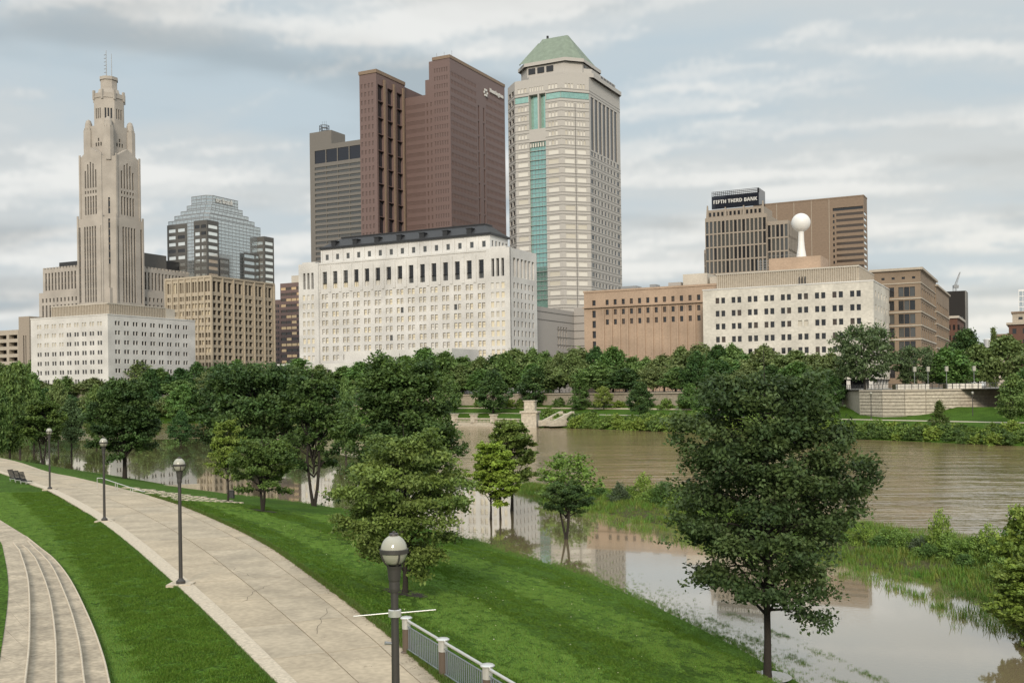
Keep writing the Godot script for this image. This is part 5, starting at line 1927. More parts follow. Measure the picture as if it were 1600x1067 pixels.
# the curved terrace wall on the right of the far bank, with its courses
func make_terrace_wall() -> void:
	var w := thing("terrace_wall", "curved pale stone terrace wall with horizontal courses and a railing", "wall")
	var pl := [at(1310, 620, 232), at(1331, 620, 222), at(1345, 620, 214), at(1380, 620, 207), at(1415, 620, 203.5), at(1447, 620, 202), at(1500, 620, 203), at(1540, 620, 204), at(1640, 620, 208)]
	for k in pl.size() - 1:
		var a: Vector3 = pl[k]
		var b: Vector3 = pl[k + 1]
		var dir := (b - a).normalized()
		var n := Vector3(-dir.z, 0, dir.x)
		if n.z < 0: n = -n
		for r in 8:
			var y0 := 3.1 + r * 0.66
			var mb := MB.new()
			var A := Vector3(a.x, y0, a.z)
			var B := Vector3(b.x, y0, b.z)
			var up := Vector3.UP * 0.52
			mb.quad(A + n * 0.2, B + n * 0.2, B + n * 0.2 + up, A + n * 0.2 + up)
			mb.quad(A + n * 0.2 + up, B + n * 0.2 + up, B + up, A + up)
			mb.quad(A, B, B + n * 0.2, A + n * 0.2)
			put(w, "stone_course", mb, M["wall_stone"])
		var core := MB.new()
		core.quad(Vector3(a.x, 2.5, a.z), Vector3(b.x, 2.5, b.z), Vector3(b.x, 8.4, b.z), Vector3(a.x, 8.4, a.z))
		put(w, "joint", core, M["panel"])
		var cp := MB.new()
		var A2 := Vector3(a.x, 8.4, a.z)
		var B2 := Vector3(b.x, 8.4, b.z)
		cp.quad(A2 + n * 0.3, B2 + n * 0.3, B2 + n * 0.3 + Vector3.UP * 0.4, A2 + n * 0.3 + Vector3.UP * 0.4)
		cp.quad(A2 + n * 0.3 + Vector3.UP * 0.4, B2 + n * 0.3 + Vector3.UP * 0.4, B2 - n * 0.6 + Vector3.UP * 0.4, A2 - n * 0.6 + Vector3.UP * 0.4)
		cp.quad(A2, B2, B2 + n * 0.3, A2 + n * 0.3)
		put(w, "coping", cp, M["panel"])
		var rl := MB.new()
		var m := maxi(2, int(a.distance_to(b) / 1.2))
		for q in m:
			var p := A2.lerp(B2, float(q) / m) + Vector3.UP * 0.4
			rl.box(p + Vector3(-0.05, 0, -0.05), p + Vector3(0.05, 1.0, 0.05))
		rl.tube([A2 + Vector3.UP * 1.4, B2 + Vector3.UP * 1.4], [0.05, 0.05], 5)
		rl.tube([A2 + Vector3.UP * 0.9, B2 + Vector3.UP * 0.9], [0.03, 0.03], 5)
		put(w, "railing", rl, M["black_metal"])
	# deck behind the wall
	var deck := MB.new()
	for k in pl.size() - 1:
		var a: Vector3 = pl[k]
		var b: Vector3 = pl[k + 1]
		deck.quad(Vector3(a.x, 8.72, a.z - 0.3), Vector3(b.x, 8.72, b.z - 0.3), Vector3(b.x + 10, 8.72, b.z - 50), Vector3(a.x + 10, 8.72, a.z - 50))
	structure("terrace_deck", deck, M["pavement"])
	# low planters on the terrace
	for q in [[1402, 1453, 206.5, "reddish stone planter on the terrace above the curved wall, left of the gap"], [1482, 1535, 207.5, "reddish stone planter on the terrace above the curved wall, right of the gap"]]:
		var a := at(q[0], 605, q[2])
		var b := at(q[1], 605, q[2])
		var t := thing("planter", ["reddish stone planter on the terrace beside the two lantern posts", "reddish stone planter on the terrace below the willow-like trees"][0 if q[0] < 1450 else 1], "planter", Vector3(a.x, 8.72, a.z))
		for k in 8:
			var mb := MB.new()
			mb.box(Vector3((b.x - a.x) * k / 8.0 + 0.03, 0, -0.6), Vector3((b.x - a.x) * (k + 1) / 8.0 - 0.03, 1.05, 0))
			put(t, "stone_block", mb, M["mottled"])
		var soil := MB.new()
		soil.box(Vector3(0, 0.02, -2.5), Vector3(b.x - a.x, 1.0, -0.61))
		put(t, "soil", soil, M["earth"])
	# tall lantern posts
	for q in [1430, 1451, 1480, 1523]:
		var p := at(q, 605, 214)
		var t := thing("lantern_post", "slim post with a square white lantern on the terrace", "lamp", Vector3(p.x, 8.72, p.z), 0, "white lantern posts on the terrace")
		var mb := MB.new()
		mb.tube([Vector3.ZERO, Vector3(0, 3.6, 0)], [0.06, 0.05], 6)
		put(t, "pole", mb, M["steel_grey"])
		mb = MB.new()
		mb.prism(octagon(0, 0, 0.30, 0.30, 0.06), 3.6, 4.6)
		put(t, "lantern", mb, M["globe"])

func monument() -> void:
	var p := on(829, 668, 0.0)
	var t := thing("stone_pylon", "carved pale stone pylon on a stepped base at the river's edge", "monument", Vector3(p.x, -0.8, p.z), GRID * 0.5)
	var m := p.z / -FOC
	var mb := MB.new()
	mb.box(Vector3(-12 * m, 0, -12 * m), Vector3(12 * m, 23 * m + 0.8, 12 * m))
	put(t, "base", mb, M["wall_stone"])
	mb = MB.new()
	mb.box(Vector3(-14 * m, 23 * m + 0.8, -14 * m), Vector3(14 * m, 26 * m + 0.8, 14 * m))
	put(t, "ledge", mb, M["wall_stone"])
	mb = MB.new()
	mb.prism(octagon(0, 0, 8.5 * m, 8.5 * m, 1.5 * m), 26 * m + 0.8, 41 * m + 0.8)
	for k in 4: mb.box(Vector3((-7 + k * 4) * m, 27 * m + 0.8, 8.5 * m), Vector3((-5 + k * 4) * m, 40 * m + 0.8, 8.9 * m))
	put(t, "pier", mb, M["wall_stone"])
	mb = MB.new()
	mb.box(Vector3(-9.5 * m, 41 * m + 0.8, -9.5 * m), Vector3(9.5 * m, 42.5 * m + 0.8, 9.5 * m))
	put(t, "cap", mb, M["wall_stone"])
	# river wall with balustrade running off to the left
	var w := thing("river_wall", "pale stone balustrade wall along the water beside the carved pylon", "wall")
	var a := on(812, 667, 0.0)
	var b := on(660, 664, 0.0)
	var dir := (b - a).normalized()
	var turn := Basis(dir, Vector3.UP, dir.cross(Vector3.UP))
	var len_ := a.distance_to(b)
	mb = MB.new()
	mb.box(Vector3(0, -1, -0.4), Vector3(len_, 1.0, 0.4))
	put(w, "wall_base", mb, M["wall_stone"]).transform = Transform3D(turn, a)
	mb = MB.new()
	mb.box(Vector3(0, 1.9, -0.3), Vector3(len_, 2.2, 0.3))
	put(w, "handrail", mb, M["wall_stone"]).transform = Transform3D(turn, a)
	var n := int(len_ / 0.55)
	for k in n:
		mb = MB.new()
		mb.lathe(Vector3(0.3 + k * 0.55, 1.0, 0), [Vector2(0.1, 0), Vector2(0.16, 0.3), Vector2(0.08, 0.6), Vector2(0.12, 0.9)], 6)
		put(w, "baluster", mb, M["wall_stone"]).transform = Transform3D(turn, a)
	for px in [776, 731, 686]:
		var q := on(px, 666, 0.0)
		var u := (q - a).dot(dir)
		mb = MB.new()
		mb.box(Vector3(u - 0.7, 1.0, -0.7), Vector3(u + 0.7, 3.0, 0.7)); mb.box(Vector3(u - 0.9, 3.0, -0.9), Vector3(u + 0.9, 3.3, 0.9))
		put(w, "pier", mb, M["wall_stone"]).transform = Transform3D(turn, a)
	# stair with sloping cheeks right of the pylon
	var s := thing("river_stair", "pale stone stair between sloping cheek walls climbing from the river beside the pylon", "stairs", on(858, 660, 1.4), -0.95)
	s.scale = Vector3(0.62, 0.62, 0.62)
	for k in 14:
		mb = MB.new()
		mb.box(Vector3(-3.2, -1.5, -0.7 * k - 0.7), Vector3(3.2, 0.1 + 0.26 * k, -0.7 * k))
		put(s, "step", mb, M["wall_stone"])
	for e in [-4.2, 3.2]:
		mb = MB.new()
		var A := Vector3(e, -1.5, 0.6)
		var pts := [Vector3(0, -1.5, 2.4), Vector3(0, -1.5, -10), Vector3(0, 4.4, -10), Vector3(0, 4.4, -9), Vector3(0, 0.9, 0.4), Vector3(0, 0.9, 2.4)]
		for k in pts.size():
			var g: Vector3 = pts[k]
			var h: Vector3 = pts[(k + 1) % pts.size()]
			mb.quad(g + Vector3(e, 0, 0), g + Vector3(e + 1.0, 0, 0), h + Vector3(e + 1.0, 0, 0), h + Vector3(e, 0, 0))
		for k in range(1, pts.size() - 1):
			mb.tri(pts[0] + Vector3(e + 1.0, 0, 0), pts[k] + Vector3(e + 1.0, 0, 0), pts[k + 1] + Vector3(e + 1.0, 0, 0))
			mb.tri(pts[0] + Vector3(e, 0, 0), pts[k + 1] + Vector3(e, 0, 0), pts[k] + Vector3(e, 0, 0))
		put(s, "cheek_wall", mb, M["wall_stone"])

# ---------------------------------------------------------------- street furniture
func lamp_parts(t: Node3D, s := 1.0) -> void:
	var mb := MB.new()
	mb.lathe(Vector3.ZERO, [Vector2(0.16, 0), Vector2(0.16, 0.10), Vector2(0.11, 0.14), Vector2(0.068, 0.2), Vector2(0.057, 3.3), Vector2(0.06, 3.55)], 16)
	put(t, "pole", mb, M["post_grey"])
	mb = MB.new()
	mb.lathe(Vector3.ZERO, [Vector2(0.074, 3.50), Vector2(0.082, 3.55), Vector2(0.082, 3.66), Vector2(0.09, 3.68), Vector2(0.105, 3.84), Vector2(0.12, 3.90)], 16)
	put(t, "collar", mb, M["post_grey"])
	mb = MB.new()
	var prof := []
	for k in 19:
		var a := PI * (0.12 + 0.86 * k / 18.0)
		prof.append(Vector2(0.203 * sin(a), 4.13 - 0.235 * cos(a)))
	mb.lathe(Vector3.ZERO, prof, 28)
	var globe := put(t, "globe", mb, M["globe"])
	mb = MB.new()
	mb.lathe(Vector3.ZERO, [Vector2(0.205, 4.085), Vector2(0.219, 4.09), Vector2(0.219, 4.15), Vector2(0.205, 4.155)], 28)
	for k in 4:
		var pts := []
		var rad := []
		for q in 8:
			var a := PI * (0.14 + 0.36 * q / 7.0)
			pts.append(Vector3(sin(k * PI / 2 + 0.5) * 0.213 * sin(a), 4.13 - 0.256 * cos(a), cos(k * PI / 2 + 0.5) * 0.213 * sin(a)))
			rad.append(0.013)
		mb.tube(pts, rad, 6, false)
	put(globe, "cage", mb, M["post_grey"])
	mb = MB.new()
	mb.lathe(Vector3.ZERO, [Vector2(0.075, 4.365), Vector2(0.07, 4.385), Vector2(0.02, 4.40), Vector2(0.02, 4.42), Vector2(0.001, 4.425)], 14)
	put(globe, "finial", mb, M["post_grey"])

func make_lamps() -> void:
	var spots := [[282, 921.0, 36.7, "globe lamp post where the cracked promenade kerb meets the mown lawn"], [162.5, 818.0, 55.8, "globe lamp post beside the promenade opposite the thin metal handrail"], [77, 767.0, 75.6, "globe lamp post beside the promenade near the row of dark loungers"]]
	var first: Node3D = null
	for q in [[621, 1291.0, 16.0]] + spots:
		var p := at(q[0], q[1], q[2])
		p.y = PATH_Y + 0.06
		var t := thing("street_lamp", "globe lamp post with thin banner arms beside the blue railing" if q[2] < 20 else q[3], "street lamp", p, 0, "globe lamps along the promenade")
		if first == null:
			lamp_parts(t)
			first = t
			# banner arms and a small camera
			var mb := MB.new()
			for sx in [-1, 1]:
				mb.tube([Vector3(sx * 0.07, 3.18, 0), Vector3(sx * 0.62, 3.18 + sx * 0.03, sx * -0.06)], [0.011, 0.009], 8)
			mb.lathe(Vector3(0, 3.12, 0), [Vector2(0.085, 0), Vector2(0.1, 0.01), Vector2(0.1, 0.11), Vector2(0.085, 0.12)], 14)
			put(t, "banner_arm", mb, M["steel"])
			mb = MB.new()
			mb.tube([Vector3(-0.04, 2.72, 0.01), Vector3(-0.15, 2.74, 0.05)], [0.02, 0.028], 8)
			put(t, "camera", mb, M["steel_grey"])
		else:
			lamp_parts(t)
		var pl := MB.new()
		pl.box(Vector3(-0.42, -0.10, -0.32), Vector3(0.42, 0.012, 0.32))
		put(t, "footing", pl, M["kerb"])
	# the same lamps across the river
	for q in [[1362, 655.0, 196.0, "globe lamp post in front of the curved terrace wall, on its rounded end"], [1521, 655.0, 192.0, "globe lamp post in front of the curved terrace wall, where the grass bank climbs"]]:
		var p := at(q[0], q[1], q[2])
		var t := thing("street_lamp", q[3], "street lamp", p, 0.3, "globe lamps across the river")
		lamp_parts(t)
		t.scale = Vector3.ONE * 1.15

func make_railing() -> void:
	var base := Vector3(-2.75, PATH_Y, -26.7)
	var root := thing("railing", "low railing of blue grey bars with pale steel caps along the promenade", "railing", base)
	var dir := Vector3(1.09, 0, 2.4).normalized()
	var step := 2.62
	for k in 5:
		var o := dir * step * k
		var mb := MB.new()
		mb.lathe(o, [Vector2(0.15, 0), Vector2(0.15, 0.03), Vector2(0.12, 0.05), Vector2(0.105, 0.06), Vector2(0.105, 0.62)], 18)
		var post := put(root, "post", mb, M["post_brown"])
		mb = MB.new()
		mb.lathe(o, [Vector2(0.108, 0.62), Vector2(0.11, 0.86), Vector2(0.15, 0.875), Vector2(0.155, 0.90), Vector2(0.12, 0.925), Vector2(0.001, 0.94)], 18)
		put(post, "cap", mb, M["steel"])
		if k == 4: break
		var a := o + dir * 0.12
		var e := o + dir * (step - 0.12)
		mb = MB.new()
		mb.tube([a + Vector3.UP * 0.84, e + Vector3.UP * 0.84], [0.035, 0.035], 10)
		put(root, "handrail", mb, M["steel"])
		mb = MB.new()
		for y in [0.12, 0.70]: mb.tube([a + Vector3.UP * y, e + Vector3.UP * y], [0.018, 0.018], 8)
		var fr := put(root, "panel_frame", mb, M["rail_blue"])
		var n := 19
		var bar := MB.new()
		bar.box(Vector3(-0.008, 0.12, -0.02), Vector3(0.008, 0.70, 0.02))
		var bm := bar.mesh()
		for q in n:
			var g := put(fr, "baluster", bm, M["rail_blue"])
			g.position = a.lerp(e, (q + 0.5) / n)
			g.rotation.y = atan2(dir.x, dir.z)

func make_small_things() -> void:
	# three loungers at the far end of the promenade
	for k in 3:
		var p := on(21 + k * 8.5, 752 + k * 2.2, PATH_Y)
		var t := thing("lounger", "dark slatted lounger with pale frame standing on the promenade edge", "lounger", Vector3(p.x, PATH_Y + 0.02, p.z), 1.0, "dark loungers in a row by the lamp")
		t.scale = Vector3.ONE * 0.66
		for q in 7:
			var mb := MB.new()
			mb.box(Vector3(-0.35, 0.34 + q * 0.15, -0.30 - q * 0.085), Vector3(0.35, 0.47 + q * 0.15, -0.26 - q * 0.085))
			put(t, "back_slat", mb, M["black_metal"])
		for q in 7:
			var mb := MB.new()
			mb.box(Vector3(-0.35, 0.33, -0.25 + q * 0.17), Vector3(0.35, 0.37, -0.12 + q * 0.17))
			put(t, "seat_slat", mb, M["black_metal"])
		for e in [-0.38, 0.36]:
			var mb := MB.new()
			mb.box(Vector3(e, 0.26, -0.4), Vector3(e + 0.04, 0.33, 0.95)); mb.box(Vector3(e, 0, 0.75), Vector3(e + 0.04, 0.26, 0.81)); mb.box(Vector3(e, 0, -0.25), Vector3(e + 0.04, 0.26, -0.19))
			put(t, "side_frame", mb, M["steel"])
	# pale pavers set in the lawn in a chequer
	var pv := thing("stepping_pavers", "chequered pale stone pavers set in the lawn beside the promenade", "pavers", lawn_at(x_of(path_r, 66.0), 66.0))
	var bm := MB.new()
	bm.box(Vector3(-0.17, -0.2, -0.34), Vector3(0.17, 0.03, 0.34))
	var bmesh := bm.mesh()
	var u := (on(330, 779, 1.9) - on(215, 783, PATH_Y)); u.y = 0; u = u.normalized()
	var w := Vector3(-u.z, 0, u.x)
	var o := on(212, 777, PATH_Y)
	for r in 9:
		for c in 24:
			if (r + c) % 2: continue
			var p := o + u * (0.44 * c - 2.4) + w * (1.05 * r - 5.0)
			var d := -p.z
			if p.x < x_of(path_r, d) + 0.6: continue
			var g := put(pv, "paver", bmesh, M["kerb"])
			g.position = Vector3(p.x, lawn_y(p.x, d) + 0.06, p.z) - pv.position
			g.rotation.y = atan2(-u.z, u.x)
	# thin metal handrail beside the pavers
	var a := on(153, 763, PATH_Y)
	var hr := thing("handrail", "thin pale metal handrail stepping down from the promenade to the lawn", "handrail", a)
	var tops := [at(151, 747, -a.z), at(158, 747, -a.z), at(222, 768, -a.z * 0.93), at(226, 768, -a.z * 0.93)]
	var mb2 := MB.new()
	var pts := []
	for q in tops: pts.append(q - a)
	mb2.tube(pts, [0.03, 0.03, 0.03, 0.03], 8)
	put(hr, "rail", mb2, M["steel"])
	for q in [[0.0, 0], [0.35, 1], [0.40, 1], [0.72, 1], [0.77, 1]]:
		var tp: Vector3 = pts[0] if q[1] == 0 else pts[1].lerp(pts[2], q[0])
		mb2 = MB.new()
		var g := tp + a
		mb2.tube([tp, Vector3(tp.x, lawn_y(g.x, -g.z) - a.y - 0.05, tp.z)], [0.022, 0.022], 8)
		put(hr, "post", mb2, M["steel"])
	# concrete boat ramp wall going under the flood
	var rp := thing("ramp_wall", "low curved concrete edging of a flooded ramp beside the pavers", "kerb", on(250, 772, 1.0))
	var line := []
	for q in [[222, 775, 1.5], [236, 766, 1.1], [250, 758.5, 0.75], [280, 757, 0.6], [310, 756, 0.5]]: line.append(on(q[0], q[1], q[2]))
	for k in line.size() - 1:
		mb2 = MB.new()
		var g: Vector3 = line[k] - rp.position
		var h: Vector3 = line[k + 1] - rp.position
		var s := (h - g).cross(Vector3.UP).normalized() * 0.18
		mb2.quad(g - s, h - s, h + s, g + s); mb2.quad(g + s, h + s, h + s + Vector3.DOWN * 1.2, g + s + Vector3.DOWN * 1.2); mb2.quad(h - s, g - s, g - s + Vector3.DOWN * 1.2, h - s + Vector3.DOWN * 1.2)
		put(rp, "edging", mb2, M["kerb"])
	# utility box on the lawn
	var ub := lawn_at(on(388, 775, 0.9).x, 82.0)
	var box := thing("utility_box", "small dark green utility box standing on the lawn between slim trees", "utility box", ub)
	mb2 = MB.new()
	mb2.box(Vector3(-0.22, 0, -0.2), Vector3(0.22, 0.62, 0.2))
	put(box, "cabinet", mb2, M["slate"])
	mb2 = MB.new()
	mb2.box(Vector3(-0.25, 0.62, -0.23), Vector3(0.25, 0.66, 0.23))
	put(box, "lid", mb2, M["black_metal"])

# ---------------------------------------------------------------- vegetation
const KINDS := {
	"elm": {"c": [[0.068, 0.108, 0.038], [0.090, 0.134, 0.047], [0.050, 0.083, 0.031]]},
	"maple": {"c": [[0.145, 0.205, 0.050], [0.115, 0.172, 0.044], [0.165, 0.225, 0.060]]},
	"dark": {"c": [[0.060, 0.110, 0.034], [0.078, 0.130, 0.040], [0.045, 0.084, 0.030]]},
	"far_dark": {"c": [[0.060, 0.110, 0.036], [0.078, 0.130, 0.042], [0.045, 0.085, 0.030]]},
	"far_mid": {"c": [[0.130, 0.190, 0.056], [0.104, 0.160, 0.048], [0.150, 0.210, 0.064]]},
	"far_maple": {"c": [[0.175, 0.225, 0.072], [0.140, 0.192, 0.060], [0.195, 0.245, 0.082]]},
	"deep": {"c": [[0.066, 0.116, 0.034], [0.084, 0.138, 0.038], [0.052, 0.094, 0.030]]},
	"bright": {"c": [[0.24, 0.34, 0.050], [0.20, 0.295, 0.045], [0.27, 0.37, 0.075]]},
	"mid": {"c": [[0.100, 0.160, 0.040], [0.080, 0.132, 0.036], [0.118, 0.180, 0.046]]},
	"grey": {"c": [[0.090, 0.135, 0.064], [0.074, 0.114, 0.053], [0.104, 0.150, 0.074]]},
	"weed": {"c": [[0.18, 0.255, 0.048], [0.145, 0.215, 0.042], [0.205, 0.275, 0.065]]},
}

func crown_radius(form: String, t: float) -> float:
	match form:
		"oval": return sin(PI * pow(clampf(t * 0.94 + 0.05, 0, 1), 0.85))
		"egg": return pow(sin(PI * clampf(pow(t, 0.62) * 0.96 + 0.03, 0, 1)), 0.8)
		"round": return pow(sin(PI * clampf(t * 0.89 + 0.09, 0, 1)), 0.78)
		"broad": return [0.66, 0.86, 0.97, 1.0, 0.98, 0.92, 0.83, 0.70, 0.54, 0.35, 0.08][clampi(int(t * 10.0), 0, 10)]
		"full": return pow(sin(PI * clampf(pow(t, 0.8) * 0.82 + 0.17, 0, 1)), 0.72)
		"cone": return pow(1.0 - t, 0.75) * minf(1.0, t * 6.0 + 0.25)
		"umbrella": return sqrt(maxf(0.0, 1.0 - pow(t * 2.0 - 0.75, 2) * 0.62)) * (1.0 if t < 0.7 else 1.0 - (t - 0.7) * 1.2)
		"vase": return 0.35 + 0.65 * sin(PI * clampf(t * 0.75 + 0.12, 0, 1))
		"dome": return sqrt(maxf(0.0, 1.0 - t * t)) * 0.98 + 0.02
	return 1.0

# one crown: leaf-sized faces gathered in clumps that fill an uneven envelope
func crown(seed_: int, form: String, height: float, rad: float, clumps: int, per: int, clump_r: float, leaf: float, kind: String, hollow := 0.45, flat := 0.6) -> Array:
	var r := RandomNumberGenerator.new()
	r.seed = seed_
	var lobes := FastNoiseLite.new()
	lobes.seed = seed_
	lobes.frequency = 0.9
	var v := PackedVector3Array()
	var n := PackedVector3Array()
	var c := PackedColorArray()
	var ix := PackedInt32Array()
	var centres := []
	var cols: Array = KINDS[kind].c
	var own := Vector2(r.randf_range(0.82, 1.08), r.randf_range(0.86, 1.14))
	for q in clumps:
		var t := r.randf()
		t = pow(t, 0.9)
		var az := r.randf() * TAU
		var rr := crown_radius(form, t) * rad * (0.84 + 0.62 * lobes.get_noise_3d(cos(az) * 1.2, t * 2.2, sin(az) * 1.2))
		var f := hollow + (1.0 - hollow) * sqrt(r.randf())
		var cen := Vector3(cos(az) * rr * f, t * height, sin(az) * rr * f)
		centres.append(cen)
		var tone: Array = cols[r.randi() % cols.size()]
		var k := r.randf_range(0.78, 1.2)
		var size := clump_r * r.randf_range(0.65, 1.25)
		var outward := (cen - Vector3(0, height * 0.35, 0)).normalized()
		# clumps hang along a short spray that points outward
		var spray := (outward + Vector3(r.randfn(0, 0.35), r.randf_range(-0.1, 0.4), r.randfn(0, 0.35))).normalized()
		for s in per:
			var along := r.randf_range(-0.6, 1.0)
			var off := Vector3(r.randfn(0, 0.42), r.randfn(0, 0.42) * flat, r.randfn(0, 0.42)) * size * (1.05 - 0.5 * maxf(along, 0.0)) + spray * along * size
			var nn := (Vector3(r.randfn(0, 0.75), 0.45 + r.randfn(0, 0.6), r.randfn(0, 0.75)) + outward * 0.4).normalized()
			var a := nn.cross(Vector3(r.randfn(), r.randfn(), r.randfn())).normalized()
			var b := nn.cross(a)
			var l := leaf * r.randf_range(0.7, 1.3)
			var p := cen + off
			var i0 := v.size()
			v.append(p - a * l * 0.5); v.append(p + b * l * 0.31); v.append(p + a * l * 0.5 - nn * l * 0.12); v.append(p - b * l * 0.31)
			var g := k * r.randf_range(0.82, 1.18)
			var col := Color(tone[0] * g * own.x, tone[1] * g * own.y, tone[2] * g)
			for e in 4:
				n.append(nn); c.append(col)
			ix.append(i0); ix.append(i0 + 1); ix.append(i0 + 2)
			ix.append(i0); ix.append(i0 + 2); ix.append(i0 + 3)
	var arr := []
	arr.resize(Mesh.ARRAY_MAX)
	arr[Mesh.ARRAY_VERTEX] = v
	arr[Mesh.ARRAY_NORMAL] = n
	arr[Mesh.ARRAY_COLOR] = c
	arr[Mesh.ARRAY_INDEX] = ix
	var m := ArrayMesh.new()
	m.add_surface_from_arrays(Mesh.PRIMITIVE_TRIANGLES, arr)
	return [m, centres]

# a crown carried by real limbs: twigs leave each limb sideways and hold layered sprays of leaves
func branchy(seed_: int, form: String, height: float, rad: float, limbs: int, twigs: int, per: int, leaf: float, kind: String, rise: float, twig: float, inner := 0.08) -> Array:
	var r := RandomNumberGenerator.new()
	r.seed = seed_
	var lobes := FastNoiseLite.new()
	lobes.seed = seed_
	lobes.frequency = 0.9
	var v := PackedVector3Array()
	var n := PackedVector3Array()
	var c := PackedColorArray()
	var ix := PackedInt32Array()
	var lines := []
	var cols: Array = KINDS[kind].c
	for q in limbs:
		var t0 := pow((q + 0.5) / limbs, 0.9) * 0.86
		var az := q * 2.39996 + r.randf_range(-0.3, 0.3)
		var t1 := clampf(t0 + rise * (1.0 - t0) * r.randf_range(-0.12, 1.2) - 0.03, 0.0, 1.0)
		var rr := crown_radius(form, t1) * rad * (0.86 + 0.5 * lobes.get_noise_3d(cos(az) * 1.2, t1 * 2.2, sin(az) * 1.2)) * r.randf_range(0.82, 1.06)
		rr = minf(rr, rad * 1.02)
		var a := Vector3(0, maxf(t0 * height - 0.1 * rr, 0.0), 0)
		var tip := Vector3(cos(az) * rr, t1 * height, sin(az) * rr)
		var mid := a.lerp(tip, 0.5) + Vector3.UP * 0.10 * rr
		lines.append([a, mid, tip])
		var tone: Array = cols[r.randi() % cols.size()]
		var k0 := r.randf_range(0.82, 1.18)
		var flat := (tip - a).normalized()
		var side := flat.cross(Vector3.UP).normalized()
		for w in twigs:
			var f := sqrt(r.randf_range(inner, 1.0))
			var p := a.lerp(mid, f).lerp(mid.lerp(tip, f), f)
			var way := (side * (1.0 if w % 2 else -1.0) * r.randf_range(0.5, 1.1) + flat * r.randf_range(0.3, 1.0) + Vector3(r.randfn(0, 0.25), r.randf_range(-0.25, 0.35), r.randfn(0, 0.25))).normalized()
			var long := twig * r.randf_range(0.55, 1.2) * (1.25 - 0.5 * f)
			var k1 := k0 * r.randf_range(0.85, 1.15)
			for s in per:
				var along := sqrt(r.randf())
				var thick := twig * 0.13
				var pos := p + way * long * along + Vector3(r.randfn(0, thick), r.randfn(0, thick * 0.7) - 0.10 * long * along * along, r.randfn(0, thick))
				var nn := Vector3(r.randfn(0, 0.55), 0.62 + r.randfn(0, 0.4), r.randfn(0, 0.55)).normalized()
				var b := nn.cross(way + Vector3(r.randfn(0, 0.5), r.randfn(0, 0.5), r.randfn(0, 0.5))).normalized()
				var e := b.cross(nn)
				var l := leaf * r.randf_range(0.7, 1.3)
				var i0 := v.size()
				v.append(pos - e * l * 0.5); v.append(pos + b * l * 0.31); v.append(pos + e * l * 0.5 - nn * l * 0.15); v.append(pos - b * l * 0.31)
				var g := k1 * r.randf_range(0.85, 1.15)
				var col := Color(tone[0] * g, tone[1] * g, tone[2] * g)
				for z in 4:
					n.append(nn); c.append(col)
				ix.append(i0); ix.append(i0 + 1); ix.append(i0 + 2)
				ix.append(i0); ix.append(i0 + 2); ix.append(i0 + 3)
	var arr := []
	arr.resize(Mesh.ARRAY_MAX)
	arr[Mesh.ARRAY_VERTEX] = v
	arr[Mesh.ARRAY_NORMAL] = n
	arr[Mesh.ARRAY_COLOR] = c
	arr[Mesh.ARRAY_INDEX] = ix
	var m := ArrayMesh.new()
	m.add_surface_from_arrays(Mesh.PRIMITIVE_TRIANGLES, arr)
	return [m, lines]

func make_branchy(called: String, label: String, seed_: int, form: String, bole: float, height: float, rad: float, limbs: int, twigs: int, per: int, leaf: float, kind: String, opt := {}) -> Node3D:
	var t := thing(called, label, "tree")
	var cr := branchy(seed_, form, height - bole, rad, limbs, twigs, per, leaf, kind, opt.get("rise", 0.45), opt.get("twig", rad * 0.3), opt.get("inner", 0.06))
	var k: float = opt.get("trunk", rad * 0.045)
	var mb := MB.new()
	var stems: int = opt.get("stems", 1)
	for s in stems:
		var az := TAU * s / stems + seed_
		var sp := Vector3(cos(az), 0, sin(az)) * (rad * 0.22 if stems > 1 else 0.0)
		var kk := k if stems == 1 else k * 0.65
		mb.tube([sp * 0.15 - Vector3.UP * 0.3, sp * 0.15 + Vector3.UP * 0.15, sp * 0.55 + Vector3(0.02, bole * 0.6, 0), sp + Vector3.UP * (bole + (height - bole) * 0.15), sp * 0.7 + Vector3(0.05, bole + (height - bole) * 0.5, 0.04), Vector3(0, height * 0.97, 0)], [kk * 1.55, kk * 1.12, kk * 0.92, kk * 0.75, kk * 0.45, kk * 0.06], 9, false)
	for l in cr[1]:
		var up := Vector3.UP * bole
		var thin: float = k * clampf(0.42 * (1.0 - l[0].y / height * 0.75), 0.1, 0.5)
		mb.tube([l[0] + up, l[1] + up, l[2] + up], [thin, thin * 0.6, thin * 0.12], 5, false)
	put(t, "trunk", mb, M["bark"])
	put(t, "crown", cr[0], M["leaf"]).position.y = bole
	return t

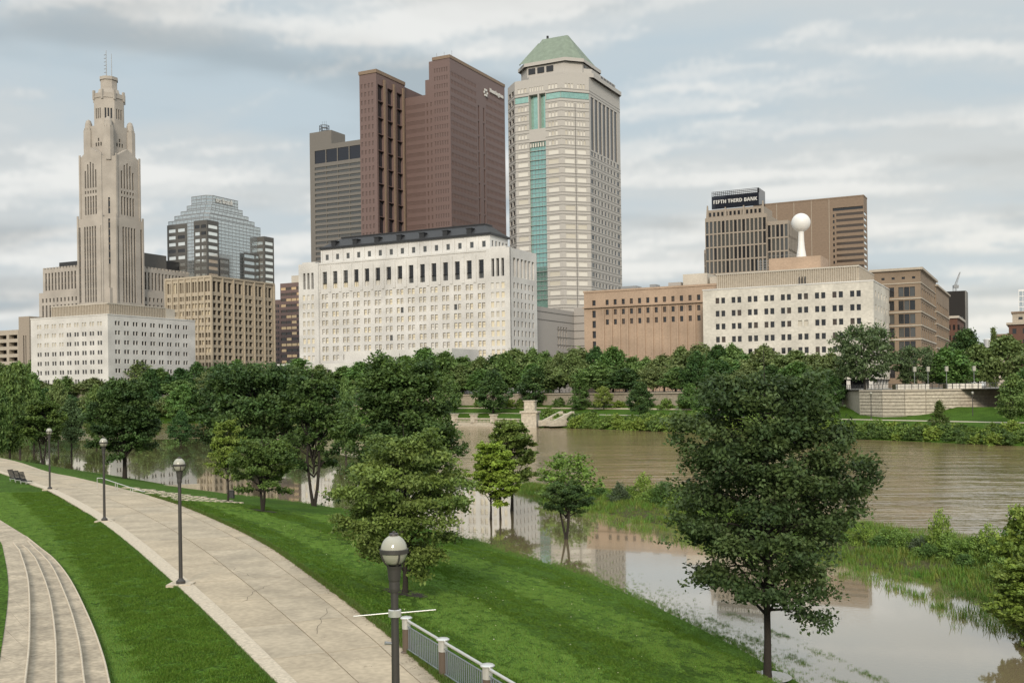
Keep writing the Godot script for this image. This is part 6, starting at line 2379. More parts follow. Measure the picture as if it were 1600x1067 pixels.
func make_tree(called: String, label: String, seed_: int, form: String, bole: float, height: float, rad: float, clumps: int, per: int, clump_r: float, leaf: float, kind: String, opt := {}) -> Node3D:
	var r := RandomNumberGenerator.new()
	r.seed = seed_ + 77
	var t := thing(called, label, "tree", Vector3.ZERO, 0, opt.get("group", ""))
	if opt.has("category"): t.set_meta("category", opt.category)
	var cr := crown(seed_, form, height - bole, rad, clumps, per, clump_r, leaf, kind, opt.get("hollow", 0.45), opt.get("flat", 0.6))
	var base: float = opt.get("trunk", rad * 0.045)
	var mb := MB.new()
	var stems: int = opt.get("stems", 1)
	var lean: float = opt.get("lean", 0.02)
	for s in stems:
		var az := TAU * s / stems + seed_
		var spread := Vector3(cos(az), 0, sin(az)) * (rad * 0.38 if stems > 1 else rad * lean)
		var foot := Vector3(cos(az), 0, sin(az)) * (0.16 * base * 6.0 if stems > 1 else 0.0)
		var pts := [foot - Vector3.UP * 0.3, foot + Vector3.UP * 0.12, foot.lerp(spread, 0.35) + Vector3.UP * bole * 0.55, foot.lerp(spread, 0.8) + Vector3.UP * (bole + (height - bole) * 0.2), spread + Vector3.UP * (bole + (height - bole) * 0.5), spread * 1.1 + Vector3.UP * (bole + (height - bole) * 0.85)]
		var k := base if stems == 1 else base * 0.62
		mb.tube(pts, [k * 1.5, k * 1.1, k * 0.9, k * 0.68, k * 0.42, k * 0.1], 8, false)
		var many: int = opt.get("limbs", 14)
		for q in many / stems:
			var goal: Vector3 = cr[1][r.randi() % cr[1].size()] + Vector3.UP * bole
			var f := clampf(r.randf_range(0.1, 0.6), 0.05, 1.0)
			var from: Vector3 = (foot.lerp(spread, 0.8) + Vector3.UP * (bole + (height - bole) * 0.08)).lerp(spread * 1.1 + Vector3.UP * (bole + (height - bole) * 0.75), clampf((goal.y - bole) / (height - bole) - 0.25, 0.0, 1.0))
			var mid := from.lerp(goal, 0.5) + Vector3(0, -0.06 * from.distance_to(goal), 0)
			mb.tube([from, mid, goal], [k * 0.42, k * 0.26, k * 0.06], 5, false)
	put(t, "trunk", mb, M["bark"])
	var cm := put(t, "crown", cr[0], M["leaf"])
	cm.position.y = bole
	return t

func stand(t: Node3D, p: Vector3, turn := 0.0, s := Vector3.ONE) -> Node3D:
	t.position = p
	t.rotation.y = turn
	t.scale = s
	return t

# place at p, as tall and as wide as it shows in the photograph at that distance
func fit(t: Node3D, p: Vector3, px: float, top: float, wide: float, turn := 0.0) -> Node3D:
	var cm: MeshInstance3D = t.get_node("crown")
	var bb := cm.mesh.get_aabb()
	var d := -p.z
	var h := high(top, px, d) - p.y
	var w := wide * d / FOC
	var s := w / ((bb.size.x + bb.size.z) / 2 * 0.93)
	return stand(t, p, turn, Vector3(s, h / (cm.position.y + bb.end.y * 0.98), s))

func mulch_ring(p: Vector3, r: float, label: String) -> void:
	var mb := MB.new()
	for k in 18:
		var q := []
		for e in [[0.0, 0], [1.0, k], [1.0, k + 1]]:
			var a: float = TAU * e[1] / 18.0
			var x: float = p.x + cos(a) * r * e[0]
			var z: float = p.z + sin(a) * r * e[0]
			q.append(Vector3(x, lawn_y(x, -z) + 0.085, z) - p)
		mb.tri(q[0], q[2], q[1])
	var o := put(self, "mulch_ring", mb, M["mulch"])
	o.position = p
	tag(o, label, "mulch", "dark mulch rings under the lawn trees")

# pixel column and base row on the lawn -> position on the lawn surface
func lawn_pixel(px: float, py: float) -> Vector3:
	var y := 1.0
	var p := Vector3.ZERO
	for k in 12:
		p = on(px, py, y)
		y = lerpf(y, maxf(lawn_y(p.x, -p.z), -0.3), 0.6)
	return Vector3(p.x, lawn_y(p.x, -p.z), p.z)

func make_near_trees() -> void:
	var p := lawn_pixel(1200, 1058)
	var t := make_branchy("elm_tree", "dark leafy elm with a slim trunk in a wet ring at the lawn's flooded edge", 5, "broad", 1.75, 9.6, 3.1, 108, 16, 36, 0.13, "elm", {"trunk": 0.115, "rise": 0.30, "twig": 0.95, "inner": 0.02})
	fit(t, p, 1200, 580, 330, 0.6)
	# a puddle stands round its foot
	var mb := MB.new()
	mb.lathe(Vector3.ZERO, [Vector2(0.75, 0.0), Vector2(0.001, 0.002)], 24)
	var pud := put(self, "puddle", mb, M["pool"])
	pud.position = Vector3(p.x, lawn_y(p.x, -p.z) + 0.02, p.z)
	tag(pud, "small round puddle of flood water at the foot of the elm", "puddle")
	# px of foot, foot row, crown centre px, top row, width px
	p = lawn_pixel(633, 930)
	t = make_branchy("maple_tree", "spreading light green maple with layered boughs low over the lawn", 9, "oval", 0.9, 6.7, 2.95, 64, 14, 40, 0.15, "maple", {"trunk": 0.12, "rise": 0.30, "twig": 0.95})
	fit(t, p, 627, 666, 226, 0.2)
	mulch_ring(p, 0.8, "dark mulch ring under the spreading light green maple")
	p = lawn_pixel(628, 858)
	t = make_branchy("maple_tree", "tall dark green maple with upswept tips behind the spreading maple", 14, "full", 1.4, 11.9, 3.9, 84, 13, 34, 0.21, "deep", {"trunk": 0.16, "rise": 0.62, "twig": 1.25})
	fit(t, p, 628, 546, 222, 1.1)
	p = lawn_pixel(490, 791)
	t = make_branchy("multi_stem_tree", "tall dark tree with several bare stems standing at the water's edge", 21, "round", 2.4, 11.4, 3.1, 50, 11, 32, 0.26, "deep", {"trunk": 0.2, "stems": 4, "rise": 0.6, "twig": 1.1})
	fit(t, p, 492, 578, 122)
	p = lawn_pixel(410, 800)
	t = make_branchy("hawthorn_tree", "low wide umbrella shaped tree with a forked trunk on the lawn", 23, "umbrella", 1.4, 5.3, 2.7, 44, 12, 32, 0.19, "mid", {"trunk": 0.17, "stems": 2, "rise": 0.5, "twig": 0.8})
	fit(t, p, 410, 684, 112)
	mulch_ring(p, 0.9, "dark mulch ring under the umbrella shaped tree")
	p = lawn_pixel(356, 785)
	t = make_branchy("young_maple", "young narrow maple with a pointed crown on a thin trunk", 25, "full", 1.5, 6.6, 1.85, 44, 9, 32, 0.19, "weed", {"trunk": 0.09, "rise": 0.4, "twig": 0.6})
	fit(t, p, 348, 654, 66)
	mulch_ring(p, 0.8, "dark mulch ring under the young narrow maple")
	p = on(400, 752, 0.0)
	t = make_branchy("oak_tree", "huge dark rounded oak behind the young maple, standing in flood water", 31, "dome", 2.6, 13.2, 7.3, 84, 14, 34, 0.37, "dark", {"trunk": 0.4, "rise": 0.5, "twig": 2.3})
	fit(t, Vector3(p.x, -0.1, p.z), 402, 563, 204)
	p = lawn_pixel(194, 748)
	t = make_branchy("linden_tree", "full oval dark green linden on the lawn above the flooded hollow", 33, "full", 2.1, 10.9, 4.0, 90, 12, 34, 0.28, "dark", {"trunk": 0.24, "rise": 0.4, "twig": 1.25})
	fit(t, p, 192, 590, 114)
	mulch_ring(p, 0.9, "dark mulch ring under the full oval linden")
	p = on(66, 724, 0.3)
	t = make_branchy("linden_tree", "medium tree with a lighter crown and forked trunk where the promenade bends", 35, "oval", 2.6, 8.8, 3.5, 54, 12, 32, 0.29, "mid", {"trunk": 0.18, "stems": 2, "rise": 0.5, "twig": 1.1})
	fit(t, Vector3(p.x, 0.2, p.z), 68, 624, 82)
	p = on(111, 713, 0.0)
	t = make_tree("flooded_tree", "slim grey green tree standing in the flood beyond the promenade", 37, "oval", 3.0, 9.6, 2.2, 220, 44, 0.8, 0.32, "grey", {"limbs": 14, "trunk": 0.15})
	fit(t, p, 113, 622, 46)
	# flooded saplings beside the spit
	p = on(767, 812, 0.0)
	t = make_branchy("bright_sapling", "bright yellow green sapling, the taller of the pair in the flood water", 41, "full", 1.15, 5.7, 1.45, 46, 9, 34, 0.16, "bright", {"trunk": 0.07, "rise": 0.5, "twig": 0.5})
	fit(t, p, 764, 690, 74)
	var cp := copy(t, Vector3.ZERO, 0.0, Vector3.ONE, "bright yellow green sapling, the lower of the pair in the flood water")
	fit(cp, on(782, 812, 0.0), 792, 702, 66, 2.2)
	p = on(800, 798, 0.0)
	t = make_branchy("flooded_tree", "darker green rounded tree in the flood behind the bright saplings", 43, "full", 1.2, 7.2, 1.85, 54, 9, 36, 0.19, "maple", {"trunk": 0.1, "rise": 0.5, "twig": 0.6})
	fit(t, p, 808, 656, 90)
	p = on(885, 842, 0.0)
	t = make_branchy("flooded_shrub", "dark flat topped shrub on bare forked stems mirrored in the flood", 45, "umbrella", 1.3, 3.75, 1.75, 40, 10, 34, 0.14, "dark", {"trunk": 0.12, "stems": 3, "rise": 0.45, "twig": 0.5})
	fit(t, p, 879, 750, 84)
	# sapling on the right of the spit
	p = on(1612, 995, 0.0)
	t = make_branchy("cottonwood_sapling", "leafy young cottonwood leaning over the flood from the weedy spit", 47, "oval", 0.3, 5.3, 1.75, 44, 9, 26, 0.19, "weed", {"trunk": 0.05, "rise": 0.5, "twig": 0.7})
	fit(t, p, 1604, 790, 130)
	cp = copy(t, Vector3.ZERO, 0.0, Vector3.ONE, "broad leafy cottonwood bush drooping to the flood below the young cottonwood")
	fit(cp, on(1606, 1012, 0.0), 1600, 872, 140, 2.0)

func make_spit_plants() -> void:
	var proto := []
	for k in 4:
		var t := make_tree("spit_shrub", "leafy shrub on the weedy spit", 60 + k, "dome", 0.1, 2.4, 1.5, 90, 40, 0.45, 0.17, ["weed", "weed", "mid", "grey"][k], {"limbs": 14, "trunk": 0.03, "category": "shrub", "group": "shrubs on the weedy spit"})
		proto.append(t)
	var label := ["broad yellow green shrub among the weeds of the spit", "upright yellow green willow shoots on the weedy spit", "mid green rounded shrub on the weedy spit", "grey green shrub on the weedy spit"]
	# px, top row, base row, width px, kind
	var spots := [[890, 708, 778, 108, 0], [968, 752, 790, 40, 3], [1005, 738, 788, 44, 1], [1042, 752, 796, 60, 2], [1075, 755, 802, 60, 0], [940, 760, 782, 44, 2], [1350, 818, 858, 50, 1], [1395, 822, 862, 68, 0], [1437, 834, 872, 40, 3], [1468, 796, 874, 50, 1], [1500, 838, 884, 62, 0], [1545, 818, 890, 54, 1], [1582, 822, 900, 66, 2], [1612, 800, 900, 60, 0], [1575, 866, 918, 60, 0], [1452, 846, 880, 46, 2], [1320, 830, 852, 40, 2], [1120, 775, 822, 60, 0], [1280, 808, 846, 60, 0], [1230, 795, 838, 50, 2], [985, 756, 786, 40, 0], [1022, 760, 792, 46, 0], [1058, 764, 798, 44, 1], [955, 766, 784, 36, 0], [1375, 834, 864, 46, 2], [1415, 828, 868, 50, 0], [1482, 830, 878, 52, 0], [1525, 832, 886, 56, 0], [1560, 838, 896, 50, 0], [1440, 850, 878, 44, 0], [1510, 862, 896, 50, 2]]
	for k in spots.size():
		var q: Array = spots[k]
		var p := on(q[0], q[2], 0.1)
		var m := -p.z / FOC
		var h: float = (q[2] - q[1]) * m
		var w: float = q[3] * m
		var s := Vector3(w / 3.2, h / 2.6, w / 3.2)
		if k < 4 and false: pass
		copy(proto[q[4]], Vector3(p.x, maxf(p.y - 0.2, -0.1), p.z), rng.randf() * TAU, s, label[q[4]].replace(" among the weeds of the spit", "").replace(" on the weedy spit", "") + " on the spit " + ("beside the flat topped flooded shrub" if q[0] < 950 else "between the flooded shrub and the elm" if q[0] < 1100 else "behind the elm" if q[0] < 1330 else "just past the elm" if q[0] < 1445 else "before the rippled river" if q[0] < 1560 else "beside the young cottonwood"), "shrubs on the weedy spit")
	for t in proto:
		remove_child(t)
		t.free()
	# reeds and grass, tuft by tuft
	var tuft := MB.new()
	tuft.coloured = true
	var r := RandomNumberGenerator.new()
	r.seed = 71
	for k in 14:
		var az := r.randf() * TAU
		var base := Vector3(r.randfn(0, 0.12), 0, r.randfn(0, 0.12))
		var tip := base + Vector3(cos(az) * r.randf_range(0.05, 0.3), r.randf_range(0.35, 0.9), sin(az) * r.randf_range(0.05, 0.3))
		var side := Vector3(-sin(az), 0, cos(az)) * 0.016
		var g := r.randf_range(0.75, 1.2)
		tuft.tint = Color(0.14 * g, 0.225 * g, 0.045 * g)
		var mid := base.lerp(tip, 0.55) + Vector3.UP * 0.08
		tuft.quad(base - side, base + side, mid + side * 0.7, mid - side * 0.7)
		tuft.tri(mid - side * 0.7, mid + side * 0.7, tip)
	var tm := tuft.mesh()
	tm.surface_set_material(0, M["leaf"])
	var tf := []
	var cs := []
	var lines := []
	for k in 21: lines.append(spit_line(-0.05 + k * 0.05))
	var patch := FastNoiseLite.new()
	patch.seed = 6
	patch.frequency = 0.16
	for k in 20000:
		var i := r.randi() % 21
		var j: int = r.randi() % (lines[0].size() - 2)
		var a: Vector2 = lines[i][j].lerp(lines[i][j + 1], r.randf())
		var c := -0.05 + i * 0.05
		a += Vector2(r.randfn(0, 0.35), r.randfn(0, 0.35))
		if a.y > 100.0 or a.x > 45.0: continue
		var s := r.randf_range(0.25, 0.7)
		if patch.get_noise_2d(a.x * 1.0, a.y * 1.0) < -0.12 + r.randf_range(-0.2, 0.2): s *= 0.45
		if c < 0.1 and r.randf() < 0.3: continue
		tf.append(Transform3D(Basis(Vector3.UP, r.randf() * TAU).scaled(Vector3(s * 1.5, s, s * 1.5)), Vector3(a.x, maxf(spit_y(c), -0.15) - 0.03, -a.y)))
		var dry := r.randf() < (0.16 if c > 0.15 and c < 0.5 else 0.05)
		cs.append(Color(1.55, 1.1, 1.3) if dry else Color(r.randf_range(0.75, 1.2), r.randf_range(0.85, 1.15), 0.9))
	scatter("reeds", tm, tf, cs, "rank grass and reeds growing over the spit between flood and river")
	# grass of the lawn standing out of the shallow flood
	tf = []
	cs = []
	var sh := shore
	for k in 7000:
		var j := r.randi() % 44 + 2
		if j >= sh.size() - 1: continue
		var a: Vector2 = sh[j].lerp(sh[j + 1], r.randf())
		if a.y > 110.0: continue
		var out := absf(r.randfn(0, 0.55)) * (1.0 + 0.02 * a.y)
		if r.randf() < 0.5: out = r.randf_range(-1.2, 0.3)
		a += Vector2(out * 0.85, out * 0.5)
		var s := r.randf_range(0.07, 0.17)
		tf.append(Transform3D(Basis(Vector3.UP, r.randf() * TAU).scaled(Vector3(s * 1.6, s, s * 1.6)), Vector3(a.x, maxf(lawn_y(a.x, a.y), -0.05), -a.y)))
		cs.append(Color(0.8, 0.95, 0.8))
	# two drowned ridges of grass off the lawn
	for k in 2600:
		var d := r.randf_range(26.0, 44.0)
		var x := x_of(sh, d) + (1.3 if k % 2 else 2.6) + r.randfn(0, 0.14) - (d - 33.0) * 0.02
		var s := r.randf_range(0.09, 0.2)
		if sin(d * 2.1 + (k % 2) * 2.0) + r.randfn(0, 0.5) < 0.0: continue
		tf.append(Transform3D(Basis(Vector3.UP, r.randf() * TAU).scaled(Vector3(s * 1.3, s, s * 1.3)), Vector3(x, -0.06, -d)))
		cs.append(Color(0.7, 0.85, 0.8))
	scatter("flooded_grass", tm, tf, cs, "tips of lawn grass standing out of the shallow flood")
	# the lawn's own blades, leaning the way the mower last went
	var turf := MB.new()
	turf.coloured = true
	for k in 64:
		var b0 := Vector3(r.randf_range(-0.17, 0.17), -0.005, r.randf_range(-0.17, 0.17))
		var lean := Vector3(r.randf_range(-0.012, 0.042), r.randf_range(0.028, 0.05), r.randfn(0, 0.016))
		var sd := Vector3(r.randfn(0, 0.002), 0, 0.007)
		var g := r.randf_range(0.75, 1.25)
		turf.tint = Color(0.105 * g * r.randf_range(0.85, 1.2), 0.195 * g, 0.030 * g)
		turf.quad(b0 - sd, b0 + sd, b0 + lean + sd * 0.35, b0 + lean - sd * 0.35)
	var tm2 := turf.mesh()
	tm2.surface_set_material(0, M["leaf"])
	tf = []
	cs = []
	for side in 2:
		for k in (11000 if side == 0 else 10000):
			var d := lerpf(20.0, 74.0, pow(r.randf(), 1.25))
			var x := 0.0
			var lane := 0
			var y := PATH_Y - 0.02
			if side == 0:
				var off := r.randf_range(0.05, 14.0)
				x = x_of(path_l, d) - off
				lane = int((off + r.randfn(0, 0.12)) / 3.0)
			else:
				var a := x_of(path_r, d)
				var w := x_of(shore, d)
				var t := r.randf_range(0.02, 0.93)
				x = lerpf(a, w, t)
				lane = int((x - a + 1.4 + r.randfn(0, 0.2)) / 3.6)
				y = lawn_y(x, d) + 0.035
			var line: Array = path_l if side == 0 else path_r
			var go := atan2(2.0, x_of(line, d + 1.0) - x_of(line, d - 1.0))
			var s := r.randf_range(0.9, 1.25)
			tf.append(Transform3D(Basis(Vector3.UP, go + (0.0 if lane % 2 else PI) + r.randfn(0, 0.5)).scaled(Vector3(s * 1.15, s, s * 1.15)), Vector3(x, y, -d)))
			cs.append(Color(1, 1, 1) * r.randf_range(0.88, 1.12))
	scatter("turf", tm2, tf, cs, "mown turf blades covering the lawns on both sides of the promenade")
	# ragged lawn edge along the promenade
	tf = []
	cs = []
	for k in 5000:
		var d := r.randf_range(20.0, 70.0)
		var x := x_of(path_r, d) + absf(r.randfn(0, 0.09)) - 0.02
		var s := r.randf_range(0.08, 0.2)
		tf.append(Transform3D(Basis(Vector3.UP, r.randf() * TAU).scaled(Vector3(s * 1.8, s, s * 1.8)), Vector3(x, lawn_y(x, d) + 0.02, -d)))
		cs.append(Color(0.75, 0.6, 0.6) if r.randf() < 0.4 else Color(0.7, 0.75, 0.7))
	for k in 2500:
		var d := r.randf_range(20.0, 60.0)
		var x := x_of(path_l, d) - absf(r.randfn(0, 0.05)) - 0.02
		var s := r.randf_range(0.08, 0.16)
		tf.append(Transform3D(Basis(Vector3.UP, r.randf() * TAU).scaled(Vector3(s * 1.8, s, s * 1.8)), Vector3(x, PATH_Y - 0.03, -d)))
		cs.append(Color(0.7, 0.85, 0.7))
	# fallen leaves and grit gathered along the right edge of the promenade
	var flake := MB.new()
	flake.coloured = true
	for k in 5:
		flake.tint = [Color(0.06, 0.04, 0.025), Color(0.09, 0.065, 0.04), Color(0.045, 0.035, 0.025)][k % 3]
		var fo := Vector3(r.randfn(0, 0.09), 0.008 + 0.004 * k, r.randfn(0, 0.09))
		var fa := Vector3(r.randfn(0, 0.03), r.randf_range(0.0, 0.012), r.randfn(0, 0.03))
		var fb := Vector3(r.randfn(0, 0.03), r.randf_range(0.0, 0.012), r.randfn(0, 0.03))
		flake.quad(fo, fo + fa, fo + fa + fb, fo + fb)
	var fm := flake.mesh()
	fm.surface_set_material(0, M["field"])
	var lf := []
	var lc := []
	for k in 600:
		var d := r.randf_range(20.0, 64.0)
		var x := x_of(path_r, d) - absf(r.randfn(0, 0.16))
		if r.randf() < 0.05: x -= r.randf_range(0.0, 3.0)
		lf.append(Transform3D(Basis(Vector3.UP, r.randf() * TAU).scaled(Vector3.ONE * r.randf_range(0.35, 0.8)), Vector3(x, PATH_Y + 0.022, -d)))
		lc.append(Color(1, 1, 1) * r.randf_range(0.7, 1.5))
	# clover heads and clippings, pale specks on the lawn
	var head := MB.new()
	head.coloured = true
	head.tint = Color(0.6, 0.6, 0.5)
	head.lathe(Vector3.ZERO, [Vector2(0.004, 0.0), Vector2(0.022, 0.02), Vector2(0.02, 0.035), Vector2(0.001, 0.045)], 6)
	var hm := head.mesh()
	hm.surface_set_material(0, M["field"])
	var hf := []
	var hc := []
	for k in 130:
		var d := r.randf_range(22.0, 60.0)
		var t := r.randf_range(0.05, 0.9)
		var x := lerpf(x_of(path_r, d), x_of(shore, d), t)
		hf.append(Transform3D(Basis().scaled(Vector3.ONE * r.randf_range(0.4, 0.9)), Vector3(x, lawn_y(x, d) + 0.06, -d)))
		hc.append(Color(1, 1, r.randf_range(0.5, 1.0)))
	scatter("clover", hm, hf, hc, "pale clover heads dotted over the lawn")
	scatter("leaf_litter", fm, lf, lc, "brown leaf litter gathered along the edge of the promenade")
	scatter("edge_grass", tm, tf, cs, "ragged grass along the edges of the promenade")

func scatter(called: String, m: Mesh, tf: Array, cs: Array, label: String) -> void:
	var mm := MultiMesh.new()
	mm.transform_format = MultiMesh.TRANSFORM_3D
	mm.use_colors = true
	mm.mesh = m
	mm.instance_count = tf.size()
	for k in tf.size():
		mm.set_instance_transform(k, tf[k])
		mm.set_instance_color(k, cs[k])
	var o := MultiMeshInstance3D.new()
	o.name = called
	o.multimesh = mm
	add_child(o)
	tag(o, label, {"leaf_litter": "leaves", "clover": "clover"}.get(called, "grass"), "", "stuff")

func make_far_trees() -> void:
	var kinds := {}
	# form, bole share, height 10 prototypes
	var specs := {
		"round_dark": ["egg", 1.6, 10.0, 4.4, 190, 40, 1.0, 0.52, "far_dark"],
		"round_mid": ["egg", 1.8, 10.0, 4.2, 190, 40, 1.0, 0.52, "far_mid"],
		"loose_mid": ["oval", 2.2, 10.0, 4.6, 170, 38, 1.1, 0.54, "far_maple"],
		"tall_mid": ["oval", 2.0, 10.0, 3.4, 150, 34, 1.0, 0.5, "far_mid"],
		"spread_grey": ["vase", 2.2, 10.0, 5.6, 270, 38, 1.0, 0.44, "grey"],
		"conifer": ["cone", 0.5, 10.0, 3.3, 150, 32, 0.9, 0.45, "mid"],
		"light_small": ["dome", 2.2, 10.0, 4.6, 130, 34, 1.1, 0.55, "weed"],
	}
	var sd := 100
	for key in specs:
		var q: Array = specs[key]
		var made := []
		for v in (2 if key in ["round_dark", "round_mid", "loose_mid"] else 1) + 1:
			sd += 3
			made.append(make_tree("bank_tree", "tree", sd, q[0], q[1], q[2], q[3], q[4], q[5], q[6], q[7], q[8], {"limbs": 12, "trunk": 0.22}))
		kinds[key] = made
	var words := {"round_dark": "rounded dark green tree", "round_mid": "rounded mid green tree", "loose_mid": "loose light green tree", "tall_mid": "tall narrow green tree", "spread_grey": "wide grey green tree", "conifer": "pointed conifer", "light_small": "small yellow green tree"}
	# explicit trees: kind, px, top row, base row, width px, ground height, label, group
	var lone := [
		["round_dark", 770, 578, 646, 68, -1, "rounded dark green tree alone on the far lawn above the balustrade wall"],
		["round_dark", 837, 572, 634, 62, -1, "rounded dark green tree directly behind the carved stone pylon"],
		["conifer", 908, 582, 640, 42, -1, "compact blue green tree on the far lawn right of the stone stair"],
		["light_small", 943, 603, 640, 34, -1, "small yellow green tree on the far lawn beside the compact blue green one"],
		["round_dark", 1000, 596, 650, 46, -1, "dusky rounded tree low on the far bank above the reeds"],
		["round_mid", 1079, 598, 640, 44, -1, "rounded mid green tree on the far lawn left of the elm's crown"],
		["spread_grey", 1352, 502, 606, 104, 8.7, "wide airy grey green tree with open branches on the terrace"],
		["round_dark", 1300, 582, 640, 50, -1, "dense green tree against the rounded end of the terrace wall"],
		["conifer", 1468, 625, 672, 34, -1, "small pointed conifer in front of the curved terrace wall"],
		["round_dark", 1510, 512, 600, 74, 9.0, "dark rounded tree in front of the small red brick building"],
		["conifer", 1554, 510, 590, 28, 9.0, "dark conifer tip rising left of the red brick building"],
		["spread_grey", 1432, 538, 606, 76, 8.7, "soft grey green tree behind the two lantern posts on the terrace"],
		["round_mid", 1482, 542, 606, 84, 8.7, "rounded green tree in the middle of the terrace lanterns"],
		["loose_mid", 1530, 536, 606, 76, 8.7, "light green tree at the far end of the terrace planters"],
		["loose_mid", 1574, 522, 612, 96, 8.7, "big loose light green tree below the red brick building"],
		["tall_mid", 1584, 584, 664, 60, -1, "slim grey green tree on the far bank path where the grass bank ends"],
		["round_mid", 1620, 560, 640, 90, -1, "broad tree at the end of the terrace beyond the slim path tree"],
		["round_mid", 700, 583, 650, 50, -1, "rounded tree on the far lawn just clear of the tall maple"],
		["round_mid", 285, 600, 668, 56, -1, "rounded tree on the far shore right of the pale balustrade gap"],
		["tall_mid", 30, 565, 690, 60, 0.0, "tall leafy tree in the flood at the promenade's far end"],
	]
	for q in lone:
		var gy: float = q[5]
		var p := bank_pixel(q[1], q[3]) if gy < -0.5 else Vector3.ZERO
		if gy >= -0.5:
			var dist := 222.0 if q[1] > 1300 and q[1] < 1500 else 232.0
			if q[3] < 601: dist = 262.0
			if gy == 0.0: dist = 175.0
			p = at(q[1], q[3], dist)
			p.y = gy
		place_tree(kinds, q[0], q[1], q[2], q[4], p, q[6], "")
	# rows along the terrace street, one kind after another
	var order := ["loose_mid", "round_mid", "loose_mid", "round_dark", "loose_mid", "round_mid"]
	var k := 0
	for row in [
		[665, 1300, 25, 548, 15, 40.0, 74, "tree in the tall back row"],
		[690, 1290, 36, 566, 18, 29.5, 66, "tree in the front row"],
		[-10, 660, 32, 566, 14, 44.0, 62, "tree in the long street row"],
		[-20, 640, 43, 588, 14, 30.0, 60, "tree in the lower shore row"],
		[1100, 1330, 46, 598, 14, 14.0, 50, "tree low on the far bank"],
		[-20, 330, 40, 612, 16, 6.0, 56, "shaggy tree at the shore"],
	]:
		var px: float = row[0]
		while px < row[1]:
			var kind: String = order[(k * 5 + int(px)) % 6]
			if row[5] < 20.0 and k % 3 == 0: kind = "round_dark"
			var s: float = row[5] + rng.randf_range(-2.0, 2.0)
			if s > 25.0 and s < 29.5: s = 29.5
			if px > 425.0 and px < 712.0 and s > 29.5: s = 29.6
			var p := bank_at_column(px, s)
			place_tree(kinds, kind, px, row[3] + rng.randf_range(-row[4], row[4] * 0.6), row[6] * rng.randf_range(0.7, 1.35), p, (words[kind].replace(" tree", "") + " " + row[7] + ", " + below(px)), "bank trees: " + row[7])
			px += row[2] * rng.randf_range(0.75, 1.25)
			k += 1
	# trees standing in the flood at the left, this side of the river
	for q in [[14, 572, 705, 62, "tall_mid", 150.0], [52, 580, 698, 56, "round_mid", 185.0], [90, 590, 694, 50, "loose_mid", 200.0], [150, 600, 694, 46, "tall_mid", 205.0], [282, 640, 694, 46, "round_dark", 205.0], [230, 640, 692, 44, "tall_mid", 215.0], [540, 585, 690, 50, "round_mid", 150.0], [-14, 566, 715, 60, "round_mid", 140.0]]:
		var p := at(q[0], q[2], q[5])
		p.y = -0.1
		place_tree(kinds, q[4], q[0], q[1], q[3], p, words[q[4]] + " wading in the flood beyond the promenade", "trees wading in the left flood")
	for key in kinds:
		for t in kinds[key]:
			remove_child(t)
			t.free()

func below(px: float) -> String:
	for q in [[47, "below the open parking garage"], [168, "below the white block's long front"], [304, "below the white block's cool side"], [430, "below the tan grid block"], [500, "below the bronze office block"], [640, "below the courthouse's far end"], [797, "below the courthouse's near corner"], [912, "below the grey podium building"], [1000, "below the tan block's free end"], [1100, "below the tan block's penthouse"], [1230, "below the white mottled block"], [1366, "below the ball finial"]]:
		if px < q[0]: return q[1].replace("left half", "plain half").replace("right half", "dormered half") if false else q[1]
	return "below the brick corner block"

func place_tree(kinds: Dictionary, kind: String, px: float, top: float, wide: float, p: Vector3, label: String, group: String) -> void:
	var made: Array = kinds[kind]
	var t: Node3D = made[rng.randi() % made.size()]
	var c := copy(t, p, 0.0, Vector3.ONE, label, group)
	fit(c, p, px, minf(top, 660.0), wide, rng.randf() * TAU)

# the far bank where pixel (px, py) meets its slope
func bank_pixel(px: float, py: float) -> Vector3:
	var best := Vector3.ZERO
	var err := 1e9
	for q in 60:
		var p := bank_at_column(px, q * 0.45)
		var e := absf(high(py, px, -p.z) - p.y) / -p.z
		if e < err:
			err = e; best = p
	return best

func bank_at_column(px: float, s: float) -> Vector3:
	var l := far_line(s)
	var rx := ray(px, 620).x
	for k in l.size() - 1:
		var a: Vector2 = l[k]
		var b: Vector2 = l[k + 1]
		var fa := a.x - rx * a.y
		var fb := b.x - rx * b.y
		if fa * fb <= 0.0:
			var p := a.lerp(b, fa / (fa - fb))
			return Vector3(p.x, far_y(s), -p.y)
	return Vector3(rx * 300, far_y(s), -300)

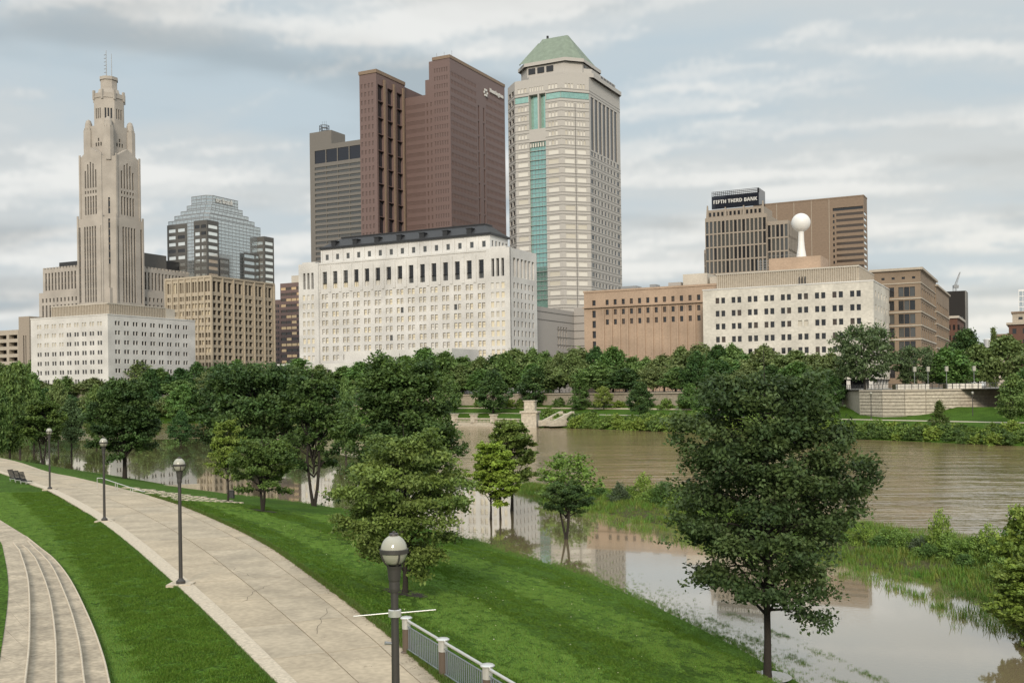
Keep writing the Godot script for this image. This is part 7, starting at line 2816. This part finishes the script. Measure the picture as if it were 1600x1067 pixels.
# weeds along the far waterline
func make_far_weeds() -> void:
	var proto := []
	for k in 3: proto.append(make_tree("bank_shrub", "shrub", 160 + k, "dome", 0.05, 2.2, 1.7, 60, 26, 0.6, 0.36, ["weed", "weed", "mid"][k], {"limbs": 5, "trunk": 0.03, "category": "shrub", "group": "shrubs along the far waterline"}))
	var px := 860.0
	while px < 1640.0:
		for row in 3:
			var s := 0.8 + row * (2.6 if px < 1300 else 2.0) + rng.randf_range(-0.9, 0.9)
			var p := bank_at_column(px + rng.randf_range(-8, 8), s)
			var k := rng.randi() % 3
			var big := rng.randf_range(0.6, 1.25) * (1.0 if px < 1300 else 0.72)
			var near := "right of the river stair" if px < 1040 else "behind the elm's crown" if px < 1330 else "below the curved terrace wall" if px < 1480 else "below the pointed conifer"
			copy(proto[k], p + Vector3.DOWN * 0.15, rng.randf() * TAU, Vector3(big * 1.2, big, big * 1.2), (("tall " if big > 0.95 else "low ") + ("mid green" if k == 2 else "yellow green" if k == 1 else "bright green") + " shrub in the far waterline weeds " + near), "shrubs along the far waterline")
		px += 15.0 * rng.randf_range(0.8, 1.2)
	px = 690.0
	while px < 1300.0:
		var p := bank_at_column(px, rng.randf_range(23.5, 26.3))
		var k := rng.randi() % 3
		copy(proto[k], p + Vector3.DOWN * 0.1, rng.randf() * TAU, Vector3(1.1, rng.randf_range(0.7, 1.15), 1.1), ("mid green" if k == 2 else "yellow green" if k == 1 else "bright green") + " shrub at the far retaining wall, " + below(px), "shrubs along the far retaining wall")
		px += rng.randf_range(11.0, 40.0)
	for t in proto:
		remove_child(t)
		t.free()

# ---------------------------------------------------------------- build
func _ready() -> void:
	rng.seed = 2024
	make_materials()
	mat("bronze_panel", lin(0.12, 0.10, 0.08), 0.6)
	set_camera_and_light()
	var pm := MB.new()
	pm.box(Vector3(-0.5, -0.5, -0.03), Vector3(0.5, 0.5, 0.03))
	pane_mesh = pm.mesh()
	make_lines()
	make_ground()
	make_water()
	make_spit()
	make_far_bank()
	make_path()
	make_steps()
	left_office()
	spired_tower()
	glass_bank()
	grid_office()
	banded_left()
	banded_tower()
	brown_tower()
	green_roof_tower()
	courthouse()
	tan_office()
	ball_office()
	sign_tower()
	umber_slab()
	brick_offices()
	left_edge_buildings()
	construction_crane()
	white_rotunda()
	make_terrace_wall()
	monument()
	make_near_trees()
	make_far_trees()
	make_lamps()
	make_railing()
	make_small_things()
	make_spit_plants()
	make_far_weeds()
